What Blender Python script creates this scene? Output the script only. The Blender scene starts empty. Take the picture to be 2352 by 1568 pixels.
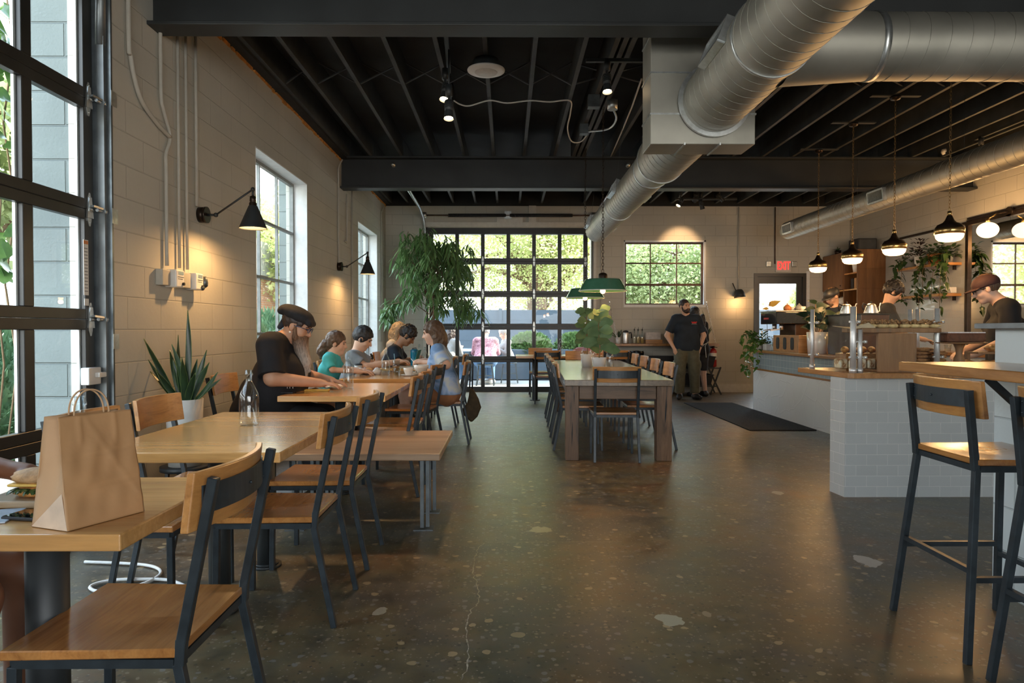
import bpy, math, random
import numpy as np
from mathutils import Vector, Matrix, Euler

# ------------------------------------------------------------------ camera, world, sun, daylight, exposure
S = bpy.context.scene
COL = S.collection
F, CX, CY, EYE = 1568.0, 1165.0, 757.0, 1.22
def PX(x, Y): return (x - CX) * Y / F            # a photo column at depth Y -> metres across
def PZ(y, Y): return EYE - (y - CY) * Y / F      # a photo row at depth Y -> metres up

cd = bpy.data.cameras.new('camera'); cam = bpy.data.objects.new('camera', cd); COL.objects.link(cam)
cd.lens = 24; cd.sensor_width = 36; cd.clip_start = .05; cd.clip_end = 300
cam.location = (0, 0, EYE)
cam.rotation_euler = (math.radians(90 - .987), 0, math.radians(-.402))
S.camera = cam

S.view_settings.view_transform = 'Standard'; S.view_settings.look = 'None'
S.view_settings.gamma = 1; S.view_settings.use_curve_mapping = False
S.view_settings.exposure = 1.38
S.cycles.use_denoising = True
S.cycles.use_adaptive_sampling = True; S.cycles.adaptive_threshold = .02
S.cycles.max_bounces = 6; S.cycles.diffuse_bounces = 4; S.cycles.glossy_bounces = 3
S.cycles.transmission_bounces = 3; S.cycles.transparent_max_bounces = 24
S.cycles.caustics_reflective = False; S.cycles.caustics_refractive = False
S.cycles.sample_clamp_indirect = 6

w = bpy.data.worlds.new('sky'); S.world = w; w.use_nodes = True
wn = w.node_tree; wn.nodes.clear()
wo = wn.nodes.new('ShaderNodeOutputWorld'); wb = wn.nodes.new('ShaderNodeBackground')
wtc = wn.nodes.new('ShaderNodeTexCoord'); wsx = wn.nodes.new('ShaderNodeSeparateXYZ'); wr = wn.nodes.new('ShaderNodeValToRGB')
wn.links.new(wtc.outputs['Generated'], wsx.inputs[0]); wn.links.new(wsx.outputs['Z'], wr.inputs[0])
wr.color_ramp.elements[0].position = .0; wr.color_ramp.elements[0].color = (1, .97, .91, 1)
wr.color_ramp.elements[1].position = .5; wr.color_ramp.elements[1].color = (.66, .82, 1, 1)
wn.links.new(wr.outputs[0], wb.inputs['Color']); wb.inputs['Strength'].default_value = 3.2
wn.links.new(wb.outputs[0], wo.inputs[0])

sd = bpy.data.lights.new('sun', 'SUN'); sd.energy = 7; sd.angle = math.radians(3); sd.color = (1, .87, .68)
so = bpy.data.objects.new('sun', sd); COL.objects.link(so)
so.rotation_euler = Vector((-.80, -.13, -.60)).to_track_quat('-Z', 'Y').to_euler()

def portal(name, loc, direc, sx, sy):
    d = bpy.data.lights.new(name, 'AREA'); d.shape = 'RECTANGLE'; d.size = sx; d.size_y = sy
    d.cycles.is_portal = True
    o = bpy.data.objects.new(name, d); COL.objects.link(o); o.location = loc
    o.rotation_euler = Vector(direc).to_track_quat('-Z', 'Y').to_euler()
portal('daylight_garage_side', (-2.75, 2.47, 1.6), (1, 0, 0), 3.3, 3.2)
portal('daylight_window_side_near', (-2.66, 7.27, 1.77), (1, 0, 0), 1.7, 2.4)
portal('daylight_window_side_far', (-2.66, 11.63, 1.77), (1, 0, 0), 1.7, 2.4)
portal('daylight_garage_back', (.05, 13.65, 1.6), (0, -1, 0), 3.2, 3.2)
portal('daylight_window_back', (3.07, 13.65, 2.31), (0, -1, 0), 1.6, 1.3)
portal('daylight_exit_door', (5.3, 13.65, 1.2), (0, -1, 0), .9, 2.1)
portal('daylight_street_front', (2.1, -4.3, 1.8), (0, 1, 0), 6.2, 2.3)

def lamp(name, kind, loc, energy, color, size=.05, direc=None, spot=60, blend=.5):
    d = bpy.data.lights.new(name, kind); d.energy = energy; d.color = color
    if kind in ('POINT', 'SPOT'): d.shadow_soft_size = size
    if kind == 'SPOT': d.spot_size = math.radians(spot); d.spot_blend = blend
    o = bpy.data.objects.new(name, d); COL.objects.link(o); o.location = loc
    if direc: o.rotation_euler = Vector(direc).to_track_quat('-Z', 'Y').to_euler()
    return o
WARM = (1, .56, .22)

# ------------------------------------------------------------------ mesh helpers
def sub(a, b): return (a[0]-b[0], a[1]-b[1], a[2]-b[2])
def fr(d):
    d = Vector(d).normalized(); u = Vector((0, 0, 1)) if abs(d.z) < .95 else Vector((1, 0, 0))
    x = d.cross(u).normalized(); return x, x.cross(d).normalized() * 1.0, d
class MB:
    def __init__(s): s.v = []; s.f = []; s.m = []; s.s = []
    def add(s, vs, fs, mi=0, sm=False):
        n = len(s.v); s.v += [tuple(q) for q in vs]
        for q in fs: s.f.append(tuple(i + n for i in q)); s.m.append(mi); s.s.append(sm)
        return s
    def box(s, x0, x1, y0, y1, z0, z1, mi=0):
        return s.add([(x0,y0,z0),(x1,y0,z0),(x1,y1,z0),(x0,y1,z0),(x0,y0,z1),(x1,y0,z1),(x1,y1,z1),(x0,y1,z1)],
                     [(0,3,2,1),(4,5,6,7),(0,1,5,4),(1,2,6,5),(2,3,7,6),(3,0,4,7)], mi)
    def obox(s, c, sz, M=None, mi=0):
        h = [q/2 for q in sz]; M = M or Matrix.Identity(3); c = Vector(c)
        vs = [c + M @ Vector((a*h[0], b*h[1], d*h[2])) for d in (-1,1) for a, b in ((-1,-1),(1,-1),(1,1),(-1,1))]
        return s.add(vs, [(0,3,2,1),(4,5,6,7),(0,1,5,4),(1,2,6,5),(2,3,7,6),(3,0,4,7)], mi)
    def bar(s, p0, p1, w, h=None, mi=0):
        h = h or w; p0 = Vector(p0); p1 = Vector(p1); x, y, d = fr(p1 - p0)
        vs = [p + x*(a*w/2) + y*(b*h/2) for p in (p0, p1) for a, b in ((-1,-1),(1,-1),(1,1),(-1,1))]
        return s.add(vs, [(0,3,2,1),(4,5,6,7),(0,1,5,4),(1,2,6,5),(2,3,7,6),(3,0,4,7)], mi)
    def cyl(s, p0, p1, r0, r1=None, n=16, mi=0, sm=True, caps=True):
        r1 = r0 if r1 is None else r1; p0 = Vector(p0); p1 = Vector(p1); x, y, d = fr(p1 - p0)
        vs = []
        for p, r in ((p0, r0), (p1, r1)):
            for i in range(n):
                a = 2*math.pi*i/n; vs.append(p + x*(r*math.cos(a)) + y*(r*math.sin(a)))
        s.add(vs, [(i, (i+1) % n, n+(i+1) % n, n+i) for i in range(n)], mi, sm)
        if caps:
            k = len(s.v) - 2*n
            s.f.append(tuple(k+i for i in reversed(range(n)))); s.m.append(mi); s.s.append(False)
            s.f.append(tuple(k+n+i for i in range(n))); s.m.append(mi); s.s.append(False)
        return s
    def tube(s, pts, r, n=8, mi=0, closed=False, caps=True):
        pts = [Vector(p) for p in pts]; N = len(pts); rs = r if isinstance(r, (list, tuple)) else [r]*N
        vs = []; px = None
        for i, p in enumerate(pts):
            a = pts[(i-1) % N] if (closed or i > 0) else p; b = pts[(i+1) % N] if (closed or i < N-1) else p
            d = (b - a); d = d.normalized() if d.length > 1e-9 else Vector((0, 0, 1))
            if px is None: x, y, _ = fr(d)
            else:
                x = px - d*px.dot(d); x = x.normalized() if x.length > 1e-6 else fr(d)[0]; y = x.cross(d)
            px = x; y = x.cross(d)
            for j in range(n):
                t = 2*math.pi*j/n; vs.append(p + x*(rs[i]*math.cos(t)) - y*(rs[i]*math.sin(t)))
        fs = []
        for i in range(N if closed else N-1):
            k = (i+1) % N
            for j in range(n): fs.append((i*n+j, i*n+(j+1) % n, k*n+(j+1) % n, k*n+j))
        if caps and not closed: fs.append(tuple(reversed(range(n)))); fs.append(tuple((N-1)*n+j for j in range(n)))
        return s.add(vs, fs, mi, True)
    def lathe(s, prof, o=(0,0,0), n=24, mi=0, M=None, sm=True):
        vs = []; o = Vector(o); M = M or Matrix.Identity(3)
        for r, z in prof:
            for i in range(n):
                a = 2*math.pi*i/n; vs.append(o + M @ Vector((max(r, 1e-4)*math.cos(a), max(r, 1e-4)*math.sin(a), z)))
        fs = [(k*n+i, k*n+(i+1) % n, (k+1)*n+(i+1) % n, (k+1)*n+i) for k in range(len(prof)-1) for i in range(n)]
        return s.add(vs, fs, mi, sm)
    def ball(s, c, r, n=12, mi=0, M=None, wob=0, seed=0):
        if not isinstance(r, (tuple, list)): r = (r, r, r)
        vs = []; M = M or Matrix.Identity(3); c = Vector(c); m = max(4, n*2//3); R = random.Random(seed)
        for k in range(m+1):
            t = math.pi*k/m
            for i in range(n):
                a = 2*math.pi*i/n; q = 1 + (wob*R.uniform(-1, 1) if 0 < k < m else 0)
                vs.append(c + M @ Vector((q*r[0]*math.sin(t)*math.cos(a), q*r[1]*math.sin(t)*math.sin(a), -r[2]*math.cos(t)*q)))
        fs = [(k*n+i, k*n+(i+1) % n, (k+1)*n+(i+1) % n, (k+1)*n+i) for k in range(m) for i in range(n)]
        return s.add(vs, fs, mi, True)
    def prism(s, poly, z0, z1, mi=0, M=None, o=(0,0,0), sm=False):
        n = len(poly); M = M or Matrix.Identity(3); o = Vector(o)
        vs = [o + M @ Vector((p[0], p[1], z)) for z in (z0, z1) for p in poly]
        s.add(vs, [tuple(reversed(range(n))), tuple(range(n, 2*n))], mi)
        k = len(s.v) - 2*n
        for i in range(n):
            s.f.append((k+i, k+(i+1) % n, k+n+(i+1) % n, k+n+i)); s.m.append(mi); s.s.append(sm)
        return s
    def leaf(s, p, d, up, L, W, bend=.3, fold=.2, seg=4, mi=0, shape='lance'):
        p = Vector(p); d = Vector(d).normalized(); up = Vector(up)
        x = d.cross(up); x = x.normalized() if x.length > 1e-5 else Vector((1,0,0)); nrm = x.cross(d)
        vs = []
        for k in range(seg+1):
            t = k/seg
            if shape == 'lance': wd = math.sin(math.pi*min(1, t*.93+.05))**.8
            elif shape == 'sword': wd = (.55+.45*math.sin(math.pi*t*.9)) * (1 if t < .7 else max(.02, (1-t)/.3))
            elif shape == 'heart': wd = max(.03, math.sin(math.pi*min(1, t**.62*.97+.03)))
            else: wd = max(.05, (math.sin(math.pi*(t**1.5*.9+.08))))
            q = p + d*(L*t) - Vector((0,0,1))*(bend*L*t*t)
            hw = W/2*wd
            vs += [q - x*hw + nrm*(fold*hw), q, q + x*hw + nrm*(fold*hw)]
        fs = []
        for k in range(seg): a = k*3; fs += [(a, a+1, a+4, a+3), (a+1, a+2, a+5, a+4)]
        return s.add(vs, fs, mi, True)
    def build(s, name, mats, parent=None, loc=None, rot=None, bevel=0, seg=2, solid=0, subsurf=0):
        me = bpy.data.meshes.new(name); me.from_pydata(s.v, [], s.f)
        if not isinstance(mats, (list, tuple)): mats = [mats]
        for m in mats: me.materials.append(m)
        me.polygons.foreach_set('material_index', s.m); me.polygons.foreach_set('use_smooth', s.s)
        me.update(); me.validate()
        o = bpy.data.objects.new(name, me); COL.objects.link(o)
        if parent: o.parent = parent
        if loc: o.location = loc
        if rot is not None: o.rotation_euler = rot if isinstance(rot, (tuple, Euler)) else (0, 0, rot)
        if solid: q = o.modifiers.new('thick', 'SOLIDIFY'); q.thickness = solid; q.offset = 0
        if bevel:
            q = o.modifiers.new('edge', 'BEVEL'); q.width = bevel; q.segments = seg; q.limit_method = 'ANGLE'; q.angle_limit = math.radians(40)
        if subsurf: q = o.modifiers.new('smooth', 'SUBSURF'); q.levels = subsurf; q.render_levels = subsurf
        return o
def spl(pts, n=6):
    P = [Vector(p) for p in pts]; P = [P[0]] + P + [P[-1]]; out = []
    for i in range(1, len(P)-2):
        a, b, c, d = P[i-1:i+3]
        for k in range(n): t = k/n; out.append(.5*((2*b) + (c-a)*t + (2*a-5*b+4*c-d)*t*t + (3*b-a-3*c+d)*t*t*t))
    return out + [P[-1]]
def setp(o, label=None, cat=None, group=None, kind=None):
    if label: o['label'] = label
    if cat: o['category'] = cat
    if group: o['group'] = group
    if kind: o['kind'] = kind
    return o
def thing(name, label, cat, loc=(0,0,0), rz=0, group=None):
    o = bpy.data.objects.new(name, None); COL.objects.link(o); o.location = loc; o.rotation_euler = (0, 0, rz)
    o.empty_display_size = .1
    return setp(o, label, cat, group)
def struct(name, mb, mats, label=None, **k): return setp(mb.build(name, mats, **k), label, kind='structure')
def sroot(name, label=None, loc=(0,0,0), rz=0):
    o = bpy.data.objects.new(name, None); COL.objects.link(o); o.location = loc; o.rotation_euler = (0, 0, rz)
    return setp(o, label, kind='structure')
def dup(root, loc, rz, label=None, group=None):
    r = root.copy(); COL.objects.link(r); r.location = loc; r.rotation_euler = (0, 0, rz)
    if label: r['label'] = label
    if group: r['group'] = group
    for ch in list(root.children):
        c = ch.copy(); COL.objects.link(c); c.parent = r
        for g in ch.children:
            e = g.copy(); COL.objects.link(e); e.parent = c
    return r
def RZ(a): return Matrix.Rotation(a, 3, 'Z')
def RX(a): return Matrix.Rotation(a, 3, 'X')
def RY(a): return Matrix.Rotation(a, 3, 'Y')

# ------------------------------------------------------------------ materials
def newmat(name):
    m = bpy.data.materials.new(name); m.use_nodes = True; nt = m.node_tree
    return m, nt, nt.nodes['Principled BSDF']
def nd(nt, t, **k):
    n = nt.nodes.new(t)
    for a, b in k.items():
        if a.startswith('i_'): n.inputs[a[2:].replace('_', ' ')].default_value = b
        else: setattr(n, a, b)
    return n
def ramp(nt, stops):
    r = nt.nodes.new('ShaderNodeValToRGB'); e = r.color_ramp.elements
    while len(e) < len(stops): e.new(.5)
    for k, (p, c) in enumerate(stops): e[k].position = p; e[k].color = (*c, 1)
    return r
def pm(name, col, rough=.5, metal=0, var=.12, scale=18, bump=0, bscale=None, coat=0, spec=.5, sub_=0, sheen=0):
    m, nt, b = newmat(name); L = nt.links.new
    tc = nd(nt, 'ShaderNodeTexCoord'); n = nd(nt, 'ShaderNodeTexNoise', i_Scale=scale, i_Detail=4.0)
    L(tc.outputs['Object'], n.inputs['Vector'])
    lo = tuple(c*(1-var) for c in col); hi = tuple(min(1, c*(1+var)) for c in col)
    r = ramp(nt, [(.3, lo), (.7, hi)]); L(n.outputs[0], r.inputs[0]); L(r.outputs[0], b.inputs['Base Color'])
    b.inputs['Roughness'].default_value = rough; b.inputs['Metallic'].default_value = metal
    b.inputs['Specular IOR Level'].default_value = spec; b.inputs['Coat Weight'].default_value = coat
    if sheen: b.inputs['Sheen Weight'].default_value = sheen
    if bump:
        n2 = nd(nt, 'ShaderNodeTexNoise', i_Scale=bscale or scale*3, i_Detail=3.0); L(tc.outputs['Object'], n2.inputs['Vector'])
        bp = nd(nt, 'ShaderNodeBump', i_Strength=bump, i_Distance=.01); L(n2.outputs[0], bp.inputs['Height']); L(bp.outputs[0], b.inputs['Normal'])
    return m
def wood(name, c1, c2, axis='Y', scale=1., rough=.35, coat=.25, band=9, dark=None):
    m, nt, b = newmat(name); L = nt.links.new
    tc = nd(nt, 'ShaderNodeTexCoord'); mp = nd(nt, 'ShaderNodeMapping')
    sc = {'X': (.9, 9, 9), 'Y': (9, .9, 9), 'Z': (9, 9, .9)}[axis]
    mp.inputs['Scale'].default_value = tuple(q*scale for q in sc); L(tc.outputs['Object'], mp.inputs['Vector'])
    n = nd(nt, 'ShaderNodeTexNoise', i_Scale=2.2, i_Detail=8.0, i_Roughness=.62, i_Distortion=.6); L(mp.outputs[0], n.inputs['Vector'])
    n2 = nd(nt, 'ShaderNodeTexNoise', i_Scale=14.0, i_Detail=3.0); L(mp.outputs[0], n2.inputs['Vector'])
    # glued-up staves
    sp = nd(nt, 'ShaderNodeSeparateXYZ'); L(tc.outputs['Object'], sp.inputs[0])
    pl = nd(nt, 'ShaderNodeMath', operation='MULTIPLY'); pl.inputs[1].default_value = band
    L(sp.outputs['Y' if axis == 'X' else 'X'], pl.inputs[0])
    fl = nd(nt, 'ShaderNodeMath', operation='FLOOR'); L(pl.outputs[0], fl.inputs[0])
    wn_ = nd(nt, 'ShaderNodeTexWhiteNoise', noise_dimensions='1D'); L(fl.outputs[0], wn_.inputs['W'])
    r = ramp(nt, [(.28, dark or tuple(q*.55 for q in c2)), (.46, c2), (.72, c1)]); L(n.outputs[0], r.inputs[0])
    mr = nd(nt, 'ShaderNodeMapRange'); mr.inputs['To Min'].default_value = .78; mr.inputs['To Max'].default_value = 1.12; L(wn_.outputs[0], mr.inputs[0])
    mr2 = nd(nt, 'ShaderNodeMapRange'); mr2.inputs['To Min'].default_value = .8; mr2.inputs['To Max'].default_value = 1.15; L(n2.outputs[0], mr2.inputs[0])
    mm = nd(nt, 'ShaderNodeMath', operation='MULTIPLY'); L(mr.outputs[0], mm.inputs[0]); L(mr2.outputs[0], mm.inputs[1])
    mx = nd(nt, 'ShaderNodeVectorMath', operation='SCALE'); L(r.outputs[0], mx.inputs[0]); L(mm.outputs[0], mx.inputs['Scale'])
    L(mx.outputs[0], b.inputs['Base Color'])
    b.inputs['Roughness'].default_value = rough; b.inputs['Coat Weight'].default_value = coat; b.inputs['Coat Roughness'].default_value = .22
    bp = nd(nt, 'ShaderNodeBump', i_Strength=.05, i_Distance=.002); L(n2.outputs[0], bp.inputs['Height']); L(bp.outputs[0], b.inputs['Normal'])
    return m
def masonry(name, plane, bw, bh, c1, c2, mort, msize=.006, rough=.6, bump=.35, wear=0, off=.5, coat=0, zoff=0, bsc=30, grime=None):
    m, nt, b = newmat(name); L = nt.links.new
    tc = nd(nt, 'ShaderNodeTexCoord'); sp = nd(nt, 'ShaderNodeSeparateXYZ'); cb = nd(nt, 'ShaderNodeCombineXYZ')
    L(tc.outputs['Object'], sp.inputs[0]); a, c = plane
    L(sp.outputs[a], cb.inputs['X'])
    if zoff:
        ad = nd(nt, 'ShaderNodeMath', operation='ADD'); ad.inputs[1].default_value = zoff; L(sp.outputs[c], ad.inputs[0]); L(ad.outputs[0], cb.inputs['Y'])
    else: L(sp.outputs[c], cb.inputs['Y'])
    br = nd(nt, 'ShaderNodeTexBrick', offset=off, squash=1.0)
    br.inputs['Scale'].default_value = 1; br.inputs['Brick Width'].default_value = bw; br.inputs['Row Height'].default_value = bh
    br.inputs['Mortar Size'].default_value = msize; br.inputs['Mortar Smooth'].default_value = .6; br.inputs['Bias'].default_value = 0
    br.inputs['Color1'].default_value = (*c1, 1); br.inputs['Color2'].default_value = (*c2, 1); br.inputs['Mortar'].default_value = (*mort, 1)
    L(cb.outputs[0], br.inputs['Vector'])
    n = nd(nt, 'ShaderNodeTexNoise', i_Scale=1.7, i_Detail=5.0); L(tc.outputs['Object'], n.inputs['Vector'])
    mr = nd(nt, 'ShaderNodeMapRange'); mr.inputs['From Min'].default_value = .3; mr.inputs['From Max'].default_value = .7
    mr.inputs['To Min'].default_value = 1-wear; mr.inputs['To Max'].default_value = 1; L(n.outputs[0], mr.inputs[0])
    mx = nd(nt, 'ShaderNodeVectorMath', operation='SCALE'); L(br.outputs['Color'], mx.inputs[0]); L(mr.outputs[0], mx.inputs['Scale'])
    L(mx.outputs[0], b.inputs['Base Color']); b.inputs['Roughness'].default_value = rough; b.inputs['Coat Weight'].default_value = coat
    n2 = nd(nt, 'ShaderNodeTexNoise', i_Scale=float(bsc), i_Detail=4.0); L(tc.outputs['Object'], n2.inputs['Vector'])
    mu = nd(nt, 'ShaderNodeMath', operation='MULTIPLY'); mu.inputs[1].default_value = .22; L(n2.outputs[0], mu.inputs[0])
    sb = nd(nt, 'ShaderNodeMath', operation='SUBTRACT'); L(mu.outputs[0], sb.inputs[0]); L(br.outputs['Fac'], sb.inputs[1])
    bp = nd(nt, 'ShaderNodeBump', i_Strength=bump, i_Distance=.012); L(sb.outputs[0], bp.inputs['Height']); L(bp.outputs[0], b.inputs['Normal'])
    return m
def glassm(name, tint=(1,1,1), refl=1.0, rough=.0, power=None):
    m = bpy.data.materials.new(name); m.use_nodes = True; nt = m.node_tree; nt.nodes.clear(); L = nt.links.new
    o = nd(nt, 'ShaderNodeOutputMaterial'); t = nd(nt, 'ShaderNodeBsdfTransparent'); g = nd(nt, 'ShaderNodeBsdfGlossy')
    t.inputs[0].default_value = (*tint, 1); g.inputs['Roughness'].default_value = rough
    f = nd(nt, 'ShaderNodeLayerWeight'); f.inputs[0].default_value = .5      # Schlick reflectance, the same from either side of the thin wall
    pw = nd(nt, 'ShaderNodeMath', operation='POWER'); pw.inputs[1].default_value = 4.5; L(f.outputs['Facing'], pw.inputs[0])
    mu = nd(nt, 'ShaderNodeMath', operation='MULTIPLY_ADD'); mu.inputs[1].default_value = .9*min(1, refl); mu.inputs[2].default_value = .045*refl; mu.use_clamp = True; L(pw.outputs[0], mu.inputs[0])
    mx = nd(nt, 'ShaderNodeMixShader'); L(mu.outputs[0], mx.inputs[0]); L(t.outputs[0], mx.inputs[1]); L(g.outputs[0], mx.inputs[2]); L(mx.outputs[0], o.inputs[0])
    return m
def emis(name, col, st):
    m, nt, b = newmat(name); b.inputs['Base Color'].default_value = (*col, 1)
    b.inputs['Emission Color'].default_value = (*col, 1); b.inputs['Emission Strength'].default_value = st; return m
def leafm(name, c1, c2, rough=.45, trans=.35, scale=3, coat=0):
    m = bpy.data.materials.new(name); m.use_nodes = True; nt = m.node_tree; L = nt.links.new
    b = nt.nodes['Principled BSDF']; o = nt.nodes['Material Output']
    tc = nd(nt, 'ShaderNodeTexCoord'); n = nd(nt, 'ShaderNodeTexNoise', i_Scale=float(scale), i_Detail=5.0); L(tc.outputs['Object'], n.inputs['Vector'])
    r = ramp(nt, [(.32, c1), (.68, c2)]); L(n.outputs[0], r.inputs[0]); L(r.outputs[0], b.inputs['Base Color'])
    b.inputs['Roughness'].default_value = rough; b.inputs['Coat Weight'].default_value = coat
    if trans:
        t = nd(nt, 'ShaderNodeBsdfTranslucent'); L(r.outputs[0], t.inputs[0])
        mx = nd(nt, 'ShaderNodeMixShader'); mx.inputs[0].default_value = trans
        L(b.outputs[0], mx.inputs[1]); L(t.outputs[0], mx.inputs[2]); L(mx.outputs[0], o.inputs[0])
    return m
def duct_mat():
    m, nt, b = newmat('galvanised'); L = nt.links.new
    tc = nd(nt, 'ShaderNodeTexCoord')
    v = nd(nt, 'ShaderNodeTexVoronoi', i_Scale=38.0); L(tc.outputs['Object'], v.inputs['Vector'])
    n = nd(nt, 'ShaderNodeTexNoise', i_Scale=2.5, i_Detail=6.0); L(tc.outputs['Object'], n.inputs['Vector'])
    r = ramp(nt, [(.3, (.30, .295, .255)), (.7, (.45, .44, .385))]); L(n.outputs[0], r.inputs[0]); L(r.outputs[0], b.inputs['Base Color'])
    b.inputs['Metallic'].default_value = .78
    mr = nd(nt, 'ShaderNodeMapRange'); mr.inputs['To Min'].default_value = .42; mr.inputs['To Max'].default_value = .6; L(n.outputs[0], mr.inputs[0]); L(mr.outputs[0], b.inputs['Roughness'])
    bp = nd(nt, 'ShaderNodeBump', i_Strength=.06, i_Distance=.002); L(v.outputs['Distance'], bp.inputs['Height']); L(bp.outputs[0], b.inputs['Normal'])
    return m
M = {}
WALLC = (.55, .53, .465)
M['wall_side'] = masonry('painted_block_side', ('Y', 'Z'), .406, .2033, WALLC, tuple(c*.97 for c in WALLC), tuple(c*.86 for c in WALLC), .005, .65, .5, .1, zoff=0)
M['wall_back'] = masonry('painted_block_back', ('X', 'Z'), .406, .2033, WALLC, tuple(c*.97 for c in WALLC), tuple(c*.86 for c in WALLC), .005, .65, .5, .1)
M['block_out'] = masonry('bare_block', ('X', 'Z'), .406, .2033, (.22, .255, .245), (.20, .235, .225), (.175, .205, .195), .007, .9, 1.0, .25, bsc=70)
M['block_out_s'] = masonry('bare_block_side', ('Y', 'Z'), .406, .2033, (.40, .44, .42), (.34, .39, .37), (.25, .29, .28), .008, .9, .7, .25, bsc=70)
M['brick_out'] = masonry('red_brick', ('Y', 'Z'), .22, .075, (.52, .22, .12), (.60, .30, .17), (.5, .45, .4), .008, .85, .4, .2)
TC = (.55, .585, .59)
M['tile_x'] = masonry('tile_facing', ('X', 'Z'), .154, .0777, TC, tuple(c*.95 for c in TC), (.72, .73, .72), .003, .22, .35, .04, coat=.3, bsc=5)
M['tile_y'] = masonry('tile_side', ('Y', 'Z'), .154, .0777, TC, tuple(c*.95 for c in TC), (.72, .73, .72), .003, .22, .35, .04, coat=.3, bsc=5)
M['tile_sq'] = masonry('tile_square', ('Y', 'Z'), .1, .1, (.36, .43, .46), (.33, .40, .44), (.66, .68, .68), .003, .25, .35, .04, coat=.3, off=0, bsc=5)
M['tile_wall'] = masonry('tile_backsplash', ('Y', 'Z'), .2, .1, (.60, .60, .56), (.55, .56, .53), (.70, .69, .65), .003, .2, .4, .05, coat=.4, bsc=6)
M['black'] = pm('black_paint', (.022, .026, .028), .5, var=.3, scale=6)
M['black2'] = pm('charcoal_joist', (.048, .052, .052), .6, var=.3, scale=5, bump=.1)
M['deck'] = pm('black_deck', (.013, .014, .014), .8, var=.4, scale=3)
M['beam'] = pm('beam_paint', (.019, .022, .023), .5, var=.25, scale=3)
M['doorframe'] = pm('black_door_metal', (.020, .021, .020), .38, var=.2, scale=8)
M['steel'] = pm('chair_steel', (.030, .040, .048), .38, .3, var=.25, scale=20)
M['steel_raw'] = pm('raw_steel', (.13, .15, .16), .4, .7, var=.25, scale=12)
M['chrome'] = pm('brushed_steel', (.82, .82, .82), .36, 1, var=.08, scale=30)
M['track'] = pm('dull_zinc', (.16, .175, .18), .4, .7, var=.2, scale=8)
M['poststeel'] = pm('satin_post_steel', (.80, .80, .79), .42, .65, var=.06, scale=30)
M['zinc'] = pm('zinc_plate', (.55, .58, .58), .35, .9, var=.15, scale=30)
M['chainm'] = pm('aged_brass', (.30, .19, .08), .4, 1, var=.2, scale=25)
M['brass'] = pm('brass', (.62, .42, .17), .28, 1, var=.12, scale=25)
M['bronze'] = pm('dark_bronze', (.035, .023, .016), .35, .7, var=.3, scale=20)
M['white'] = pm('white_plastic', (.78, .77, .73), .4, var=.04)
M['cream'] = pm('cream_paint', (.62, .60, .55), .5, var=.06)
M['trimw'] = pm('white_trim', (.75, .77, .77), .5, var=.06)
M['ceramic'] = pm('white_ceramic', (.80, .80, .78), .15, var=.03, coat=.5)
M['duct'] = duct_mat()
M['table'] = wood('oak_top', (.78, .44, .16), (.67, .35, .115), 'X', .8, .2, .55, 8, (.52, .27, .09))
M['bench'] = wood('pale_low_table', (.44, .295, .185), (.37, .24, .145), 'X', .8, .4, .2, 8, (.30, .19, .11))
M['seat'] = wood('chair_seat_wood', (.60, .28, .085), (.48, .205, .055), 'X', 1.2, .2, .7, 9, (.32, .13, .035))
M['slat'] = wood('chair_back_wood', (.64, .32, .105), (.53, .24, .07), 'X', 1.2, .3, .4, 3, (.33, .14, .04))
M['counter'] = wood('counter_wood', (.50, .25, .085), (.42, .19, .06), 'Y', .8, .25, .45, 6, (.30, .13, .035))
M['darkwood'] = wood('reclaimed_beam', (.20, .11, .055), (.14, .075, .036), 'Z', 1.3, .5, .1, 5, (.03, .018, .01))
M['darkwoodx'] = wood('reclaimed_apron', (.18, .10, .055), (.13, .075, .038), 'X', 1.3, .5, .1, 5, (.03, .02, .012))
M['darktop'] = wood('reclaimed_top', (.20, .135, .07), (.15, .10, .05), 'Y', .9, .22, .6, 4, (.08, .055, .03))
M['cabinet'] = wood('cabinet_wood', (.27, .125, .045), (.21, .093, .03), 'Z', .7, .45, .1, 3, (.15, .062, .02))
M['riser'] = wood('riser_wood', (.40, .20, .085), (.31, .15, .06), 'Z', 1.2, .55, .05, 4, (.2, .13, .08))
M['board'] = wood('board_wood', (.50, .38, .25), (.4, .3, .19), 'X', 1.4, .5, .05, 4)
M['glass'] = glassm('window_glass', (.97, .99, .99), .3)
M['glass_case'] = glassm('case_glass', (.975, .985, .98), .2)
M['bottle'] = glassm('bottle_glass', (.90, .935, .94), 2.0, .02)
M['water'] = glassm('water', (.93, .95, .95), 1.3, .02)
M['mirror'] = pm('mirror_silver', (.86, .87, .85), .015, 1, var=0)
M['lampglow'] = emis('lamp_glass', (1, .78, .48), 1.15)
M['globeglow'] = emis('globe_glass', (1, .70, .40), 1.0)
M['bulb'] = emis('bulb_glow', (1, .45, .14), 14)
M['spotglow'] = emis('spot_lens', (1, .72, .42), 14)
M['exitred'] = emis('exit_letters', (1, .035, .03), .8)
M['paper'] = pm('kraft_paper', (.42, .235, .105), .75, var=.07, scale=9, bump=.25, bscale=14)
M['paperl'] = pm('kraft_paper_light', (.50, .32, .18), .7, var=.05, scale=9, bump=.1)
M['green'] = pm('green_enamel', (.06, .17, .11), .2, var=.08, coat=.5)
M['rubber'] = pm('black_rubber', (.018, .018, .02), .7, var=.2)
M['matm'] = pm('door_mat', (.022, .022, .024), .95, var=.6, scale=60, bump=.6)
M['terracotta'] = pm('terracotta', (.45, .17, .06), .6, var=.12)
M['concretepot'] = pm('concrete_pot', (.26, .27, .27), .8, var=.12)
M['ficus'] = leafm('ficus_leaf', (.07, .16, .05), (.18, .30, .12), .32, .25, 4, .3)
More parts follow.
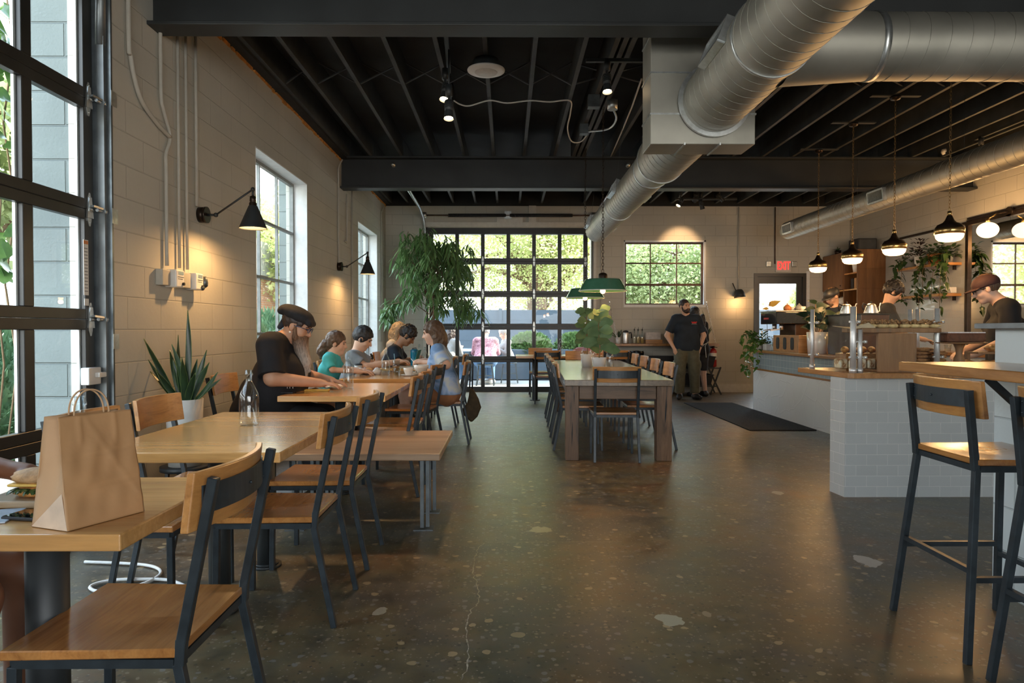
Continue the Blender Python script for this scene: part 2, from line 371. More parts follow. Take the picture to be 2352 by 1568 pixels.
M['snake'] = leafm('snake_leaf', (.010, .026, .013), (.025, .06, .023), .35, 0, 9)
M['snake_edge'] = leafm('snake_leaf_mid', (.05, .10, .03), (.14, .20, .06), .35, 0, 30)
M['fiddle'] = leafm('fiddle_leaf', (.09, .17, .08), (.20, .31, .16), .35, .2, 6, .3)
M['pothos'] = leafm('pothos_leaf', (.05, .13, .025), (.17, .30, .07), .3, .25, 8, .3)
M['pothosd'] = leafm('pothos_leaf_dark', (.022, .055, .016), (.07, .13, .04), .35, .2, 8, .2)
M['rubberp'] = leafm('rubber_plant_leaf', (.012, .03, .016), (.03, .06, .03), .4, .05, 8, .1)
M['maple'] = leafm('maple_leaf', (.36, .42, .15), (.74, .77, .40), .6, .55, .8)
M['maple2'] = leafm('maple_leaf_green', (.27, .34, .14), (.53, .59, .32), .6, .5, .9)
M['hedge'] = leafm('hedge_leaf', (.07, .14, .04), (.2, .3, .1), .6, .3, 2)
M['juniper'] = leafm('juniper', (.05, .13, .06), (.20, .32, .16), .7, .2, 2)
M['bark'] = pm('bark', (.20, .13, .085), .9, var=.4, scale=12, bump=.8)
M['stem'] = pm('plant_stem', (.22, .14, .07), .8, var=.2)
M['fence'] = masonry('fence_boards', ('X', 'Z'), 2.4, .3, (.065, .09, .12), (.06, .085, .112), (.04, .057, .075), .006, .7, .3, .15, off=0)
M['fence_w'] = pm('pale_fence', (.30, .29, .27), .8, var=.1)
M['ground'] = pm('patio_concrete', (.30, .30, .29), .85, var=.15, scale=2, bump=.2)
M['mulch'] = pm('mulch', (.20, .12, .07), 1, var=.7, scale=25, bump=1)
M['foam'] = pm('spray_foam', (.55, .24, .05), .9, var=.3)
def shelfm(n, c, r=.5, **k): M[n] = pm(n, c, r, **k)
def hairm(name, c, c2=None, zr=None, rough=.5):
    m, nt, b = newmat(name); L = nt.links.new; tc = nd(nt, 'ShaderNodeTexCoord'); mp = nd(nt, 'ShaderNodeMapping'); mp.inputs['Scale'].default_value = (1, 1, .14); L(tc.outputs['Object'], mp.inputs['Vector'])
    n = nd(nt, 'ShaderNodeTexNoise', i_Scale=150.0, i_Detail=4.0, i_Distortion=.4); L(mp.outputs[0], n.inputs['Vector'])
    r = ramp(nt, [(.3, tuple(q*.45 for q in c)), (.7, tuple(min(1, q*1.5) for q in c))]); L(n.outputs[0], r.inputs[0]); out = r.outputs[0]
    if c2:      # hair that is a different colour towards its ends
        r2 = ramp(nt, [(.3, tuple(q*.6 for q in c2)), (.7, tuple(min(1, q*1.3) for q in c2))]); L(n.outputs[0], r2.inputs[0]); sp = nd(nt, 'ShaderNodeSeparateXYZ'); L(tc.outputs['Object'], sp.inputs[0])
        mr = nd(nt, 'ShaderNodeMapRange'); mr.inputs['From Min'].default_value = zr[0]; mr.inputs['From Max'].default_value = zr[1]; L(sp.outputs['Z'], mr.inputs[0])
        mx = nd(nt, 'ShaderNodeMix', data_type='RGBA'); L(mr.outputs[0], mx.inputs[0]); L(r2.outputs[0], mx.inputs[6]); L(out, mx.inputs[7]); out = mx.outputs[2]
    L(out, b.inputs['Base Color']); b.inputs['Roughness'].default_value = rough
    bp = nd(nt, 'ShaderNodeBump', i_Strength=.8, i_Distance=.004); L(n.outputs[0], bp.inputs['Height']); L(bp.outputs[0], b.inputs['Normal']); M[name] = m
shelfm('skin_a', (.50, .27, .165), .55, var=.06); shelfm('skin_b', (.62, .37, .25), .55, var=.06)
shelfm('skin_c', (.34, .17, .09), .55, var=.06); shelfm('skin_d', (.66, .42, .31), .55, var=.06); shelfm('skin_e', (.20, .085, .045), .5, var=.06)
shelfm('hair_black', (.012, .011, .011), .4, var=.5, scale=60, bump=.5); shelfm('hair_brown', (.10, .055, .03), .45, var=.45, scale=60, bump=.5)
shelfm('hair_dk', (.035, .022, .018), .45, var=.5, scale=60, bump=.6); shelfm('hair_blond', (.48, .40, .29), .5, var=.3, scale=60, bump=.4)
shelfm('hair_grey', (.34, .33, .32), .6, var=.3, scale=60, bump=.5); shelfm('beard', (.36, .28, .21), .8, var=.4, scale=22, bump=.6, bscale=160)
shelfm('capleather', (.012, .012, .014), .85, var=.3, scale=30, bump=.15)
hairm('hair_black', (.014, .012, .012)); hairm('hair_brown', (.10, .06, .036)); hairm('hair_dk', (.035, .022, .018)); hairm('hair_blond', (.42, .34, .235)); hairm('hair_grey', (.34, .33, .32))
hairm('beard', (.16, .085, .045), (.46, .40, .34), (.98, 1.15), .8)
shelfm('cl_black', (.007, .007, .009), .85, var=.25, scale=8, bump=.25, bscale=14); shelfm('cl_navy', (.010, .018, .03), .85, var=.3, scale=8, bump=.3, bscale=12)
shelfm('cl_teal', (.06, .48, .52), .8, var=.1, bump=.3, bscale=14); shelfm('cl_grey', (.23, .235, .24), .85, var=.12, bump=.3, bscale=14)
shelfm('cl_olive', (.105, .10, .065), .85, var=.15, bump=.4, bscale=12); shelfm('cl_rust', (.34, .15, .065), .85, var=.12, bump=.3, bscale=14)
shelfm('cl_pink', (.52, .24, .25), .85, var=.12, bump=.3); shelfm('cl_khaki', (.13, .085, .06), .85, var=.15)
shelfm('cl_white', (.70, .70, .68), .85, var=.06, bump=.3); shelfm('cl_denim', (.10, .19, .34), .85, var=.15); shelfm('cl_char', (.022, .024, .028), .85, var=.2, bump=.3, bscale=12)
shelfm('maroon', (.04, .014, .013), .8, var=.2, bump=.2); shelfm('leather', (.018, .018, .02), .45, var=.3, scale=30, bump=.2); shelfm('apron_blue', (.10, .15, .22), .8, var=.15)
def blobcloth(name, c1, c2, c3, sc):
    m, nt, b = newmat(name); L = nt.links.new; tc = nd(nt, 'ShaderNodeTexCoord')
    n = nd(nt, 'ShaderNodeTexNoise', i_Scale=float(sc), i_Detail=3.0, i_Distortion=1.2); L(tc.outputs['Object'], n.inputs['Vector'])
    r = ramp(nt, [(.36, c1), (.5, c2), (.62, c3)]); L(n.outputs[0], r.inputs[0]); L(r.outputs[0], b.inputs['Base Color']); b.inputs['Roughness'].default_value = .85
    return m
M['tiedye'] = blobcloth('blue_tiedye', (.16, .30, .55), (.36, .52, .80), (.55, .62, .66), 5)
M['floral'] = blobcloth('pink_floral', (.20, .08, .12), (.34, .17, .22), (.45, .27, .32), 26)
# ------------------------------------------------------------------ organic surfaces: signed distance field -> mesh
def nv(a): a = np.asarray(a, float); return a/ max(1e-9, np.linalg.norm(a))
class SD:
    """list of rounded shapes blended into one continuous surface"""
    def __init__(s): s.p = []
    def cap(s, a, b, ra, rb=None, k=.02, op=1, flat=None, low=None):
        s.p.append(('c', np.array(a, float), np.array(b, float), ra, ra if rb is None else rb, k, op, flat, low)); return s
    def el(s, c, r, R=None, k=.02, op=1, low=None):
        s.p.append(('e', np.array(c, float), np.array(r if not np.isscalar(r) else (r, r, r), float), np.array(R if R is not None else np.eye(3), float), None, k, op, None, low)); return s
    def mesh(s, name, mat, parent, h=.008, noise=0, nf=60., seed=0):
        lo = np.full(3, 1e9); hi = np.full(3, -1e9); bb = []
        for q in s.p:
            if q[0] == 'c':
                r = max(q[3], q[4]); a = np.minimum(q[1], q[2]) - r; b = np.maximum(q[1], q[2]) + r
            else:
                r = q[2].max(); a = q[1] - r; b = q[1] + r
            bb.append((a, b))
            if q[6] > 0: lo = np.minimum(lo, a); hi = np.maximum(hi, b)
        lo -= 3*h + noise; hi += 3*h + noise
        N = np.ceil((hi - lo)/h).astype(int) + 1
        D = np.full(N, .08, np.float32)
        ax = [lo[i] + h*np.arange(N[i]) for i in range(3)]
        for q, (a, b) in zip(s.p, bb):
            mg = q[5] + 2.5*h + noise
            i0 = np.clip(np.floor((a - mg - lo)/h).astype(int), 0, N-1); i1 = np.clip(np.ceil((b + mg - lo)/h).astype(int) + 1, 1, N)
            if (i1 <= i0).any(): continue
            X, Y, Z = np.meshgrid(*[ax[i][i0[i]:i1[i]] for i in range(3)], indexing='ij')
            if q[0] == 'c':
                ab = q[2] - q[1]; l2 = max(1e-9, ab.dot(ab))
                px, py, pz = X - q[1][0], Y - q[1][1], Z - q[1][2]
                t = (px*ab[0] + py*ab[1] + pz*ab[2])/l2
                tc = np.clip(t, 0, 1)
                d = np.sqrt((px - tc*ab[0])**2 + (py - tc*ab[1])**2 + (pz - tc*ab[2])**2) - (q[3] + (q[4]-q[3])*tc)
                if q[7]: d = np.maximum(d, (t-1)*math.sqrt(l2))
            else:
                P = [X - q[1][0], Y - q[1][1], Z - q[1][2]]; R = q[3]
                u = [(R[0][i]*P[0] + R[1][i]*P[1] + R[2][i]*P[2])/q[2][i] for i in range(3)]
                g = np.sqrt(u[0]**2 + u[1]**2 + u[2]**2); d = (g - 1)*q[2].min() if q[2].max()/q[2].min() < 1.3 else (g-1)*(q[2].prod()**(1/3)*.8)
            if q[8] is not None: d = np.maximum(d, q[8] - Z)
            V = D[i0[0]:i1[0], i0[1]:i1[1], i0[2]:i1[2]]; k = max(q[5], 1e-5)
            if q[6] > 0:
                hh = np.clip(.5 + .5*(V - d)/k, 0, 1); V[...] = V*(1-hh) + d*hh - k*hh*(1-hh)
            else:
                hh = np.clip(.5 - .5*(V + d)/k, 0, 1); V[...] = V*(1-hh) - d*hh + k*hh*(1-hh)
        if noise:
            X, Y, Z = np.meshgrid(*ax, indexing='ij'); rg = np.random.RandomState(seed); ph = rg.rand(9)*6
            D += noise*(np.sin(nf*X+ph[0]+2*np.sin(nf*.4*Z+ph[1]))*np.sin(nf*.8*Y+ph[2]+1.5*np.sin(nf*.3*Z)) + .5*np.sin(nf*1.9*X+ph[4])*np.sin(nf*1.3*Z+ph[5]+np.sin(nf*Y)))
        s_ = D < 0
        c = np.zeros(N-1, np.uint8)
        offs = [(i, j, k) for i in (0, 1) for j in (0, 1) for k in (0, 1)]
        for i, j, k in offs: c += s_[i:N[0]-1+i, j:N[1]-1+j, k:N[2]-1+k]
        act = np.argwhere((c > 0) & (c < 8)); n = len(act)
        idx = np.full(N-1, -1, np.int32); idx[tuple(act.T)] = np.arange(n)
        pos = np.zeros((n, 3)); cnt = np.zeros(n)
        cv = {o: D[act[:, 0]+o[0], act[:, 1]+o[1], act[:, 2]+o[2]] for o in offs}
        for o in offs:
            for a in range(3):
                if o[a] == 0:
                    p = list(o); p[a] = 1; p = tuple(p); v0 = cv[o]; v1 = cv[p]; m = (v0 < 0) != (v1 < 0)
                    t = np.where(m, v0/np.where(m, v0 - v1, 1), 0)
                    for ax_ in range(3): pos[:, ax_] += np.where(m, o[ax_] + (t if ax_ == a else 0), 0)
                    cnt += m
        pos = (act + pos/np.maximum(cnt, 1)[:, None])*h + lo
        Q = []
        for a in range(3):
            b_, c_ = (a+1) % 3, (a+2) % 3
            sl0 = [slice(1, -1)]*3; sl0[a] = slice(0, -1); sl1 = [slice(1, -1)]*3; sl1[a] = slice(1, None)
            A = s_[tuple(sl0)]; B = s_[tuple(sl1)]
            for flip, msk in ((False, A & ~B), (True, ~A & B)):
                e = np.argwhere(msk)
                if not len(e): continue
                for z in range(3):
                    if z != a: e[:, z] += 1
                eb = np.zeros(3, int); eb[b_] = 1; ec = np.zeros(3, int); ec[c_] = 1
                q = [idx[tuple((e - eb - ec).T)], idx[tuple((e - ec).T)], idx[tuple(e.T)], idx[tuple((e - eb).T)]]
                if flip: q = q[::-1]
                Q.append(np.stack(q, 1))
        Q = np.concatenate(Q)
        me = bpy.data.meshes.new(name); me.vertices.add(n); me.vertices.foreach_set('co', pos.ravel())
        me.loops.add(Q.size); me.loops.foreach_set('vertex_index', Q.ravel().astype(np.int32))
        me.polygons.add(len(Q)); me.polygons.foreach_set('loop_start', np.arange(0, Q.size, 4, dtype=np.int32))
        me.update(calc_edges=True); me.validate(); me.polygons.foreach_set('use_smooth', np.ones(len(me.polygons), bool))
        me.materials.append(mat)
        o = bpy.data.objects.new(name, me); COL.objects.link(o)
        if parent: o.parent = parent
        return o

def V3(*a): return np.array(a, float)
def lerp(a, b, t): return np.asarray(a)*(1-t) + np.asarray(b)*t
def hand(sd, w, d, n, side, curl=.5, sc=1.0, spread=.0):
    """palm and five fingers: wrist w, pointing along d, back of the hand n, thumb on the side of vector side"""
    d = nv(d); n = nv(n - np.dot(n, d)*d); s = nv(side - np.dot(side, d)*d - np.dot(side, n)*n)
    pc = w + d*.05*sc
    sd.cap(w, w + d*.03*sc, .025*sc, .026*sc, .015)
    for t in (-.028, -.009, .010, .028): sd.cap(w + d*.02*sc + s*t*.6*sc, w + d*.082*sc + s*t*sc, .013*sc, .0115*sc, .008)
    L = [.060, .074, .080, .070]
    for i, t in enumerate((-.030, -.010, .010, .030)):
        b = w + d*.085*sc + s*t*sc; a = curl*(1 + .12*(1.5 - i)); dd = nv(d*math.cos(a*.6) - n*math.sin(a*.6) + s*spread*(i-1.5)); l = L[i]*sc
        m = b + dd*l*.45; dd2 = nv(d*math.cos(a*1.4) - n*math.sin(a*1.4) + s*spread*(i-1.5)*.6); m2 = m + dd2*l*.32
        dd3 = nv(d*math.cos(a*2) - n*math.sin(a*2)); e = m2 + dd3*l*.25
        sd.cap(b, m, .0098*sc, .0088*sc, .004).cap(m, m2, .0088*sc, .0082*sc, .003).cap(m2, e, .0082*sc, .0070*sc, .003)
    b = w + d*.03*sc + s*.028*sc; t1 = b + nv(s*.8 + d*.75 - n*.2)*.042*sc; t2 = t1 + nv(d*.9 + s*.25 - n*.3)*.032*sc
    sd.cap(b, t1, .013*sc, .0105*sc, .008).cap(t1, t2, .0105*sc, .0085*sc, .003)

def person(label, loc, yaw, J, skin, shirt=None, pants=None, hair=None, shoe=None, bulk=1., group=None, h=.008, sleeve=.55, shirt_hem=.0,
           short=False, hs=1., curl=.5, legs=True, hairfn=None, belly=0, extra=None, shirt_in=0., socks=None, brow=True, palm_in=False, nk=1., pw=1., cat='person'):
    """J: local joints, +y ahead, +x the person's right"""
    T = thing('person', label, cat, loc, yaw, group)
    J = {k: np.array(v, float) for k, v in J.items()}
    f = nv(J['hf']); r = nv(np.cross(f, J['hu'])); u = np.cross(r, f); HC = J['head']
    def H(x, y, z): return HC + (r*x + f*y + u*z)*hs
    Rm = np.stack([r, f, u], 1)
    b = bulk; B = SD()
    pel, chs, nek = J['pelvis'], J['chest'], J['neck']
    sh = nv(J['shR'] - J['shL']); up = nv(chs - pel)
    def torso(Q, g, lo=None):
        hipw = .085*b
        Q.cap(pel - sh*hipw, pel + sh*hipw, .115*b+g, .115*b+g, .04, low=lo)
        wst = lerp(pel, chs, .45); fwd = nv(np.cross(up, sh)) if np.dot(np.cross(up, sh), V3(0,1,0)) > 0 else -nv(np.cross(up, sh))
        Q.cap(wst - sh*.06*b + fwd*belly*.5, wst + sh*.06*b + fwd*belly*.5, .108*b+g+belly, .108*b+g+belly, .06, low=lo)
        Q.cap(chs - sh*.075*b, chs + sh*.075*b, .112*b+g, .112*b+g, .06, low=lo)
        Q.cap(J['shL']*.8 + nek*.2 , J['shR']*.8 + nek*.2, .056*b+g, .056*b+g, .05, low=lo)
        Q.cap(chs, nek, .085*b+g, .055+g*.6, .05, low=lo)
    torso(B, 0)
    B.cap(nek, H(0, -.02, -.055), .056*nk, .052*nk, .03)
    for s_, S_ in ((-1, 'L'), (1, 'R')):
        a, e, w_ = J['sh'+S_], J['el'+S_], J['wr'+S_]
        B.cap(a, e, .05*b, .040*b, .03).cap(e, w_, .040*b, .026*(.5+.5*b), .015)
        hd = nv(J.get('hd'+S_, w_ - e)); hn = J.get('hn'+S_, V3(0, 0, 1)); sd_ = J.get('hs'+S_, V3(-s_, 0, 0))
        hand(B, w_, hd, np.array(hn, float), np.array(sd_, float), curl, .98*(.4+.6*hs))
        if legs:
            hp, kn, an = J['hip'+S_], J['kn'+S_], J['an'+S_]
            B.cap(hp, kn, .083*b, .058*b, .04).cap(kn, an, .056*b, .037*b, .02)
            to = J['toe'+S_]; B.cap(an - V3(0, 0, .02), to, .036, .030, .02)
    # head
    B.el(H(0, -.012, .035), (.076*hs, .096*hs, .088*hs), Rm, .02)
    B.el(H(0, .025, -.035), (.058*hs, .066*hs, .078*hs), Rm, .03)
    B.el(H(0, .062, -.092), .024*hs, None, .03)
    B.cap(H(0, .092, .010), H(0, .112, -.026), .009*hs, .0125*hs, .012)
    B.cap(H(-.013, .098, -.030), H(.013, .098, -.030), .009*hs, .009*hs, .01)
    B.cap(H(-.036, .078, .030), H(.036, .078, .030), .012*hs, .012*hs, .016)
    for s_ in (-1, 1):
        B.el(H(s_*.032, .098, .010), .013*hs, None, .012, -1)
        B.el(H(s_*.040, .058, -.028), .022*hs, None, .03)
        B.el(H(s_*.077, -.008, -.006), (.011*hs, .020*hs, .031*hs), Rm, .008)
    B.cap(H(-.018, .088, -.056), H(.018, .088, -.056), .008*hs, .008*hs, .01)
    B.mesh('body', skin, T, h)
    # eyes, brows, mouth
    e_ = MB()
    for s_ in (-1, 1): e_.ball(H(s_*.031, .0855, .010), (.0125*hs, .008*hs, .0062*hs), 10, M=Matrix([list(q) for q in Rm]))
    e_.build('eyes', EYEM, T)
    if brow and hair is not None:
        q = MB()
        for s_ in (-1, 1): q.tube([H(s_*.014, .094, .026), H(s_*.032, .093, .032), H(s_*.05, .080, .026)], .0035*hs, 6)
        q.build('eyebrows', hair, T)
    q = MB(); q.tube([H(-.022, .089, -.057), H(0, .0975, -.055), H(.022, .089, -.057)], [.002, .0045, .002], 6); q.build('mouth', LIPM, T)
    if shirt is not None:
        Q = SD(); torso(Q, .014 + shirt_in, (pel[2] + shirt_hem))
        for s_, S_ in ((-1, 'L'), (1, 'R')):
            a, e, w_ = J['sh'+S_], J['el'+S_], J['wr'+S_]
            if sleeve <= 1: Q.cap(a, lerp(a, e, sleeve), .062*b, .066*b, .035, flat=True)
            else: Q.cap(a, e, .062*b, .05*b, .03).cap(e, lerp(e, w_, sleeve-1), .05*b, .036*b, .02, flat=True)
        Q.cap(nek + (H(0, -.02, -.055)-nek)*.35, H(0, 0, -.04), .064*nk, .064*nk, .008, -1)
        Q.mesh('shirt', shirt, T, h*1.15, .0022, 30, 3)
    if pants is not None and legs:
        Q = SD(); hipw = .085*b
        Q.cap(pel - sh*hipw, pel + sh*hipw, .12*b, .12*b, .04)
        for s_, S_ in ((-1, 'L'), (1, 'R')):
            hp, kn, an = J['hip'+S_], J['kn'+S_], J['an'+S_]
            if short: Q.cap(hp, lerp(hp, kn, short), .094*b*pw, .086*b*pw, .04, flat=True)
            else: Q.cap(hp, kn, .095*b*pw, .076*b*pw, .04).cap(kn, lerp(kn, an, .93), .074*b*pw, .064*b*pw, .03, flat=True)
        Q.mesh('trousers' if not short else 'shorts', pants, T, h*1.2, .003, 26, 5)
    if shoe is not None and legs:
        for S_ in 'LR':
            an, to = J['an'+S_], J['toe'+S_]; fz = min(an[2], to[2]) - .03
            d = nv(V3(to[0]-an[0], to[1]-an[1], 0)); a0 = V3(an[0], an[1], max(an[2]-.035, .045)) - d*.03
            Q = SD(); Q.cap(a0, a0 + d*.12, .045, .046, .02).cap(a0 + d*.1 - V3(0,0,.004), V3(*(a0 + d*.2)[:2], a0[2]-.008), .044, .036, .02).cap(an, a0, .042, .045, .02)
            Q.mesh('shoe', shoe, T, .009)
    if hairfn: hairfn(T, H, Rm, hs, J, hair)
    if extra: extra(T, H, Rm, hs, J)
    return T
EYEM = pm('eye_dark', (.035, .024, .02), .15, var=.1); LIPM = pm('lips', (.36, .13, .10), .5, var=.1)

def short_hair(top=.012, noise=.004, back=.0, front=0.):
    def fn(T, H, Rm, hs, J, m):
        Q = SD(); Q.el(H(0, -.018, .042), ((.076+top)*hs, (.097+top)*hs, (.088+top*1.3)*hs), Rm, .01)
        Q.el(H(0, .095-front, -.015), (.085*hs, .065*hs, .075*hs), Rm, .012, -1)
        Q.el(H(0, .0, -.115), (.12*hs, .12*hs, .085*hs), Rm, .015, -1)
        for s_ in (-1, 1): Q.el(H(s_*.082, .0, -.015), (.018*hs, .026*hs, .034*hs), Rm, .008, -1)
        if back: Q.el(H(0, -.07, -.02), (.06*hs, .04*hs, .07*hs), Rm, .02)
        Q.mesh('hair', m, T, .007, noise, 110)
    return fn
def seated(lean=.12, hd=(0, .2, 1.27), hf=(0, 1, -.35), w=.19, wr=None, el=None, z0=.54, sc=1., kx=.11):
    nk = V3(hd[0]*.6, hd[1]*.74 - .01, hd[2] - .155*sc)
    J = dict(pelvis=(0, 0, z0), chest=(0, lean*.75, z0 + (nk[2]-z0)*.62), neck=nk, head=hd, hf=hf, hu=(0, 0, 1))
    for s, S_ in ((-1, 'L'), (1, 'R')):
        J['sh'+S_] = (s*w, nk[1] - .02*sc, nk[2] - .04*sc)
        J['el'+S_] = (s*el[0], el[1], el[2]) if el else (s*(w+.05), nk[1]+.06*sc, nk[2]-.3*sc)
        J['wr'+S_] = (s*wr[0], wr[1], wr[2]) if wr else (s*.12, nk[1]+.28*sc, .82)
        J['hip'+S_] = (s*.1*sc, .02, z0); J['kn'+S_] = (s*kx, .46*sc, .5*sc + .02)
        J['an'+S_] = (s*kx, .44*sc, .085); J['toe'+S_] = (s*(kx+.02), .44*sc + .13, .035)
    return J
# ------------------------------------------------------------------ the room
XL, XR, YB, YF = -2.36, 6.68, 13.3, -4.0
WT = .25; ZT = 3.62; ZD = 3.95
struct('floor', MB().box(XL-WT, XR+WT, YF-.25, YB+.32, -.12, 0), None or [bpy.data.materials.new('polished_concrete')], 'dark polished concrete floor with exposed pebbles')
FM = bpy.data.materials['polished_concrete']; FM.use_nodes = True
def floor_mat(m):
    nt = m.node_tree; b = nt.nodes['Principled BSDF']; L = nt.links.new
    tc = nd(nt, 'ShaderNodeTexCoord')
    n1 = nd(nt, 'ShaderNodeTexNoise', i_Scale=.62, i_Detail=6.0, i_Roughness=.66); L(tc.outputs['Object'], n1.inputs['Vector'])
    r1 = ramp(nt, [(.36, (.110, .058, .026)), (.46, (.098, .080, .042)), (.53, (.058, .056, .046)), (.60, (.088, .062, .036)), (.68, (.150, .072, .028))]); L(n1.outputs[0], r1.inputs[0])
    n2 = nd(nt, 'ShaderNodeTexNoise', i_Scale=7.0, i_Detail=8.0, i_Roughness=.7); L(tc.outputs['Object'], n2.inputs['Vector'])
    mr = nd(nt, 'ShaderNodeMapRange'); mr.inputs['From Min'].default_value = .3; mr.inputs['From Max'].default_value = .7; mr.inputs['To Min'].default_value = .6; mr.inputs['To Max'].default_value = 1.5; L(n2.outputs[0], mr.inputs[0])
    sc = nd(nt, 'ShaderNodeVectorMath', operation='SCALE'); L(r1.outputs[0], sc.inputs[0]); L(mr.outputs[0], sc.inputs['Scale'])
    cur = sc.outputs[0]
    def chips(cur, scale, thr, col, keep, rs):
        v = nd(nt, 'ShaderNodeTexVoronoi', i_Scale=float(scale)); 
        mp = nd(nt, 'ShaderNodeMapping'); mp.inputs['Location'].default_value = (rs, rs*2, 0); L(tc.outputs['Object'], mp.inputs['Vector'])
        ns = nd(nt, 'ShaderNodeTexNoise', i_Scale=float(scale)*1.4); L(mp.outputs[0], ns.inputs['Vector'])
        ad = nd(nt, 'ShaderNodeVectorMath', operation='SCALE'); ad.inputs['Scale'].default_value = .5/scale; L(ns.outputs['Color'], ad.inputs[0])
        ad2 = nd(nt, 'ShaderNodeVectorMath', operation='ADD'); L(mp.outputs[0], ad2.inputs[0]); L(ad.outputs[0], ad2.inputs[1]); L(ad2.outputs[0], v.inputs['Vector'])
        lt = nd(nt, 'ShaderNodeMath', operation='LESS_THAN'); lt.inputs[1].default_value = thr; L(v.outputs['Distance'], lt.inputs[0])
        sx = nd(nt, 'ShaderNodeSeparateColor'); L(v.outputs['Color'], sx.inputs[0])
        gt = nd(nt, 'ShaderNodeMath', operation='LESS_THAN'); gt.inputs[1].default_value = keep; L(sx.outputs[0], gt.inputs[0])
        mu = nd(nt, 'ShaderNodeMath', operation='MULTIPLY'); L(lt.outputs[0], mu.inputs[0]); L(gt.outputs[0], mu.inputs[1])
        mu2 = nd(nt, 'ShaderNodeMath', operation='MULTIPLY'); mu2.inputs[1].default_value = .75; L(mu.outputs[0], mu2.inputs[0])
        mx = nd(nt, 'ShaderNodeMix', data_type='RGBA'); L(mu2.outputs[0], mx.inputs[0]); L(cur, mx.inputs[6]); mx.inputs[7].default_value = (*col, 1)
        return mx.outputs[2]
    cur = chips(cur, 34, .28, (.22, .18, .12), .34, 0)
    cur = chips(cur, 38, .28, (.028, .027, .026), .22, 7)
    cur = chips(cur, 15, .26, (.36, .27, .15), .14, 3)
    cur = chips(cur, 22, .28, (.17, .165, .15), .22, 13)
    cur = chips(cur, 75, .28, (.22, .20, .165), .16, 5)
    # scuffed chalky marks
    n3 = nd(nt, 'ShaderNodeTexNoise', i_Scale=3.0, i_Detail=10.0, i_Roughness=.75, i_Distortion=.7); L(tc.outputs['Object'], n3.inputs['Vector'])
    g3 = nd(nt, 'ShaderNodeMapRange'); g3.inputs['From Min'].default_value = .64; g3.inputs['From Max'].default_value = .70; g3.inputs['To Max'].default_value = .5; L(n3.outputs[0], g3.inputs[0])
    mx = nd(nt, 'ShaderNodeMix', data_type='RGBA'); L(g3.outputs[0], mx.inputs[0]); L(cur, mx.inputs[6]); mx.inputs[7].default_value = (.26, .25, .22, 1); cur = mx.outputs[2]
    # individual filled holes and the long crack
    spx = nd(nt, 'ShaderNodeSeparateXYZ'); L(tc.outputs['Object'], spx.inputs[0])
    nw = nd(nt, 'ShaderNodeTexNoise', i_Scale=14.0, i_Detail=4.0); L(tc.outputs['Object'], nw.inputs['Vector'])
    for (px, py, rx, ry, c) in ((1540, 1428, .055, .06, (.33, .32, .24)), (870, 1407, .03, .04, (.33, .31, .24)), (1190, 1462, .03, .025, (.25, .19, .11)), (1793, 1135, .04, .06, (.33, .30, .24)),
                                (1245, 1218, .07, .06, (.28, .26, .16)), (1998, 1293, .06, .08, (.36, .35, .32)), (1627, 1416, .02, .03, (.26, .2, .13))):
        Yp = F*EYE/(py - CY); Xp = PX(px, Yp)
        a = nd(nt, 'ShaderNodeMapping'); a.inputs['Location'].default_value = (-Xp/rx, -Yp/ry, 0); a.inputs['Scale'].default_value = (1/rx, 1/ry, 0); L(tc.outputs['Object'], a.inputs['Vector'])
        ln = nd(nt, 'ShaderNodeVectorMath', operation='LENGTH'); L(a.outputs[0], ln.inputs[0])
        ml = nd(nt, 'ShaderNodeMath', operation='MULTIPLY_ADD'); ml.inputs[1].default_value = 1.8; ml.inputs[2].default_value = -.9; L(nw.outputs[0], ml.inputs[0])
        s2 = nd(nt, 'ShaderNodeMath', operation='ADD'); L(ln.outputs['Value'], s2.inputs[0]); L(ml.outputs[0], s2.inputs[1])
        l2 = nd(nt, 'ShaderNodeMath', operation='LESS_THAN'); l2.inputs[1].default_value = 1; L(s2.outputs[0], l2.inputs[0])
        mx = nd(nt, 'ShaderNodeMix', data_type='RGBA'); L(l2.outputs[0], mx.inputs[0]); L(cur, mx.inputs[6]); mx.inputs[7].default_value = (*c, 1); cur = mx.outputs[2]
    L(cur, b.inputs['Base Color'])
    mr2 = nd(nt, 'ShaderNodeMapRange'); mr2.inputs['From Min'].default_value = .3; mr2.inputs['From Max'].default_value = .7; mr2.inputs['To Min'].default_value = .30; mr2.inputs['To Max'].default_value = .5; L(n2.outputs[0], mr2.inputs[0]); L(mr2.outputs[0], b.inputs['Roughness'])
    b.inputs['Specular IOR Level'].default_value = .55; b.inputs['Coat Weight'].default_value = .25; b.inputs['Coat Roughness'].default_value = .34
    bp = nd(nt, 'ShaderNodeBump', i_Strength=.12, i_Distance=.004); L(n2.outputs[0], bp.inputs['Height']); L(bp.outputs[0], b.inputs['Normal'])
floor_mat(FM)
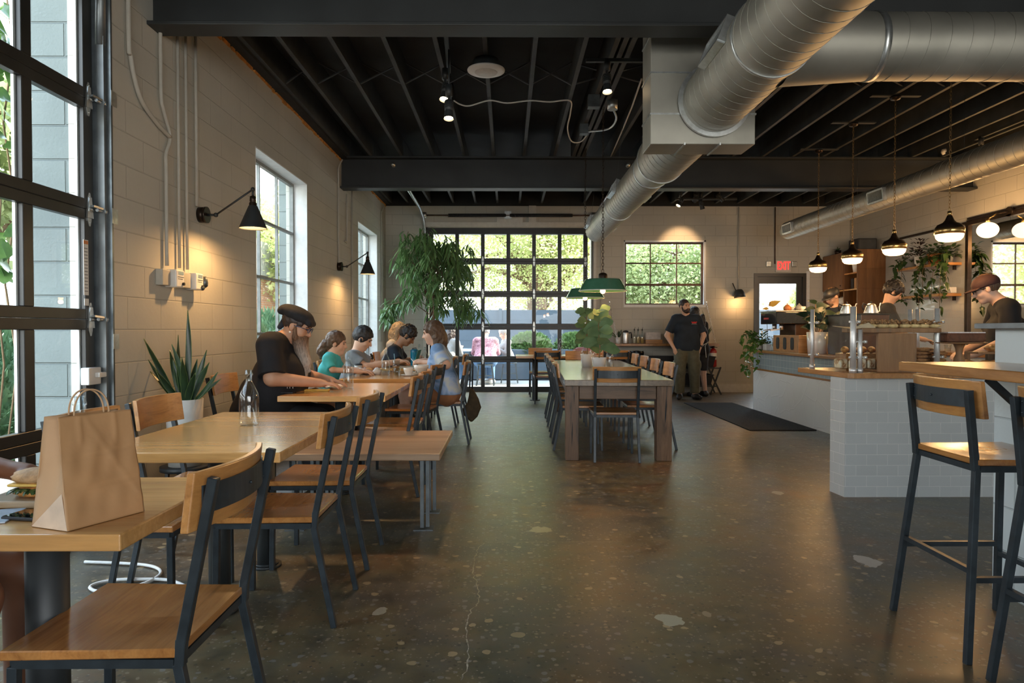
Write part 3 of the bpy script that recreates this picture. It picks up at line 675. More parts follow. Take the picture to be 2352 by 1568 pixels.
# long crack, a thin groove line of pale dust
ck = [(1060,1568),(1075,1530),(1073,1490),(1068,1440),(1082,1405),(1100,1385),(1098,1350),(1085,1320),(1092,1280),(1098,1262),(1112,1248)]
mb = MB(); pts = []
for x, y in ck:
    Y = F*EYE/(y - CY); pts.append(Vector((PX(x, Y), Y, 0)))
R = random.Random(4); fine = []
for a, b in zip(pts, pts[1:]):
    for k in range(6): fine.append(a.lerp(b, k/6) + Vector((R.uniform(-.006, .006), R.uniform(-.004, .004), 0)))
for a, b in zip(fine, fine[1:]):
    wd = R.uniform(.0012, .0035); mb.add([(a.x-wd, a.y, .0006), (a.x+wd, a.y, .0006), (b.x+wd, b.y, .0006), (b.x-wd, b.y, .0006)], [(0,1,2,3)])
mb.add([(-.12, 3.900, .0006), (.66, 3.902, .0006), (.66, 3.906, .0006), (-.12, 3.904, .0006)], [(0,1,2,3)])
setp(mb.build('floor_crack', pm('crack_dust', (.34, .31, .24), .9, var=.4, scale=60)), 'pale jagged crack running across the concrete floor', kind='structure')

def wall_with_holes(name, axis, c0, c1, a0, a1, z1, holes, mat, label):
    """axis 'x': wall spans along X at y c0..c1; axis 'y': along Y at x c0..c1"""
    mb = MB(); xs = sorted({a0, a1} | {h[0] for h in holes} | {h[1] for h in holes})
    for p, q in zip(xs, xs[1:]):
        hs = sorted([h for h in holes if h[0] <= p + 1e-6 and h[1] >= q - 1e-6], key=lambda h: h[2]); z = 0.
        for h in hs + [(0, 0, z1, z1)]:
            if h[2] > z + 1e-4:
                if axis == 'x': mb.box(p, q, c0, c1, z, h[2])
                else: mb.box(c0, c1, p, q, z, h[2])
            z = h[3]
    return struct(name, mb, mat, label)
W1 = (6.44, 8.10, .59, 2.94); W2 = (10.84, 12.42, .59, 2.94); G1 = (.85, 4.10, 0, 3.22)
wall_with_holes('wall_left', 'y', XL-WT, XL, YF, YB+.3, ZT, [G1, W1, W2], M['wall_side'], 'painted concrete block wall with tall windows')
GB = (-1.54, 1.64, 0, 3.2); W3 = (2.27, 3.87, 1.66, 2.96); ED = (4.81, 5.83, 0, 2.32)
wall_with_holes('wall_back', 'x', YB, YB+.28, XL, XR, ZT, [GB, W3, ED], M['wall_back'], 'far painted concrete block wall')
wall_with_holes('wall_right', 'y', XR, XR+.25, YF, YB+.3, ZT, [], M['wall_side'], 'right painted concrete block wall')
wall_with_holes('wall_front', 'x', YF-.25, YF, XL, XR, ZD, [(-1.0, 5.2, .6, 2.95)], M['wall_back'], 'street side wall with wide opening')
struct('ceiling', MB().box(XL-WT, XR+WT, YF-.25, YB+.3, ZD, ZD+.1), M['deck'], 'black roof deck')
struct('trim_1', MB().box(XL-WT, XL+.10, YF, YB, ZT+.02, ZD), M['deck'], 'black rim along the left wall top')
struct('trim_2', MB().box(XR-.10, XR+WT, YF, YB, ZT+.02, ZD), M['deck'], 'black rim along the right wall top')
struct('trim_3', MB().box(XL, XR, YB-.04, YB+.28, ZT, ZD), M['deck'], 'black rim along the back wall top')
mb = MB(); R = random.Random(9); y = 4.72
while y < YB: 
    d = R.uniform(.05, .16); mb.box(XL-.01, XL+.012, y, y+d, ZT-R.uniform(.0, .02), ZT+.022); y += d + R.uniform(0, .06)
struct('trim_4', mb, M['foam'], 'orange foam line where wall meets roof')
# white painted window reveals
for i, (y0, y1, z0, z1) in enumerate((W1, W2)):
    t = .012; mb = MB(); x0, x1 = XL-.155, XL+.001
    mb.box(x0, x1, y0, y0+t, z0, z1).box(x0, x1, y1-t, y1, z0, z1).box(x0, x1, y0+t, y1-t, z1-t, z1).box(x0, XL+.02, y0+t, y1-t, z0, z0+.03)
    struct('trim_%d' % (5+i), mb, M['trimw'], 'white painted reveal of a tall side window')
mb = MB(); mb.box(W3[0], W3[0]+.02, YB-.004, YB+.1, W3[2], W3[3]).box(W3[1]-.035, W3[1], YB-.004, YB+.1, W3[2], W3[3]).box(W3[0], W3[1], YB-.004, YB+.1, W3[3]-.03, W3[3]).box(W3[0], W3[1], YB-.012, YB+.1, W3[2], W3[2]+.05)
struct('trim_7', mb, M['trimw'], 'white painted edge around the back window')
struct('baseboard_back', MB().box(1.66, 4.79, YB-.035, YB, 0, .16).box(5.85, XR, YB-.035, YB, 0, .16), M['cream'], 'painted concrete curb along the back wall')

# steel windows
def steel_window(name, axis, c, a0, a1, z0, z1, nc, nr, mat, label, fw=.035, mw=.018, rows=None, open_bar=None):
    T = sroot(name, label); t = .022
    def bx(m, p, q, za, zb, th=t):
        if axis == 'y': m.box(c-th, c+th, p, q, za, zb)
        else: m.box(p, q, c-th, c+th, za, zb)
    m = MB(); bx(m, a0, a0+fw, z0, z1); bx(m, a1-fw, a1, z0, z1); bx(m, a0+fw, a1-fw, z0, z0+fw); bx(m, a0+fw, a1-fw, z1-fw, z1)
    m.build('window_frame', mat, T)
    m = MB()
    for k in range(1, nc): a = a0 + (a1-a0)*k/nc; bx(m, a-mw/2, a+mw/2, z0+fw, z1-fw, .016)
    zs = rows or [z0 + (z1-z0)*k/nr for k in range(1, nr)]
    for z in zs: bx(m, a0+fw, a1-fw, z-mw*.7, z+mw*.7, .02)
    m.build('muntins', mat, T)
    m = MB(); bx(m, a0+fw, a1-fw, z0+fw, z1-fw, .002); m.build('pane', M['glass'], T)
    if open_bar:
        m = MB(); bx(m, a0+fw, a1-fw, open_bar-.02, open_bar+.02, .028); m.build('opening_rail', M['rust'], T)
        m = MB(); ac = (a0+a1)/2; m.obox((ac, c-.05, open_bar+.03), (.10, .012, .02), RY(.3)); m.obox((ac, c-.04, open_bar+.0), (.03, .04, .03)); m.build('window_latch', M['bronze'], T)
    return T
M['rust'] = pm('rusty_steel', (.085, .048, .032), .75, var=.45, scale=14); M['winsteel'] = pm('grey_window_steel', (.22, .23, .22), .5, .2, var=.15)
steel_window('window_1', 'y', -2.535, W1[0]+.01, W1[1]-.01, W1[2]+.03, W1[3]-.01, 3, 4, M['winsteel'], 'tall steel window with twelve panes beside the wall lamp', rows=[1.18, 1.76, 2.345])
steel_window('window_2', 'y', -2.535, W2[0]+.01, W2[1]-.01, W2[2]+.03, W2[3]-.01, 3, 4, M['winsteel'], 'tall steel window further along the wall', rows=[1.18, 1.76, 2.345])
steel_window('window_3', 'x', YB+.09, W3[0]+.02, W3[1]-.035, W3[2]+.04, W3[3]-.03, 3, 3, M['rust'], 'wide steel window with nine panes above the hanging shelf', rows=[2.10, 2.52], open_bar=2.10)
# roof steel: two big beams, joists, cross bracing
def ibeam(name, y0, y1, label):
    yc = (y0+y1)/2; m = MB()
    m.box(XL-.1, XR+.05, y0, y1, 3.22, 3.245).box(XL-.1, XR+.05, y0, y1, 3.645, 3.67).box(XL-.1, XR+.05, yc-.012, yc+.012, 3.245, 3.645)
    struct(name, m, M['beam'], label, bevel=.004)
ibeam('beam', 4.52, 4.71, 'big black steel roof beam nearest the garage window')
ibeam('beam', 9.68, 9.90, 'big black steel roof beam across the middle of the room')
mb = MB(); xs = [-2.24, -1.92, -1.49, -1.04, -.61, -.19, .24, .667, 1.485]
x = 1.485
while x < 6.4: x += .427; xs.append(x)
for x in xs:
    for y0, y1 in ((YF, 4.60), (4.63, 9.79), (9.80, YB+.02)):
        hw = .02; mb.box(x-hw, x+hw, y0, y1, 3.67, 3.69).box(x-.008, x+.008, y0, y1, 3.69, ZD)
setp(mb.build('ceiling_joists', M['black2']), 'black steel roof joists', kind='structure')
mb = MB()
for a in (.93, 1.0, 1.07): mb.box(a-.022, a+.022, 4.72, 9.78, 3.655, ZD)
setp(mb.build('ceiling_channel', M['black2']), 'triple black steel channel under the roof', kind='structure')
mb = MB(); xx = sorted(xs)
for yb in (6.95, 2.0, 11.6):
    for a, b in zip(xx, xx[1:]):
        mb.bar((a, yb, 3.70), (b, yb, 3.93), .025, .01); mb.bar((a, yb+.03, 3.93), (b, yb+.03, 3.70), .025, .01)
setp(mb.build('ceiling_bracing', M['black2']), 'crossed bracing bars between the roof joists', kind='structure')

# ------------------------------------------------------------------ glazed garage doors (local: x along the door, z up, inner face towards -y)
def garage_door(name, label, loc, rz, beads=True, hinge_cols=(2, 4), lamp_side=True):
    T = sroot(name, label, loc, rz); n = 6; pit = .502; x0 = .085; Wd = x0*2 + n*pit - .075
    mull = [x0 + k*pit - .0375 for k in range(1, n)]
    for s in range(5):
        z0 = s*.64; m = MB(); a, b = .0006, .6394; zb = z0 + (.10 if s == 0 else .06); zt = z0 + .58
        m.box(0, x0, 0, .045, z0+a, z0+b).box(Wd-x0, Wd, 0, .045, z0+a, z0+b)
        m.box(x0, Wd-x0, 0, .045, z0+a, zb).box(x0, Wd-x0, 0, .045, zt, z0+b)
        for q in mull: m.box(q-.0375, q+.0375, .001, .044, zb, zt)
        sec = m.build('door_section', M['doorframe'], T, bevel=.003, seg=1)
        g = MB().box(x0, Wd-x0, .026, .030, zb, zt).build('pane', M['glass'], sec)
        g = MB()   # pale glazing beads on the far side of each pane
        cols = [x0] + [q for q in mull] + [Wd-x0]
        for k in range(n if beads else 0):
            q = cols[k+1] - (.0375 if k < n-1 else 0); g.box(q-.014, q, .031, .046, zb, zt)
        if beads: g.build('glazing_bead', M['trimw'], sec)
    for s in range(1, 5):
        z = s*.64
        for q in [mull[k-1] for k in hinge_cols] + [.045, Wd-.045]:
            h = MB()
            for sg in (1, -1):
                h.prism([(-.022, 0), (.022, 0), (.016, .055), (.006, .085), (-.006, .085), (-.016, .055)], -.004, 0, M=Matrix(((1,0,0),(0,0,1),(0,sg,0))), o=(q, -.001, z + sg*.012))
                for dz in (.03, .065): h.ball((q, -.007, z + sg*(dz+.012)), .005, 6)
            h.cyl((q-.02, -.014, z), (q+.02, -.014, z), .009, n=8)
            h.build('hinge', M['zinc'], T)
    return T, Wd
gb, Wd = garage_door('door_2', 'large black glazed garage door in the back wall', (-1.53, YB+.10, 0), 0, beads=False)
gl, _ = garage_door('door_1', 'large black glazed garage door in the left wall', (-2.44, .95, 0), math.radians(90), hinge_cols=(2, 4))
# local y+ points to -X for the left one: the inner face looks into the room
def track_side(name, y, lab):
    T = sroot(name, lab); m = MB()
    m.bar((XL-.045, y, 0), (XL-.045, y, 2.95), .035, .05)
    m.tube([(XL-.045, y, 2.9), (XL-.04, y, 3.2), (XL+.03, y, 3.45), (XL+.18, y, 3.56), (XL+.5, y, 3.60), (0.2, y, 3.60)], .03, 8)
    m.build('track', M['track'], T)
    m = MB()
    for z in (.55, 1.15, 1.9, 2.6): m.obox((XL-.02, y+.045, z), (.05, .06, .09)); 
    m.build('track_bracket', M['zinc'], T)
    for k in range(1, 5):
        z = .64*k; m = MB(); m.prism([(-.03, -.05), (.03, -.05), (.012, .07), (-.012, .07)], 0, .01, M=Matrix(((0,0,1),(1,0,0),(0,1,0))), o=(XL-.078, y-.075, z))
        m.bar((XL-.06, y-.075, z+.02), (XL-.035, y, z+.01), .03, .012); m.cyl((XL-.04, y-.06, z), (XL-.04, y+.0, z), .010, n=8); m.cyl((XL-.04, y-.012, z), (XL-.04, y+.012, z), .024, n=10)
        m.build('roller_bracket', M['zinc'], T)
    return T
track_side('trim_8', 4.085, 'galvanised roller track of the left garage door')
# back door tracks, springs and header
T = sroot('trim_9', 'galvanised track and torsion spring above the back garage door')
m = MB()
for x in (-1.60, 1.70):
    m.bar((x, YB-.05, 0), (x, YB-.05, 3.1), .04, .05)
m.build('track', M['cream'], T)
m = MB(); m.tube([(-1.60, YB-.05, 3.05), (-1.60, YB-.08, 3.22), (-1.60, YB-.3, 3.36), (-1.60, YB-.8, 3.45), (-1.62, 9.7, 3.56)], .028, 8); m.build('overhead_rail', M['zinc'], T)
m = MB(); m.tube([(1.70, YB-.05, 3.05), (1.70, YB-.08, 3.22), (1.70, YB-.3, 3.36), (1.70, YB-.8, 3.45), (1.72, 9.7, 3.56)], .028, 8); m.build('overhead_rail', M['zinc'], T)
m = MB(); m.cyl((-1.63, YB-.12, 3.42), (1.70, YB-.12, 3.42), .014, n=8); m.build('spring_shaft', M['rust'], T)
m = MB()
for a, b in ((-1.13, -.02), (.05, 1.26)):
    n = int((b-a)/.012); m.cyl((a, YB-.12, 3.42), (b, YB-.12, 3.42), .030, n=12)
    for k in range(0, n, 2): m.cyl((a+k*.012, YB-.12, 3.42), (a+k*.012+.008, YB-.12, 3.42), .036, n=12, caps=True)
m.build('torsion_spring', M['rubber'], T)
m = MB(); m.box(-.05, .08, YB-.13, YB-.02, 3.36, 3.50); m.cyl((-1.63, YB-.12, 3.42), (-1.55, YB-.12, 3.42), .06, n=14); m.cyl((1.62, YB-.12, 3.42), (1.70, YB-.12, 3.42), .06, n=14); m.build('spring_bracket', M['zinc'], T)
struct('trim_10', MB().box(-1.60, 1.70, YB-.05, YB-.002, 3.21, 3.30).box(-.2, .3, YB-.05, YB-.002, 3.30, 3.42).box(.42, .56, YB-.05, YB-.002, 3.3, 3.62), M['cream'], 'pale timber header above the back garage door')
struct('trim_11', MB().box(-1.54, 1.64, YB+.02, YB+.16, 3.08, 3.215), M['doorframe'], 'black lintel strip at the top of the garage door')
struct('trim_12', MB().box(-1.62, -1.535, YB-.03, YB+.02, 0, 3.2).box(1.635, 1.655, YB-.03, YB+.02, 0, 3.2), M['doorframe'], 'black jambs of the back garage door')
struct('trim_13', MB().box(XL-.09, XL-.06, 4.066, 4.099, 0, 3.2).box(XL-.2, XL+.004, 4.099, 4.115, 0, 3.22), M['steel_raw'], 'steel jamb of the left garage door')
T = setp(MB().box(-2.455, -2.405, 3.94, 4.06, .90, 1.00).box(-2.42, -2.38, 4.0, 4.10, .94, .97).build('door_lock', M['white'], bevel=.006), 'white slide lock at the edge of the left garage door', kind='structure')
# stickers on the left door stile
T = sroot('trim_14', 'warning stickers on the garage door stile')
MB().box(-2.4405, -2.4385, 3.955, 4.00, 1.42, 1.74).build('warning_label', M['white'], T)
MB().box(-2.4405, -2.4382, 3.957, 3.998, 1.715, 1.735).build('label_band', pm('orange_print', (.7, .25, .08), .5), T)
m = MB()
for k in range(14): m.box(-2.4405, -2.4382, 3.962, 3.993, 1.44+k*.019, 1.446+k*.019)
m.build('label_print', pm('grey_print', (.3, .3, .3), .5), T)
MB().box(-2.4405, -2.4385, 3.96, 4.0, 1.36, 1.40).build('small_label', M['white'], T)
# exit door
T = sroot('door_3', 'black glazed exit door in the back wall')
m = MB(); fw = .07
m.box(4.81, 4.81+fw, YB-.02, YB+.08, 0, 2.32).box(5.83-fw, 5.83, YB-.02, YB+.08, 0, 2.32).box(4.88, 5.76, YB-.02, YB+.08, 2.25, 2.32); m.build('door_frame', M['doorframe'], T)
m = MB(); m.box(4.88, 4.93, YB+.02, YB+.065, .02, 2.25).box(5.66, 5.76, YB+.02, YB+.065, .02, 2.25).box(4.93, 5.66, YB+.02, YB+.065, 2.12, 2.25).box(4.93, 5.66, YB+.02, YB+.065, .02, .25); m.build('door_leaf', M['doorframe'], T)
MB().box(4.93, 5.66, YB+.04, YB+.045, .25, 2.12).build('pane', M['glass'], T)
m = MB(); m.cyl((4.96, YB-.05, .95), (4.96, YB-.05, 1.2), .012, n=8); m.cyl((4.96, YB-.05, .96), (4.96, YB+.02, .96), .01, n=8).cyl((4.96, YB-.05, 1.19), (4.96, YB+.02, 1.19), .01, n=8); m.build('door_handle', M['chrome'], T)
struct('trim_15', MB().box(5.835, 5.90, YB-.006, YB+.2, 0, 2.36), M['trimw'], 'white jamb beside the exit door')

# ------------------------------------------------------------------ outside
struct('ground_outside', MB().box(-14, XL-WT-.001, -6, 34, -.14, -.02).box(XL-WT, 18, YB+.33, 34, -.14, -.02), M['ground'], 'pale concrete patio outside the building')
setp(MB().box(-4.6, XL-WT-.36, .3, 13, -.02, .03).box(XL-WT-.36, XL-WT-.01, .3, 4.1, -.02, .03).build('mulch_bed', M['mulch']), 'brown mulch bed outside the side windows', 'mulch', kind='stuff')
struct('wall_pier', MB().box(-2.86, XL-WT, 4.12, 4.6, -.02, 3.9), M['block_out'], 'bare grey block pier outside the garage door')
struct('wall_pier_far', MB().box(-2.76, XL-WT, 8.3, 8.7, -.02, 3.9).box(-2.76, XL-WT, 12.6, 13.0, -.02, 3.9), M['block_out'], 'bare grey block piers outside between windows')
T = thing('board_fence', 'blue grey board fence behind the patio, seen through the garage door', 'fence')
MB().box(-5, 9.5, 20.0, 20.05, 0, 1.80).build('fence_boards', M['fence'], T)
m = MB(); 
for k in range(7): m.box(-5+k*2.4-.05, -5+k*2.4+.05, 19.96, 20.0, 0, 1.84)
m.build('fence_posts', M['fence'], T)
T = thing('picket_fence', 'pale pointed picket fence far outside the side garage door', 'fence')
m = MB()
for k in range(110):
    y = -3 + k*.16; m.prism([(0, 0), (.13, 0), (.13, 1.80), (.065, 1.90), (0, 1.80)], -.01, .01, M=Matrix(((0,0,1),(1,0,0),(0,1,0))), o=(-7.5, y, -.02))
m.build('pickets', M['fence_w'], T); MB().box(-7.52, -7.49, -3, 14.6, .4, .5).build('fence_rail', M['fence_w'], T)
T = thing('brick_building', 'sunlit brick house beyond the tall side windows', 'building')
MB().box(-9.5, -8.2, 15.5, 34, 0, 3.0).build('brick_wall', M['brick_out'], T)
MB().box(-9.8, -8.0, 15.2, 34, 3.0, 4.1).build('roof', M['fence_w'], T)
def tree(label, loc, h, cr, n, trunk, mat, lsize=.22, seed=0, group=None, zc=None, tr=.16, droop=.3, density=1.0):
    R = random.Random(seed); T = thing('tree', label, 'tree', loc, 0, group); zc = zc or h*.72
    m = MB(); m.tube([(0,0,-.1), (.05,0,h*.25), (-.04,.05,h*.45), (.06,0,h*.7)], [tr, tr*.8, tr*.65, tr*.3], 10)
    cl = []
    for k in range(trunk):
        a = R.uniform(0, 6.28); z0 = h*R.uniform(.2, .6); q = R.uniform(.55, .95)
        e = Vector((math.cos(a)*cr*q, math.sin(a)*cr*q*.8, zc + R.uniform(-.45, .5)*cr))
        mid = Vector((0, 0, z0)).lerp(e, .5) + Vector((0, 0, .1*cr)); m.tube([(0, 0, z0), mid, e], [tr*.35, tr*.2, .015], 6); cl += [mid, e, mid.lerp(e, .5)]
    m.build('trunk', M['bark'], T)
    m = MB()
    for k in range(n):
        if R.random() < .75:
            c = R.choice(cl); p = c + Vector((R.gauss(0, .32), R.gauss(0, .32), R.gauss(0, .26)))*cr*.55
        else:
            a = R.uniform(0, 6.28); ph = math.acos(R.uniform(-1, 1)); rr = cr*R.uniform(.6, 1.0)
            p = Vector((rr*math.sin(ph)*math.cos(a), rr*math.sin(ph)*math.sin(a)*.8, zc + rr*math.cos(ph)*.8))
        d = Vector((R.uniform(-1, 1), R.uniform(-1, 1), R.uniform(-.9, .3)*(1+droop))).normalized()
        x = d.cross(Vector((R.uniform(-1,1), R.uniform(-1,1), 1))).normalized(); L_ = lsize*R.uniform(.6, 1.3); W_ = L_*.42; nn = x.cross(d)*W_*.3
        m.add([p, p+d*L_*.4+x*W_+nn, p+d*L_, p+d*L_*.4-x*W_+nn, p+d*L_*.45], [(0,1,4),(1,2,4),(2,3,4),(3,0,4)], 0, True)
    m.build('foliage', mat, T)
    return T
tree('sunlit tree with a thick trunk behind the board fence', (.95, 23.0, 0), 8, 4.2, 64000, 26, M['maple'], .09, 1, zc=4.6, tr=.42)
tree('yellow green tree beyond the fence, left in the garage door panes', (-7.6, 24.5, 0), 7, 3.2, 12000, 16, M['maple'], .17, 2, zc=3.9)
tree('leafy green tree beyond the fence, right of the thick trunk', (14.8, 26, 0), 7, 2.9, 12000, 16, M['maple'], .16, 3, zc=3.7)
tree('green maple filling the back window above the hanging shelf', (4.35, 17.4, 0), 5.4, 1.85, 30000, 26, M['maple2'], .08, 4, zc=2.7, tr=.08)
tree('pale tree far behind the exit door', (13.6, 30, 0), 3.2, 1.2, 3000, 8, M['maple'], .25, 5, zc=2.4)
tree('tree outside the left garage door', (-5.6, 6.8, 0), 5.2, 1.5, 5200, 12, M['maple2'], .13, 6, zc=3.2, tr=.09)
def bush(name, label, cat, c, r, n, mat, L_=.07, seed=0, group=None, spike=False):
    R = random.Random(seed); m = MB()
    for k in range(n):
        a = R.uniform(0, 6.28); ph = math.acos(R.uniform(-.3, 1)); rr = R.uniform(.7, 1.02)
        q = Vector((math.sin(ph)*math.cos(a)*r[0], math.sin(ph)*math.sin(a)*r[1], math.cos(ph)*r[2]))*rr
        d = (q.normalized() + Vector((R.uniform(-.7,.7), R.uniform(-.7,.7), R.uniform(-.3,.9)))).normalized()
        x = d.cross(Vector((R.uniform(-1,1), R.uniform(-1,1), R.uniform(-1, 1)))).normalized(); l = L_*R.uniform(.6, 1.4); wv = l*(.12 if spike else .4)
        m.add([q, q+d*l*.45+x*wv, q+d*l, q+d*l*.45-x*wv], [(0,1,2,3)], 0, True)
    T = thing(name, label, cat, c, 0, group); m.build('foliage', mat, T)
    m = MB(); m.ball((0, 0, r[2]*.1), (r[0]*.72, r[1]*.72, r[2]*.75), 12, wob=.08, seed=seed); m.build('branches', M['hedge'] if not spike else M['juniper'], T)
    return T
bush('hedge_shrub', 'clipped round shrub behind the patio diners, beside the trunk', 'shrub', (.58, 17.2, .72), (.55, .5, .42), 3500, M['hedge'], .07, 11)
bush('hedge_shrub', 'clipped round shrub on the right, behind the far table', 'shrub', (1.75, 17.2, .72), (.55, .5, .42), 3500, M['hedge'], .07, 12)
setp(MB().box(-2.5, 3.4, 16.7, 17.7, 0, .74).build('planter_box', M['fence'], bevel=.01), 'long grey planter box under the clipped shrubs', 'planter')
bush('juniper_bush', 'feathery green juniper outside the nearest garage panes', 'shrub', (-4.05, 5.3, .30), (.85, 1.2, .92), 16000, M['juniper'], .10, 13, spike=True)
bush('juniper_bush', 'feathery green juniper outside the tall window by the bearded person', 'shrub', (-3.6, 10.4, .6), (.7, 1.6, .85), 6000, M['juniper'], .13, 14, spike=True)
T = thing('climbing_vine', 'broad leaved vine hanging outside the left garage door', 'vine')
m = MB(); R = random.Random(21)
for k in range(95):
    y = 4.18 + R.uniform(-.12, .25); z = R.choice([1.65, 1.72, 2.35, 2.55, 2.75, 3.1, 3.0, 2.9]) + R.uniform(-.12, .17); x = -3.10 + R.uniform(-.12, .1)
    m.leaf((x, y, z), (R.uniform(-.4,.6), R.uniform(-1,1), R.uniform(-1,.1)), (1, R.uniform(-.5,.5), .6), R.uniform(.10, .16), R.uniform(.09, .13), .15, .15, 4, shape='heart')
m.build('leaves', M['pothos'], T)
m = MB()
for q in range(3): m.tube([(-3.12, 4.12+q*.10 + .05*math.sin(z*3+q), z*.5) for z in range(0, 8)], .006, 5)
m.build('stems', M['stem'], T)
# ------------------------------------------------------------------ air ducts
def duct_run(mb, sm, pts, seam=.16, n=40):
    """pts: list of (p, r); seams every so often"""
    for (p, r), (q, s) in zip(pts, pts[1:]):
        p = Vector(p); q = Vector(q); mb.cyl(p, q, r, s, n, caps=False)
        L = (q-p).length; d = (q-p).normalized(); x, y, _ = fr(d)
        if abs(r-s) < 1e-4 and L > .3:      # spiral lock seam
            turns = L/seam; N = int(turns*28)
            sm.tube([p + d*(L*k/N) + x*((r+.001)*math.cos(2*math.pi*turns*k/N)) + y*((r+.001)*math.sin(2*math.pi*turns*k/N)) for k in range(N+1)], .0019, 4)
def register(parent, c, ax, nrm, L=.40, H=.16):
    """grille: c centre on duct, ax along, nrm outwards"""
    ax = Vector(ax).normalized(); nrm = Vector(nrm).normalized(); up = nrm.cross(ax); Mx = Matrix((ax, up, nrm)).transposed()
    m = MB(); t = .02; c = Vector(c)
    for s in (-1, 1):
        m.obox(c + up*(s*H/2), (L, t, .05), Mx); m.obox(c + ax*(s*L/2), (t, H, .05), Mx)
    g = m.build('register_frame', M['zinc'], parent)
    m = MB()
    for k in range(1, 17): m.obox(c + ax*(-L/2 + L*k/17), (.004, H-.02, .02), Mx)
    m.build('louvres', M['zinc'], g); MB().obox(c - nrm*.012, (L-.02, H-.02, .006), Mx).build('register_back', M['rubber'], g)
DX, DZ = 1.51, 2.89
T = thing('air_duct', 'large round galvanised duct running down the middle of the ceiling', 'duct')
m = MB(); s = MB()
duct_run(m, s, [((DX, -3.2, DZ), .235), ((DX, 5.02, DZ), .235)], .115); duct_run(m, s, [((DX, 5.30, DZ), .235), ((DX, 6.72, DZ), .235), ((DX, 7.1, DZ), .196), ((DX, 11.5, DZ), .196)], .13)
m.cyl((DX, 11.5, DZ), (DX, 11.52, DZ), .196, .18, 40)
m.build('duct_body', M['duct'], T); s.build('spiral_seam', M['duct'], T)
for y, r in ((2.72, .238), (3.9, .238), (4.99, .262), (5.32, .25), (6.7, .238), (7.12, .2), (9.2, .199)): MB().cyl((DX, y-.012, DZ), (DX, y+.012, DZ), r+.004, n=40).build('collar', M['zinc'], T)
for y, r in ((4.22, .235), (5.7, .235), (8.5, .196), (11.1, .196)):
    for sx in (-1, 1):
        nr = Vector((sx*.93, 0, .37 if sx < 0 else .1)).normalized(); register(T, Vector((DX, y, DZ)) + nr*(r+.012), (0, 1, 0), nr, .40, .15)
m = MB()
for y in (3.4, 6.1, 8.0, 10.4):
    for sx in (-1, 1): m.cyl((DX + sx*.235, y, DZ), (DX + sx*.15, y, 3.68), .0016, n=5)
m.build('hanger_wires', M['steel'], T)
T = thing('duct_plenum', 'boxy sheet metal plenum around the big duct below the beam', 'duct')
MB().box(1.05, 1.82, 5.02, 5.32, 2.58, 3.66).build('plenum_box', M['duct'], T, bevel=.006)
m = MB()
for z in (2.80, 3.10, 3.38): m.box(1.045, 1.825, 5.013, 5.327, z-.006, z+.006)
for x in (1.3, 1.56): m.box(x-.006, x+.006, 5.013, 5.327, 2.573, 2.59)
m.build('standing_seams', M['zinc'], T)
T = thing('branch_duct', 'round duct branching off to the right under the near beam', 'duct')
m = MB(); s = MB(); duct_run(m, s, [((1.62, 4.05, DZ), .225), ((2.15, 4.05, DZ), .19)]); duct_run(m, s, [((2.15, 4.05, DZ), .19), ((XR-.02, 4.05, DZ), .19)], .12)
m.build('duct_body', M['duct'], T); s.build('spiral_seam', M['duct'], T)
MB().cyl((2.13, 4.05, DZ), (2.17, 4.05, DZ), .196, n=40).build('collar', M['zinc'], T)
T = thing('side_duct', 'slimmer round duct hanging along the right wall above the counter', 'duct')
m = MB(); s = MB(); duct_run(m, s, [((4.82, 11.70, 2.92), .147), ((4.82, 7.7, 2.92), .147), ((4.82, 7.5, 2.92), .157), ((4.82, .5, 2.92), .157)], .12)
m.lathe([(.147, 0), (.143, .02), (.12, .045), (.06, .06), (0, .064)], (4.82, 11.70, 2.92), 36, M=RX(-math.pi/2))
m.build('duct_body', M['duct'], T); s.build('spiral_seam', M['duct'], T)
for y, r in ((11.35, .147), (8.62, .147), (5.8, .157)): register(T, Vector((4.82, y, 2.92)) + Vector((-.98, 0, -.10)).normalized()*(r+.01), (0, 1, 0), (-.98, 0, -.10), .36, .14)
m = MB()
for y in (11.5, 9.4, 7.2, 5): m.cyl((4.82, y, 3.06), (4.82, y, 3.69), .0016, n=5)
m.build('hanger_wires', M['steel'], T)

# ------------------------------------------------------------------ ceiling fittings
T = thing('ceiling_speaker', 'round white perforated speaker with dark dome hung under the joists', 'speaker', (-.19, 6.2, 3.538))
MB().lathe([(0, 0), (.10, .001), (.150, .004), (.168, .012), (.170, .02), (.168, .026), (0, .03)], n=40).build('grille', M['white'], T)
MB().lathe([(.102, -.001), (.1, -.003), (0, -.003)], n=32).build('speaker_mesh', M['cream'], T)
MB().lathe([(.128, .026), (.128, .07), (.11, .115), (.06, .13), (0, .132)], n=32).build('dome', M['steel_raw'], T)
def track_head(p, d, label, group='black track spotlights', power=0, spot=50, top=None):
    T = thing('track_spotlight', label, 'spotlight', p, 0, group); d = Vector(d).normalized()
    MB().cyl((0, 0, .02), (0, 0, .14), .012, n=10).cyl((0, 0, .10), (0, 0, .20), .03, n=12).cyl((0, 0, .1), (0, 0, (top or 3.62) - p[2]), .008, n=8).build('stem', M['black'], T)
    m = MB(); m.cyl(-d*.07, d*.03, .034, .036, 16).cyl(d*.03, d*.10, .036, .043, 16, caps=False)
    for k in range(5): m.cyl(-d*(.065-k*.016), -d*(.060-k*.016), .04, n=16)
    m.build('lamp_can', M['black'], T)
    MB().cyl(d*.085, d*.09, .036, n=18).build('lens', M['spotglow'], T)
    if power: lamp('spot_beam', 'SPOT', Vector(p) + d*.12, power, (1, .60, .30), .04, d, spot, .7)
    return T
def track_rail(a, b, label, grp=None):
    o = MB().bar(a, b, .035, .03).build('lighting_track', M['black']); setp(o, label, 'lighting track', grp)
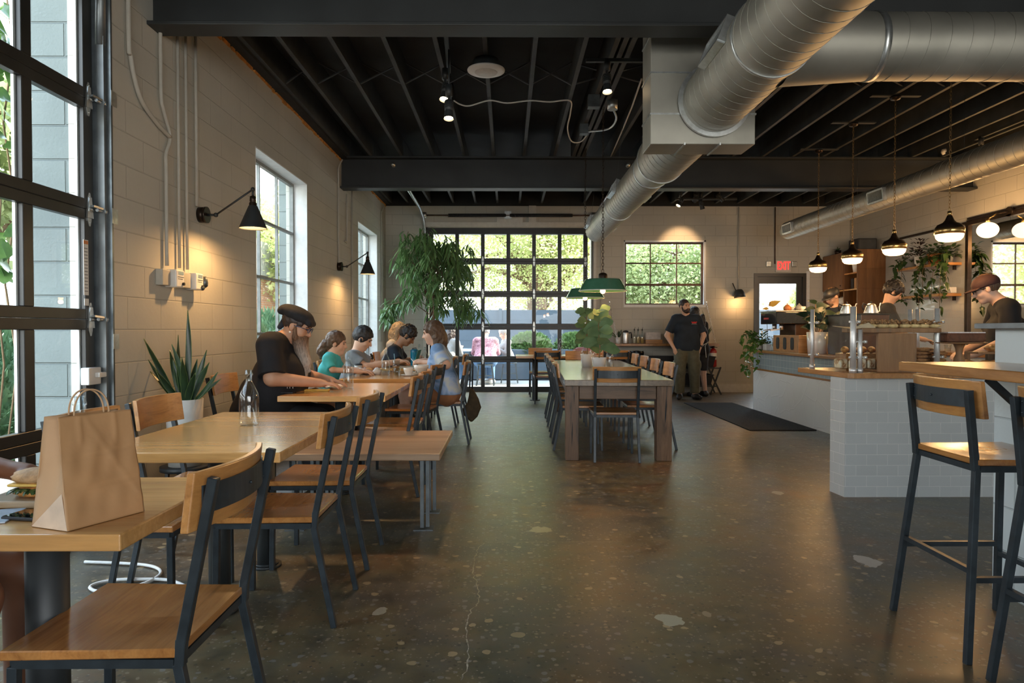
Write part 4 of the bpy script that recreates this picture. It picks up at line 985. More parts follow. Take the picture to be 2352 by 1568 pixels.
track_rail((-.55, 6.5, 3.655), (-.50, 5.6, 3.655), 'black lighting track beside the round speaker')
MB_ = MB()
track_head((PX(1024, 6.3), 6.3, PZ(212, 6.3)), (-.1, -.35, -1), 'black spotlight left of the round speaker, upper of its pair', power=22, spot=70)
track_head((PX(1032, 5.9), 5.9, PZ(252, 5.9)), (.0, -.25, -1), 'black spotlight left of the round speaker, lower of its pair', power=22, spot=70)
track_rail((.70, 6.1, 3.61), (1.25, 6.1, 3.61), 'short black lighting track left of the plenum box')
track_head((PX(1393, 6.1), 6.1, 3.42), (0, -.25, -1), 'black spotlight under the short track left of the plenum', power=40, spot=75)
track_rail((3.0, 12.2, 3.55), (4.1, 12.2, 3.55), 'black lighting track near the back wall')
for x, y, d, l, p in ((1563, 463, (-.5, -.2, -.8), 'leftmost of the spotlights near the back wall', 25), (1597, 452, (.0, .75, -.6), 'spotlight near the back wall aimed at the window', 45), (1610, 468, (.3, .2, -.9), 'third spotlight along the back wall track', 0), (1652, 452, (.7, .1, -.7), 'rightmost of the spotlights near the back wall', 25)):
    track_head((PX(x, 12.2), 12.2, PZ(y, 12.2)), d, l, power=p)
track_rail((5.9, 8.6, 3.62), (5.9, 4.4, 3.62), 'long black lighting track above the slim side duct')
for (X, Y, l, p) in ((5.9, 7.7, 'black spotlight near the right wall, above the side duct', 50), (5.9, 8.5, 'black spotlight further back above the side duct', 30), (5.9, 5.6, 'black spotlight right of the side duct towards the bar', 40)):
    track_head((X, Y, 3.42), (.3, -.1, -1), l, power=p, spot=80)
T = thing('junction_box', 'grey junction box with conduit on the ceiling channel', 'electrical box')
MB().box(.86, .96, 8.1, 8.2, 3.54, 3.655).build('box', M['steel_raw'], T); MB().box(.84, .96, 7.1, 7.2, 3.53, 3.655).build('box', M['steel_raw'], T)
m = MB(); m.cyl((1.12, 7.3, 3.56), (1.12, 7.3, 3.66), .055, n=16).build('round_box', M['zinc'], T)
m = MB(); m.tube(spl([(1.12, 7.3, 3.58), (1.20, 7.55, 3.54), (1.16, 7.85, 3.52), (.96, 8.1, 3.56)]), .012, 8); m.build('conduit', M['zinc'], T)
m = MB(); m.tube(spl([(PX(1043, 7.3), 7.3, 3.655), (-.50, 7.32, 3.62), (-.40, 7.34, 3.612), (-.19, 7.3, 3.655), (.0, 7.32, 3.635), (.24, 7.3, 3.655), (.45, 7.3, 3.642), (.667, 7.3, 3.655), (.70, 7.6, 3.62), (.70, 7.95, 3.55), (.78, 8.3, 3.50), (.90, 8.35, 3.51), (.96, 8.2, 3.56)]), .008, 6)
setp(m.build('electrical_cable', M['cream']), 'white cable looping across the underside of the joists', 'cable')
m = MB(); m.tube([(PX(1472, 6.6), 6.6, 3.63), (PX(1450, 7.4), 7.4, 3.62), (PX(1425, 8.4), 8.4, 3.62), (PX(1402, 9.5), 9.5, 3.62)], .009, 6)
setp(m.build('electrical_cable', M['cream']), 'white cable running along a joist towards the big beam', 'cable')
# security camera
T = thing('security_camera', 'small white security camera above the side duct', 'camera', (6.182, 9.64, PZ(350, 9.64)))
MB().lathe([(0, .05), (.04, .045), (.05, .02), (.05, 0), (.035, -.03), (0, -.04)], n=20).build('housing', M['white'], T); MB().ball((-.0, -.03, -.01), .022, 12).build('lens', M['rubber'], T)
MB().cyl((0,0,.04), (0,0,3.672-PZ(350, 9.64)), .01, n=8).build('mount', M['white'], T)

# ------------------------------------------------------------------ conduits on walls
def conduit(label, pts, r=.013, mat=None, box=None):
    m = MB(); m.tube(spl(pts, 5) if len(pts) > 2 else pts, r*.85, 10); o = m.build('wall_conduit', mat or M['wallpaint']); setp(o, label, 'conduit'); return o
M['wallpaint'] = pm('wall_paint', tuple(c*.85 for c in WALLC), .6, var=.06)
wx = XL + .02
conduit('painted conduit curving down the wall beside the garage door', [(wx, 4.27, 3.6), (wx, 4.27, 3.0), (wx, 4.29, 2.92), (wx, 4.33, 2.80), (wx, 4.42, 2.68), (wx, 4.60, 2.60), (wx, 4.78, 2.555)], .017)
conduit('painted conduit bending around another pipe down to the left white control box', [(wx, 4.66, 3.6), (wx, 4.66, 2.85), (wx, 4.69, 2.72), (wx, 4.78, 2.56), (wx, 4.72, 2.42), (wx, 4.72, 2.3), (wx, 4.72, 1.66)], .015)
conduit('straight painted conduit, third pipe from the garage door', [(wx, 4.90, 3.6), (wx, 4.90, 1.66)], .013)
conduit('straight painted conduit, fourth pipe from the garage door', [(wx, 5.02, 3.6), (wx, 5.02, 1.66)], .013)
conduit('painted conduit dropping to the near wall lamp', [(wx, 5.18, 3.6), (wx, 5.18, 2.15)], .014)
conduit('painted conduit dropping to the wall lamp between the windows', [(wx+.03, 9.62, 3.6), (wx, 9.55, 3.48), (wx, 9.52, 3.3), (wx, 9.52, 2.15)], .014)
conduit('short painted conduit hooking left under the big beam', [(wx, 10.02, 3.2), (wx, 10.02, 2.55), (wx, 9.98, 2.5), (wx, 9.88, 2.5)], .013)
conduit('long painted conduit left of the far side window', [(wx, 10.35, 3.6), (wx, 10.35, .3)], .014)
conduit('painted conduit beyond the far side window', [(wx+.03, 12.9, 3.55), (wx, 12.8, 3.4), (wx, 12.75, 3.2), (wx, 12.75, 1.0)], .013)
conduit('grey conduit down to the black wall lamp on the back wall', [(PX(1696, 13.28), 13.27, 3.6), (PX(1696, 13.28), 13.27, 2.0)], .016)
conduit('grey conduit down to the exit sign', [(PX(1780, 13.28), 13.27, 3.6), (PX(1780, 13.28), 13.27, 2.5)], .013, M['rust'])
conduit('painted conduit right of the garage door', [(1.82, 13.27, 3.6), (1.82, 13.27, .3)], .013)
def ctrl_box(y, label, dirty=False):
    T = thing('control_box', label, 'control box', (XL, y, 1.575))
    MB().box(0, .05, -.12, -.01, -.055, .055).build('back_box', M['wallpaint'], T, bevel=.006)
    MB().box(0, .085, 0, .12, -.062, .062).build('cover', M['white'], T, bevel=.01)
    MB().box(.0851, .087, .03, .10, .028, .05).build('display', M['zinc'], T)
    m = MB(); [m.box(.0851, .087, .025+k*.018, .032+k*.018, -.005, .0) for k in range(4)]; m.box(.0851, .087, .02, .105, .01, .013).cyl((.085, .09, -.035), (.098, .09, -.035), .011, n=12); m.build('buttons', M['rubber'], T)
    if dirty: m = MB(); m.ball((.08, .135, .0), (.03, .022, .045), 9, wob=.2, seed=3); m.ball((.088, .10, -.045), (.012, .03, .018), 8, wob=.3, seed=4); m.build('glue_residue', M['steel_raw'], T)
ctrl_box(4.72, 'white wall control box nearest the garage door'); ctrl_box(5.02, 'white wall control box with brown residue, right of its twin', True)

# ------------------------------------------------------------------ wall lamps and pendants
def sconce(y, label, power):
    T = thing('wall_lamp', label, 'lamp', (XL, y, 2.10), 0, 'black cone wall lamps with swing arms')
    MB().cyl((0, 0, 0), (.045, 0, 0), .06, n=24).cyl((.045, 0, 0), (.06, 0, 0), .063, n=24).build('back_plate', M['bronze'], T)
    m = MB(); m.cyl((.06, 0, 0), (.12, 0, 0), .009, n=8); m.ball((.125, 0, 0), .018, 10); m.tube([(.125, 0, 0), (.42, -.03, .19)], .0075, 8); m.ball((.42, -.03, .19), .017, 10); m.cyl((.42, -.03, .19), (.42, -.03, .13), .009, n=8); m.build('swing_arm', M['black'], T)
    MB().lathe([(.012, .14), (.022, .135), (.024, .10), (.02, .095), (.028, .085), (.028, .06)], (.42, -.03, 0), 16).build('lamp_socket', M['bronze'], T)
    MB().lathe([(.030, .065), (.034, .06), (.100, -.10), (.104, -.108), (.101, -.108), (.096, -.10), (.030, .055)], (.42, -.03, 0), 36).build('lamp_shade', M['black'], T)
    MB().ball((.42, -.03, -.01), .026, 12).build('bulb', M['bulb'], T)
    lamp('sconce_light', 'POINT', (XL+.42, y-.03, 2.03), power, WARM, .03)
sconce(5.27, 'black cone wall lamp beside the nearer tall window', 15); sconce(9.55, 'black cone wall lamp between the two tall windows', 13)
T = thing('wall_lamp', 'small black hooded lamp on the back wall left of the exit door', 'lamp', (PX(1697, 13.2), 13.29, PZ(676, 13.2)))
MB().cyl((0, 0, .04), (0, -.06, .04), .05, n=18).build('back_plate', M['black'], T)
m = MB(); m.cyl((-.12, -.10, .22), (-.04, -.12, .02), .010, n=8); m.build('arm', M['black'], T)
m = MB(); m.lathe([(.02, .10), (.06, .09), (.085, .05), (.10, 0), (.11, -.06), (.105, -.06), (.09, .0), (.02, .08)], (0, -.14, 0), 28, M=RY(-.15)); m.build('lamp_shade', M['black'], T)
MB().ball((0, -.14, -.02), .03, 10).build('bulb', M['bulb'], T)
lamp('hood_light', 'POINT', (PX(1697, 13.1), 13.08, PZ(694, 13.1)), 2.2, WARM, .03)
def chain(m, p, q, link=.034, r=.0026, w=.0085):
    p = Vector(p); q = Vector(q); L = (q-p).length; n = max(1, int(L/(link*.78))); d = (q-p)/L; x, y, _ = fr(d)
    for k in range(n):
        c = p + d*(L*(k+.5)/n); s = x if k % 2 else y; pts = []
        for t in range(8): a = 2*math.pi*t/8; pts.append(c + s*(w*math.cos(a)) + d*(link*.5*math.sin(a)))
        m.tube(pts, r, 4, closed=True)
for k, (X, Y, l) in enumerate(((4.24, 9.3, 'brass and milk glass pendant furthest back over the counter'), (4.10, 8.1, 'second brass and milk glass pendant from the back'), (4.07, 7.17, 'third brass pendant from the back, above the dark haired barista'), (3.92, 6.04, 'largest looking brass pendant, nearest over the pastry counter'))):
    zb = 2.0; T = thing('counter_pendant', l, 'pendant lamp', (X, Y, zb), 0, 'brass and glass pendants over the counter')
    MB().lathe([(0, 0), (.05, .001), (.085, .010), (.105, .032), (.112, .06), (.112, .068)], n=36).build('glass_shade', M['lampglow'], T)
    MB().lathe([(.112, .064), (.118, .066), (.119, .112), (.114, .116)], n=36).build('brass_band', M['brass'], T)
    MB().lathe([(.114, .114), (.112, .124), (.095, .150), (.055, .168), (.036, .19), (.026, .215), (.018, .235), (.0, .24)], n=36).build('cap', M['bronze'], T)
    m = MB(); 
    for a in (0, 2.1, 4.2): m.ball((.119*math.cos(a), .119*math.sin(a), .09), .007, 8)
    m.cyl((0, 0, .23), (0, 0, .27), .02, .016, 12).build('finial', M['brass'], T)
    m = MB(); chain(m, (0, 0, .27), (0, 0, 1.64), .04, .0024, .009); m.build('chain', M['chainm'], T)
    MB().lathe([(0, 1.62), (.045, 1.63), (.055, 1.65), (.055, 1.66), (0, 1.665)], n=20).build('canopy', M['bronze'], T); MB().box(-.26, .26, -.03, .03, 1.662, 1.675).build('mounting_bar', M['black2'], T)
    lamp('pendant_light', 'POINT', (X, Y, zb-.12), 8, WARM, .10)
for X, Y, zb, l in ((1.05, 7.5, 1.645, 'green enamel pendant nearest over the long dark table'), (1.05, 9.2, 1.645, 'green enamel pendant further back over the long dark table')):
    T = thing('enamel_pendant', l, 'pendant lamp', (X, Y, zb), 0, 'green enamel pendants over the long table')
    MB().lathe([(.265, 0), (.262, .004), (.20, .115), (.19, .128), (.05, .133), (.05, .128), (.185, .122), (.194, .113), (.256, .004)], n=48).build('lamp_shade', M['green'], T)
    MB().lathe([(.262, -.003), (.268, 0), (.266, .006), (.260, .006)], n=48).build('shade_rim', M['white'], T)
    MB().lathe([(.05, .13), (.05, .175), (.042, .19), (.02, .2), (0, .2)], n=20).build('lamp_socket', M['bronze'], T)
    MB().lathe([(0, -.03), (.02, -.024), (.03, -.005), (.026, .02), (.014, .05), (.014, .12)], n=16).build('bulb', M['bulb'], T)
    m = MB(); chain(m, (0, 0, .2), (0, 0, 3.66-zb), .045, .003, .011); m.build('chain', M['bronze'], T)
    lamp('green_pendant_light', 'POINT', (X, Y, zb-.05), 2, WARM, .03)
for k, (Y, l) in enumerate(((9.1, 'left of the round glass globe lamps above the mirror'), (7.95, 'right of the round glass globe lamps above the mirror'))):
    X = 6.42; z = 2.55; T = thing('globe_lamp', l, 'lamp', (X, Y, z), 0, 'glowing globe lamps above the mirror')
    MB().ball((0, 0, 0), (.128, .128, .105), 28).build('glass_shade', M['globeglow'], T)
    m = MB(); m.cyl((0, 0, .10), (0, 0, .155), .03, .02, 14); m.cyl((0, 0, .15), (.13, 0, .22), .01, n=8); m.build('arm', M['brass'], T)
    MB().cyl((.20, -.1, .23), (.245, -.1, .23), .065, n=24).cyl((.12, 0, .22), (.21, -.1, .23), .012, n=8).build('back_plate', M['bronze'], T)
    lamp('globe_light', 'POINT', (X-.2, Y, z-.05), 14, WARM, .12)

# ------------------------------------------------------------------ exit sign and its neighbours
X0, X1 = PX(1783, 13.28), PX(1815, 13.28)
T = thing('exit_sign', 'lit sign with red EXIT letters above the door', 'sign', ((X0+X1)/2, 13.27, PZ(611, 13.28)))
MB().box(-.15, .15, -.025, .03, -.115, .115).build('sign_case', M['cream'], T, bevel=.006)
def text(s, size, mat, parent, loc, rot, ext=.003, name='lettering', bold=0):
    cu = bpy.data.curves.new(name, 'FONT'); cu.body = s; cu.size = size; cu.extrude = ext; cu.align_x = 'CENTER'; cu.align_y = 'CENTER'; cu.offset = bold
    cu.materials.append(mat); c_ = bpy.data.objects.new(name, cu); COL.objects.link(c_)
    bpy.context.view_layer.update(); me = bpy.data.meshes.new_from_object(c_.evaluated_get(bpy.context.evaluated_depsgraph_get())); bpy.data.objects.remove(c_)
    if not me.materials: me.materials.append(mat)
    o = bpy.data.objects.new(name, me); COL.objects.link(o); o.parent = parent; o.location = loc; o.rotation_euler = rot; return o
t = text('EXIT', .22, M['exitred'], T, (0, -.028, 0), (math.pi/2, 0, 0), bold=.004); t.scale = (.56, 1, 1)
for x, nm in ((1766, 'left'), (1825, 'right')):
    T = thing('alarm_box', 'small grey louvred box just %s of the exit sign' % nm, 'alarm', (PX(x, 13.28), 13.3, PZ(606, 13.28)))
    MB().box(-.05, .05, -.04, 0, -.055, .055).build('case', M['zinc'], T, bevel=.01)
    m = MB(); [m.box(-.035, .035, -.043, -.04, -.04+k*.018, -.033+k*.018) for k in range(5)]; m.build('slots', M['rubber'], T)

# ------------------------------------------------------------------ chairs
def chair_parts(T, sh=.455, foot=True, stool=False):
    """sitter looks towards +y; seat centre at origin"""
    w, d = (.215, .21) if not stool else (.20, .19); n = 10; m = MB(); vs = []; top = []
    def zz(u, v):
        g = .012*math.exp(-((u*1.5)**2 + ((v+.15)*1.5)**2)); r = -.004*max(0, abs(v)-.85)/.15; return sh - g + r*0
    fs = []
    for j in range(n+1):
        for i in range(n+1):
            u = -1 + 2*i/n; v = -1 + 2*j/n; hw = w*(1 + .03*v); vs.append((u*hw, v*d, zz(u, v)))
    for j in range(n):
        for i in range(n): a = j*(n+1)+i; fs.append((a, a+1, a+n+2, a+n+1))
    N = len(vs); per = [i for i in range(n)] + [n + j*(n+1) for j in range(n)] + [n*(n+1)+n-i for i in range(n)] + [(n-j)*(n+1) for j in range(n)]
    for k in per: p = vs[k]; vs.append((p[0], p[1], sh-.024))
    q = len(per)
    for k in range(q): fs.append((per[(k+1) % q], per[k], N+k, N+(k+1) % q))
    fs.append(tuple(N+k for k in reversed(range(q))))
    m.add(vs, fs, 0, False); o = m.build('seat', M['seat'], T, bevel=.003, seg=1)
    m = MB(); f = .022; z1 = sh-.026; yb = -d+.012; yf = d-.02; xw = w-.018
    m.bar((-xw, yf, z1-.012), (xw, yf, z1-.012), f).bar((-xw, yb, z1-.012), (xw, yb, z1-.012), f).bar((-xw, yb, z1-.012), (-xw, yf, z1-.012), f).bar((xw, yb, z1-.012), (xw, yf, z1-.012), f)
    m.build('seat_frame', M['steel'], T)
    ex = .0 if not stool else .05
    for s in (-1, 1):
        m = MB(); m.bar((s*xw, yf, z1-.02), (s*(xw+.005+ex), yf+.005+ex*.5, 0), .024); m.build('leg', M['steel'], T, bevel=.002, seg=1)
        m = MB(); b = -d-.075
        m.bar((s*xw, yb-.008, sh-.04), (s*(xw+.008+ex), (-d-.08) if not stool else (-d-.06), 0), .024); m.build('leg', M['steel'], T, bevel=.002, seg=1)
        m = MB(); k0 = (s*xw, yb-.012, sh-.045); k1 = (s*(xw+.002), -d-.085 if not stool else -d-.03, sh+.41 if not stool else sh+.255); m.bar(k0, (k0[0], k0[1]-.004, sh+.02), .024); m.bar((k0[0], k0[1]-.004, sh+.01), k1, .024); m.build('back_post', M['steel'], T, bevel=.002, seg=1)
    # curved wooden back slat and steel strap behind it
    zt, zb = (sh+.425, sh+.28) if not stool else (sh+.29, sh+.15)
    yc = (-d-.075) if not stool else -d-.03
    m = MB(); W = w+.008; n = 14; vs = []
    for k in range(n+1):
        u = -1 + 2*k/n; y = yc + .016 + .045*u*u - .03
        for z, tl in ((zb, .012), (zt, -.006)): vs += [(u*W, y + .020 + tl, z), (u*W, y + tl, z)]
    fs = []
    for k in range(n): a = k*4; b = a+4; fs += [(a, b, b+2, a+2), (a+1, a+3, b+3, b+1), (a+2, b+2, b+3, a+3), (a, a+1, b+1, b)]
    fs += [(0, 2, 3, 1), (n*4, n*4+1, n*4+3, n*4+2)]
    m.add(vs, fs, 0, False); m.build('backrest', M['slat'], T, bevel=.003, seg=2)
    m = MB(); vs = []; z0s, z1s = zb+.04, zt-.035
    for k in range(n+1):
        u = -1 + 2*k/n; y = yc - .018 + .045*u*u*.85
        for z in (z0s, z1s): vs += [(u*(xw+.002), y, z), (u*(xw+.002), y-.004, z)]
    m.add(vs, fs, 0, False)
    for u in (-.9, 0, .9):
        for z in (((z0s+z1s)/2,) if u == 0 else (z0s+.014, z1s-.014)): m.ball((u*xw*.97, yc - .024 + .045*u*u*.85, z), .0045, 6)
    m.build('back_strap', M['steel'], T)
    if stool:
        hz = .30; m = MB()
        def at(s, fb, z):
            t = 1 - z/(sh-.04); 
            return (s*(xw + (.005+ex)*t), (yf+.005*t+ex*.5*t) if fb else (yb-.008)*(1-t) + (-d-.06)*t, z)
        MB().bar(at(-1, 1, hz-.04), at(1, 1, hz-.04), .02).build('foot_rail', M['steel'], T)
        MB().bar(at(-1, 0, hz+.03), at(1, 0, hz+.03), .02).build('foot_rail', M['steel'], T)
        for s in (-1, 1): MB().bar(at(s, 1, hz), at(s, 0, hz), .02).build('side_rail', M['steel'], T)
    return T
R90 = math.pi/2
CH0 = chair_parts(thing('dining_chair', 'x', 'chair', (0, 0, 0), 0)); used = [False]
def chair(x, y, rz, label, group=None):
    if not used[0]:
        used[0] = True; CH0.location = (x, y, 0); CH0.rotation_euler = (0, 0, rz); CH0['label'] = label
        if group: CH0['group'] = group
        return CH0
    c = dup(CH0, (x, y, 0), rz, label)
    if group: c['group'] = group
    elif 'group' in c: del c['group']
    return c
GW = 'chairs along the window tables'; GL = 'chairs around the long dark table'; GF = 'chairs at the far table by the garage door'
# aisle side of the window tables: they face -x (the seat centre is .21 ahead of its rear edge)
for y, x, a, l in ((1.84, -1.00, 0, 'nearest chair of all, in front of the table with the paper bag'),
                   (2.99, -1.00, 0, 'aisle chair at the bottle table, second chair from the camera'),
                   (3.66, -1.00, 0, 'aisle chair at the far corner of the bottle table'),
                   (5.17, -.94, 0, 'aisle chair half hidden behind the low table, by the bearded person\'s table'),
                   (5.75, -.94, 0, 'second aisle chair at the bearded person\'s table'),
                   (6.80, -.95, -.12, 'slightly turned aisle chair in front of the person in the blue shirt'),
                   (8.72, -.93, 0, 'aisle chair beyond the person in the blue shirt'),
                   (9.62, -.85, 0, 'farthest aisle chair along the window tables')):
    chair(x, y, R90 + a, l, GW)
chair(-.70, 7.47, R90, 'chair under the person in the blue tie-dye shirt', GW)
# window side: facing +x
for y, x, l in ((1.75, -1.86, 'chair under the person cut off by the frame edge'), (2.87, -1.51, 'window side chair partly hidden behind the paper bag'), (3.49, -1.53, 'window side chair in front of the potted snake plant'),
                (5.25, -1.92, 'chair under the bearded person'), (6.95, -1.86, 'chair under the child in teal'), (7.62, -1.80, 'chair under the person in grey'), (8.9, -1.75, 'chair under the person leaning over the laptop'), (10.45, -1.75, 'empty window side chair left of the laptop user'), (9.65, -1.80, 'chair under the long haired blond person')):
    chair(x, y, -R90, l, GW)

# ------------------------------------------------------------------ tables
def win_table(x0, x1, y0, y1, label, peds):
    T = thing('dining_table', label, 'table', ((x0+x1)/2, (y0+y1)/2, 0), 0, 'oak tables along the window wall')
    w, d = (x1-x0)/2, (y1-y0)/2
    MB().box(-w, w, -d, d, .712, .752).build('tabletop', M['table'], T, bevel=.004)
    for k, (px, py, ph) in enumerate(peds):
        px -= (x0+x1)/2; py -= (y0+y1)/2
        MB().cyl((px, py, .01), (px, py, .70), .052 if ph else .045, n=28).build('pedestal', M['black'], T)
        MB().cyl((px, py, 0), (px, py, .012), .075, n=28).cyl((px, py, .012), (px, py, .02), .06, n=28).build('base_flange', M['black'], T)
        m = MB(); m.bar((px-.25, py, .704), (px+.25, py, .704), .05, .012); m.bar((px, py-.2, .704), (px, py+.2, .704), .05, .012); m.build('top_bracket', M['black'], T)
win_table(-1.66, -.885, 1.56, 2.17, 'oak table with the brown paper bag, nearest the camera', [(-1.254, 1.86, 1)])
win_table(-1.62, -.866, 2.60, 3.89, 'oak table with one glass bottle, behind the paper bag table', [(-1.246, 2.95, 0), (-1.246, 3.52, 0)])
win_table(-1.62, -.86, 4.81, 6.00, 'oak table where the bearded person sits', [(-1.24, 5.1, 0), (-1.24, 5.72, 0)])
win_table(-1.60, -.83, 6.50, 7.80, 'oak table with cups and a bowl, between child and blue shirt', [(-1.22, 6.8, 0), (-1.22, 7.5, 0)])
win_table(-1.58, -.83, 8.22, 9.9, 'oak table carrying the laptop and blue water bottle', [(-1.2, 8.5, 0), (-1.2, 9.3, 0)])
T = thing('low_table', 'low pale wooden table jutting into the aisle on thin steel legs', 'table', (-.92, 4.52, 0))
MB().box(-.53, .52, -.47, .48, .44, .482).build('tabletop', M['bench'], T, bevel=.006)
for x in (-.36, .42):
    for y in (-.36, .03, .40):
        if y == .40 and x > 0: continue
        m = MB(); m.bar((x-.02, y, .012), (x-.02, y, .44), .022); m.bar((x+.012, y+.02, .012), (x+.012, y+.02, .44), .022); m.build('leg', M['steel_raw'], T)
        MB().box(x-.07, x+.05, y-.035, y+.06, 0, .006).build('foot_plate', M['steel_raw'], T)
# long dark table
LTA = math.radians(-2.4)
LT = thing('long_table', 'long dark reclaimed timber table with thick square legs', 'table', (1.03, 6.27, 0), LTA)
MB().box(-.5, .5, 0, 4.1, .70, .757).build('tabletop', M['darktop'], LT, bevel=.004)
for x0, x1 in ((-.49, -.365), (.355, .495)):
    for y0 in (.05, 3.9):
        MB().box(x0, x1, y0, y0+.14, 0, .699).build('leg', M['darkwood'], LT, bevel=.005)
for y in (.07, 3.95): MB().box(-.362, .352, y, y+.05, .575, .698).build('end_apron', M['darkwoodx'], LT, bevel=.003)
MB().box(-.46, -.41, .2, 3.89, .58, .698).box(.41, .46, .2, 3.89, .58, .698).build('side_apron', wood('side_apron_wood', (.16, .105, .065), (.12, .08, .045), 'Y', 1.3, .5, .1, 5), LT)
m = MB(); m.add([(.43, .0495, .33), (.441, .0495, .42), (.448, .0495, .52), (.440, .0495, .62), (.432, .0495, .50), (.427, .0495, .40)], [(0,1,2,3,4,5)]); m.add([(-.43, .0495, .12), (-.422, .0495, .25), (-.425, .0495, .38), (-.434, .0495, .25)], [(0,1,2,3)]); m.add([(-.41, .0495, .5), (-.405, .0495, .6), (-.408, .0495, .66), (-.414, .0495, .6)], [(0,1,2,3)])
m.build('timber_splits', M['rubber'], LT)
for k, y in enumerate((7.07, 7.93, 8.78, 9.63)):
    o = ('nearest', 'second', 'third', 'farthest')[k]
    dx = (y-6.27)*math.tan(-LTA)
    chair(.75 + dx*.55, y, -R90 + LTA, '%s chair along the garage door side of the long dark table' % o, GL)
    chair(1.40 + dx*1.15, y+.05, R90 + LTA, '%s chair along the counter side of the long dark table' % o, GL)
chair(1.02, 6.52, LTA, 'chair at the near end of the long dark table, back to the camera', GL)
chair(1.16, 10.75, math.pi, 'chair at the far end of the long dark table', GL)
# far table
T = thing('dining_table', 'oak table in front of the back garage door', 'table', (.95, 11.9, 0), 0)
MB().box(-.80, .95, -.38, .38, .735, .775).build('tabletop', M['table'], T, bevel=.004)
for x in (-.47, .6): MB().cyl((x, -.1, 0), (x, -.1, .735), .05, n=20).build('pedestal', M['black'], T); MB().cyl((x, -.1, 0), (x, -.1, .012), .09, n=20).build('base_flange', M['black'], T)
chair(.66, 11.48, 0, 'chair with its back to the camera at the far oak table, by the pedestal', GF); chair(.62, 12.55, math.pi, 'empty chair behind the far oak table', GF)
chair(1.80, 11.50, 0, 'right chair with its back to the camera at the far oak table', GF); chair(1.55, 12.52, math.pi, 'chair under the person in pink at the far oak table', GF)
# ------------------------------------------------------------------ bar ledge, pony wall, stools
struct('wall_pony', MB().box(2.285, 2.50, -1.0, 3.18, 0, 1.225), masonry('pony_block', ('Y', 'Z'), .406, .2033, (.64, .70, .71), (.62, .68, .69), (.5, .56, .57), .005, .6, .6, .08), 'painted block half wall behind the stools')
struct('trim_pony', MB().box(2.225, 2.56, -1.05, 3.24, 1.225, 1.25), M['concretepot'], 'grey cap on the half wall', bevel=.004)
T = thing('bar_ledge', 'thick wooden bar ledge along the half wall by the stools', 'counter')
MB().box(1.83, 2.284, -1.0, 3.18, 1.028, 1.07).build('ledge_top', M['counter'], T, bevel=.005)
for y in (2.75, 1.6, .4):
    m = MB(); m.bar((2.266, y, .72), (2.266, y, 1.028), .03, .03); m.bar((2.26, y, .74), (1.95, y, 1.02), .025, .025); m.build('ledge_bracket', M['steel'], T)
#
ST = chair_parts(thing('bar_stool', 'wooden bar stool with steel legs, fully in view by the ledge', 'stool', (1.93, 2.70, 0), -R90, 'bar stools at the ledge'), .74, stool=True)
dup(ST, (1.93, 2.10, 0), -R90, 'bar stool cut off by the picture edge, nearer the camera')
# ------------------------------------------------------------------ service counters
T = thing('service_counter', 'long counter with square blue grey tiles over pale embossed panels', 'counter')
def emboss():
    m, nt, b = newmat('embossed_panel'); L = nt.links.new; tc = nd(nt, 'ShaderNodeTexCoord')
    v = nd(nt, 'ShaderNodeTexVoronoi', i_Scale=3.6, feature='DISTANCE_TO_EDGE'); L(tc.outputs['Object'], v.inputs['Vector'])
    mr = nd(nt, 'ShaderNodeMapRange'); mr.inputs['From Max'].default_value = .035; L(v.outputs[0], mr.inputs[0])
    bp = nd(nt, 'ShaderNodeBump', i_Strength=.35, i_Distance=.006); bp.invert = True; L(mr.outputs[0], bp.inputs['Height']); L(bp.outputs[0], b.inputs['Normal'])
    b.inputs['Base Color'].default_value = (.80, .80, .79, 1); b.inputs['Roughness'].default_value = .5; return m
MB().box(3.78, 4.2, 6.7, 10.45, 0, .615).build('panel_base', emboss(), T)
MB().box(3.78, 4.2, 6.7, 10.45, .64, .882).build('tiled_band', M['tile_sq'], T)
MB().box(3.765, 4.2, 6.695, 10.46, .615, .64).build('wood_trim', M['counter'], T)
MB().box(3.70, 4.30, 6.65, 10.5, .882, .92).build('worktop', M['counter'], T, bevel=.004)
T = thing('pastry_counter', 'white brick tiled counter end under the pastry display', 'counter')
m = MB(); m.prism([(2.457, 4.94), (5.2, 4.94), (5.2, 5.5), (2.78, 5.5), (2.44, 5.13)], 0, .868); 
pb = m.build('tiled_base', [M['tile_x'], M['tile_y']], T)
for p in pb.data.polygons:
    if abs(p.normal.x) > .6: p.material_index = 1
m = MB(); m.prism([(2.475, 4.86), (5.25, 4.86), (5.25, 5.62), (2.40, 5.62), (2.445, 4.89)], .87, .908); m.build('worktop', M['counter'], T, bevel=.004)
T = thing('display_case', 'glass display case with round steel posts on the pastry counter', 'display case')
for x, y, z0, z1, r in ((2.475, 5.52, .908, 1.385, .016), (2.525, 4.965, .908, 1.388, .021), (2.575, 4.965, .908, 1.222, .017), (3.27, 5.52, .908, 1.385, .017), (3.33, 5.52, .908, 1.385, .017), (3.20, 5.06, .908, 1.378, .02), (4.3, 4.965, .908, 1.378, .02)):
    m = MB(); m.cyl((x, y, z0), (x, y, z1), r, n=20); m.cyl((x, y, z0), (x, y, z0+.03), r+.006, n=20)
    for z in (z0+.11, min(z1-.09, z0+.37)): m.cyl((x-.03, y, z), (x+.045, y, z), .008, n=10).cyl((x+.03, y-.0, z), (x+.05, y, z), .012, n=12)
    m.build('steel_post', M['poststeel'], T)
MB().box(2.505, 2.512, 5.0, 5.50, .93, 1.352).build('glass_panel', M['glass_case'], T)
MB().box(2.56, 3.18, 4.950, 4.956, .93, 1.332).build('glass_panel', M['glass_case'], T)
MB().box(3.23, 4.25, 4.950, 4.956, .93, 1.185).build('glass_panel', M['glass_case'], T)
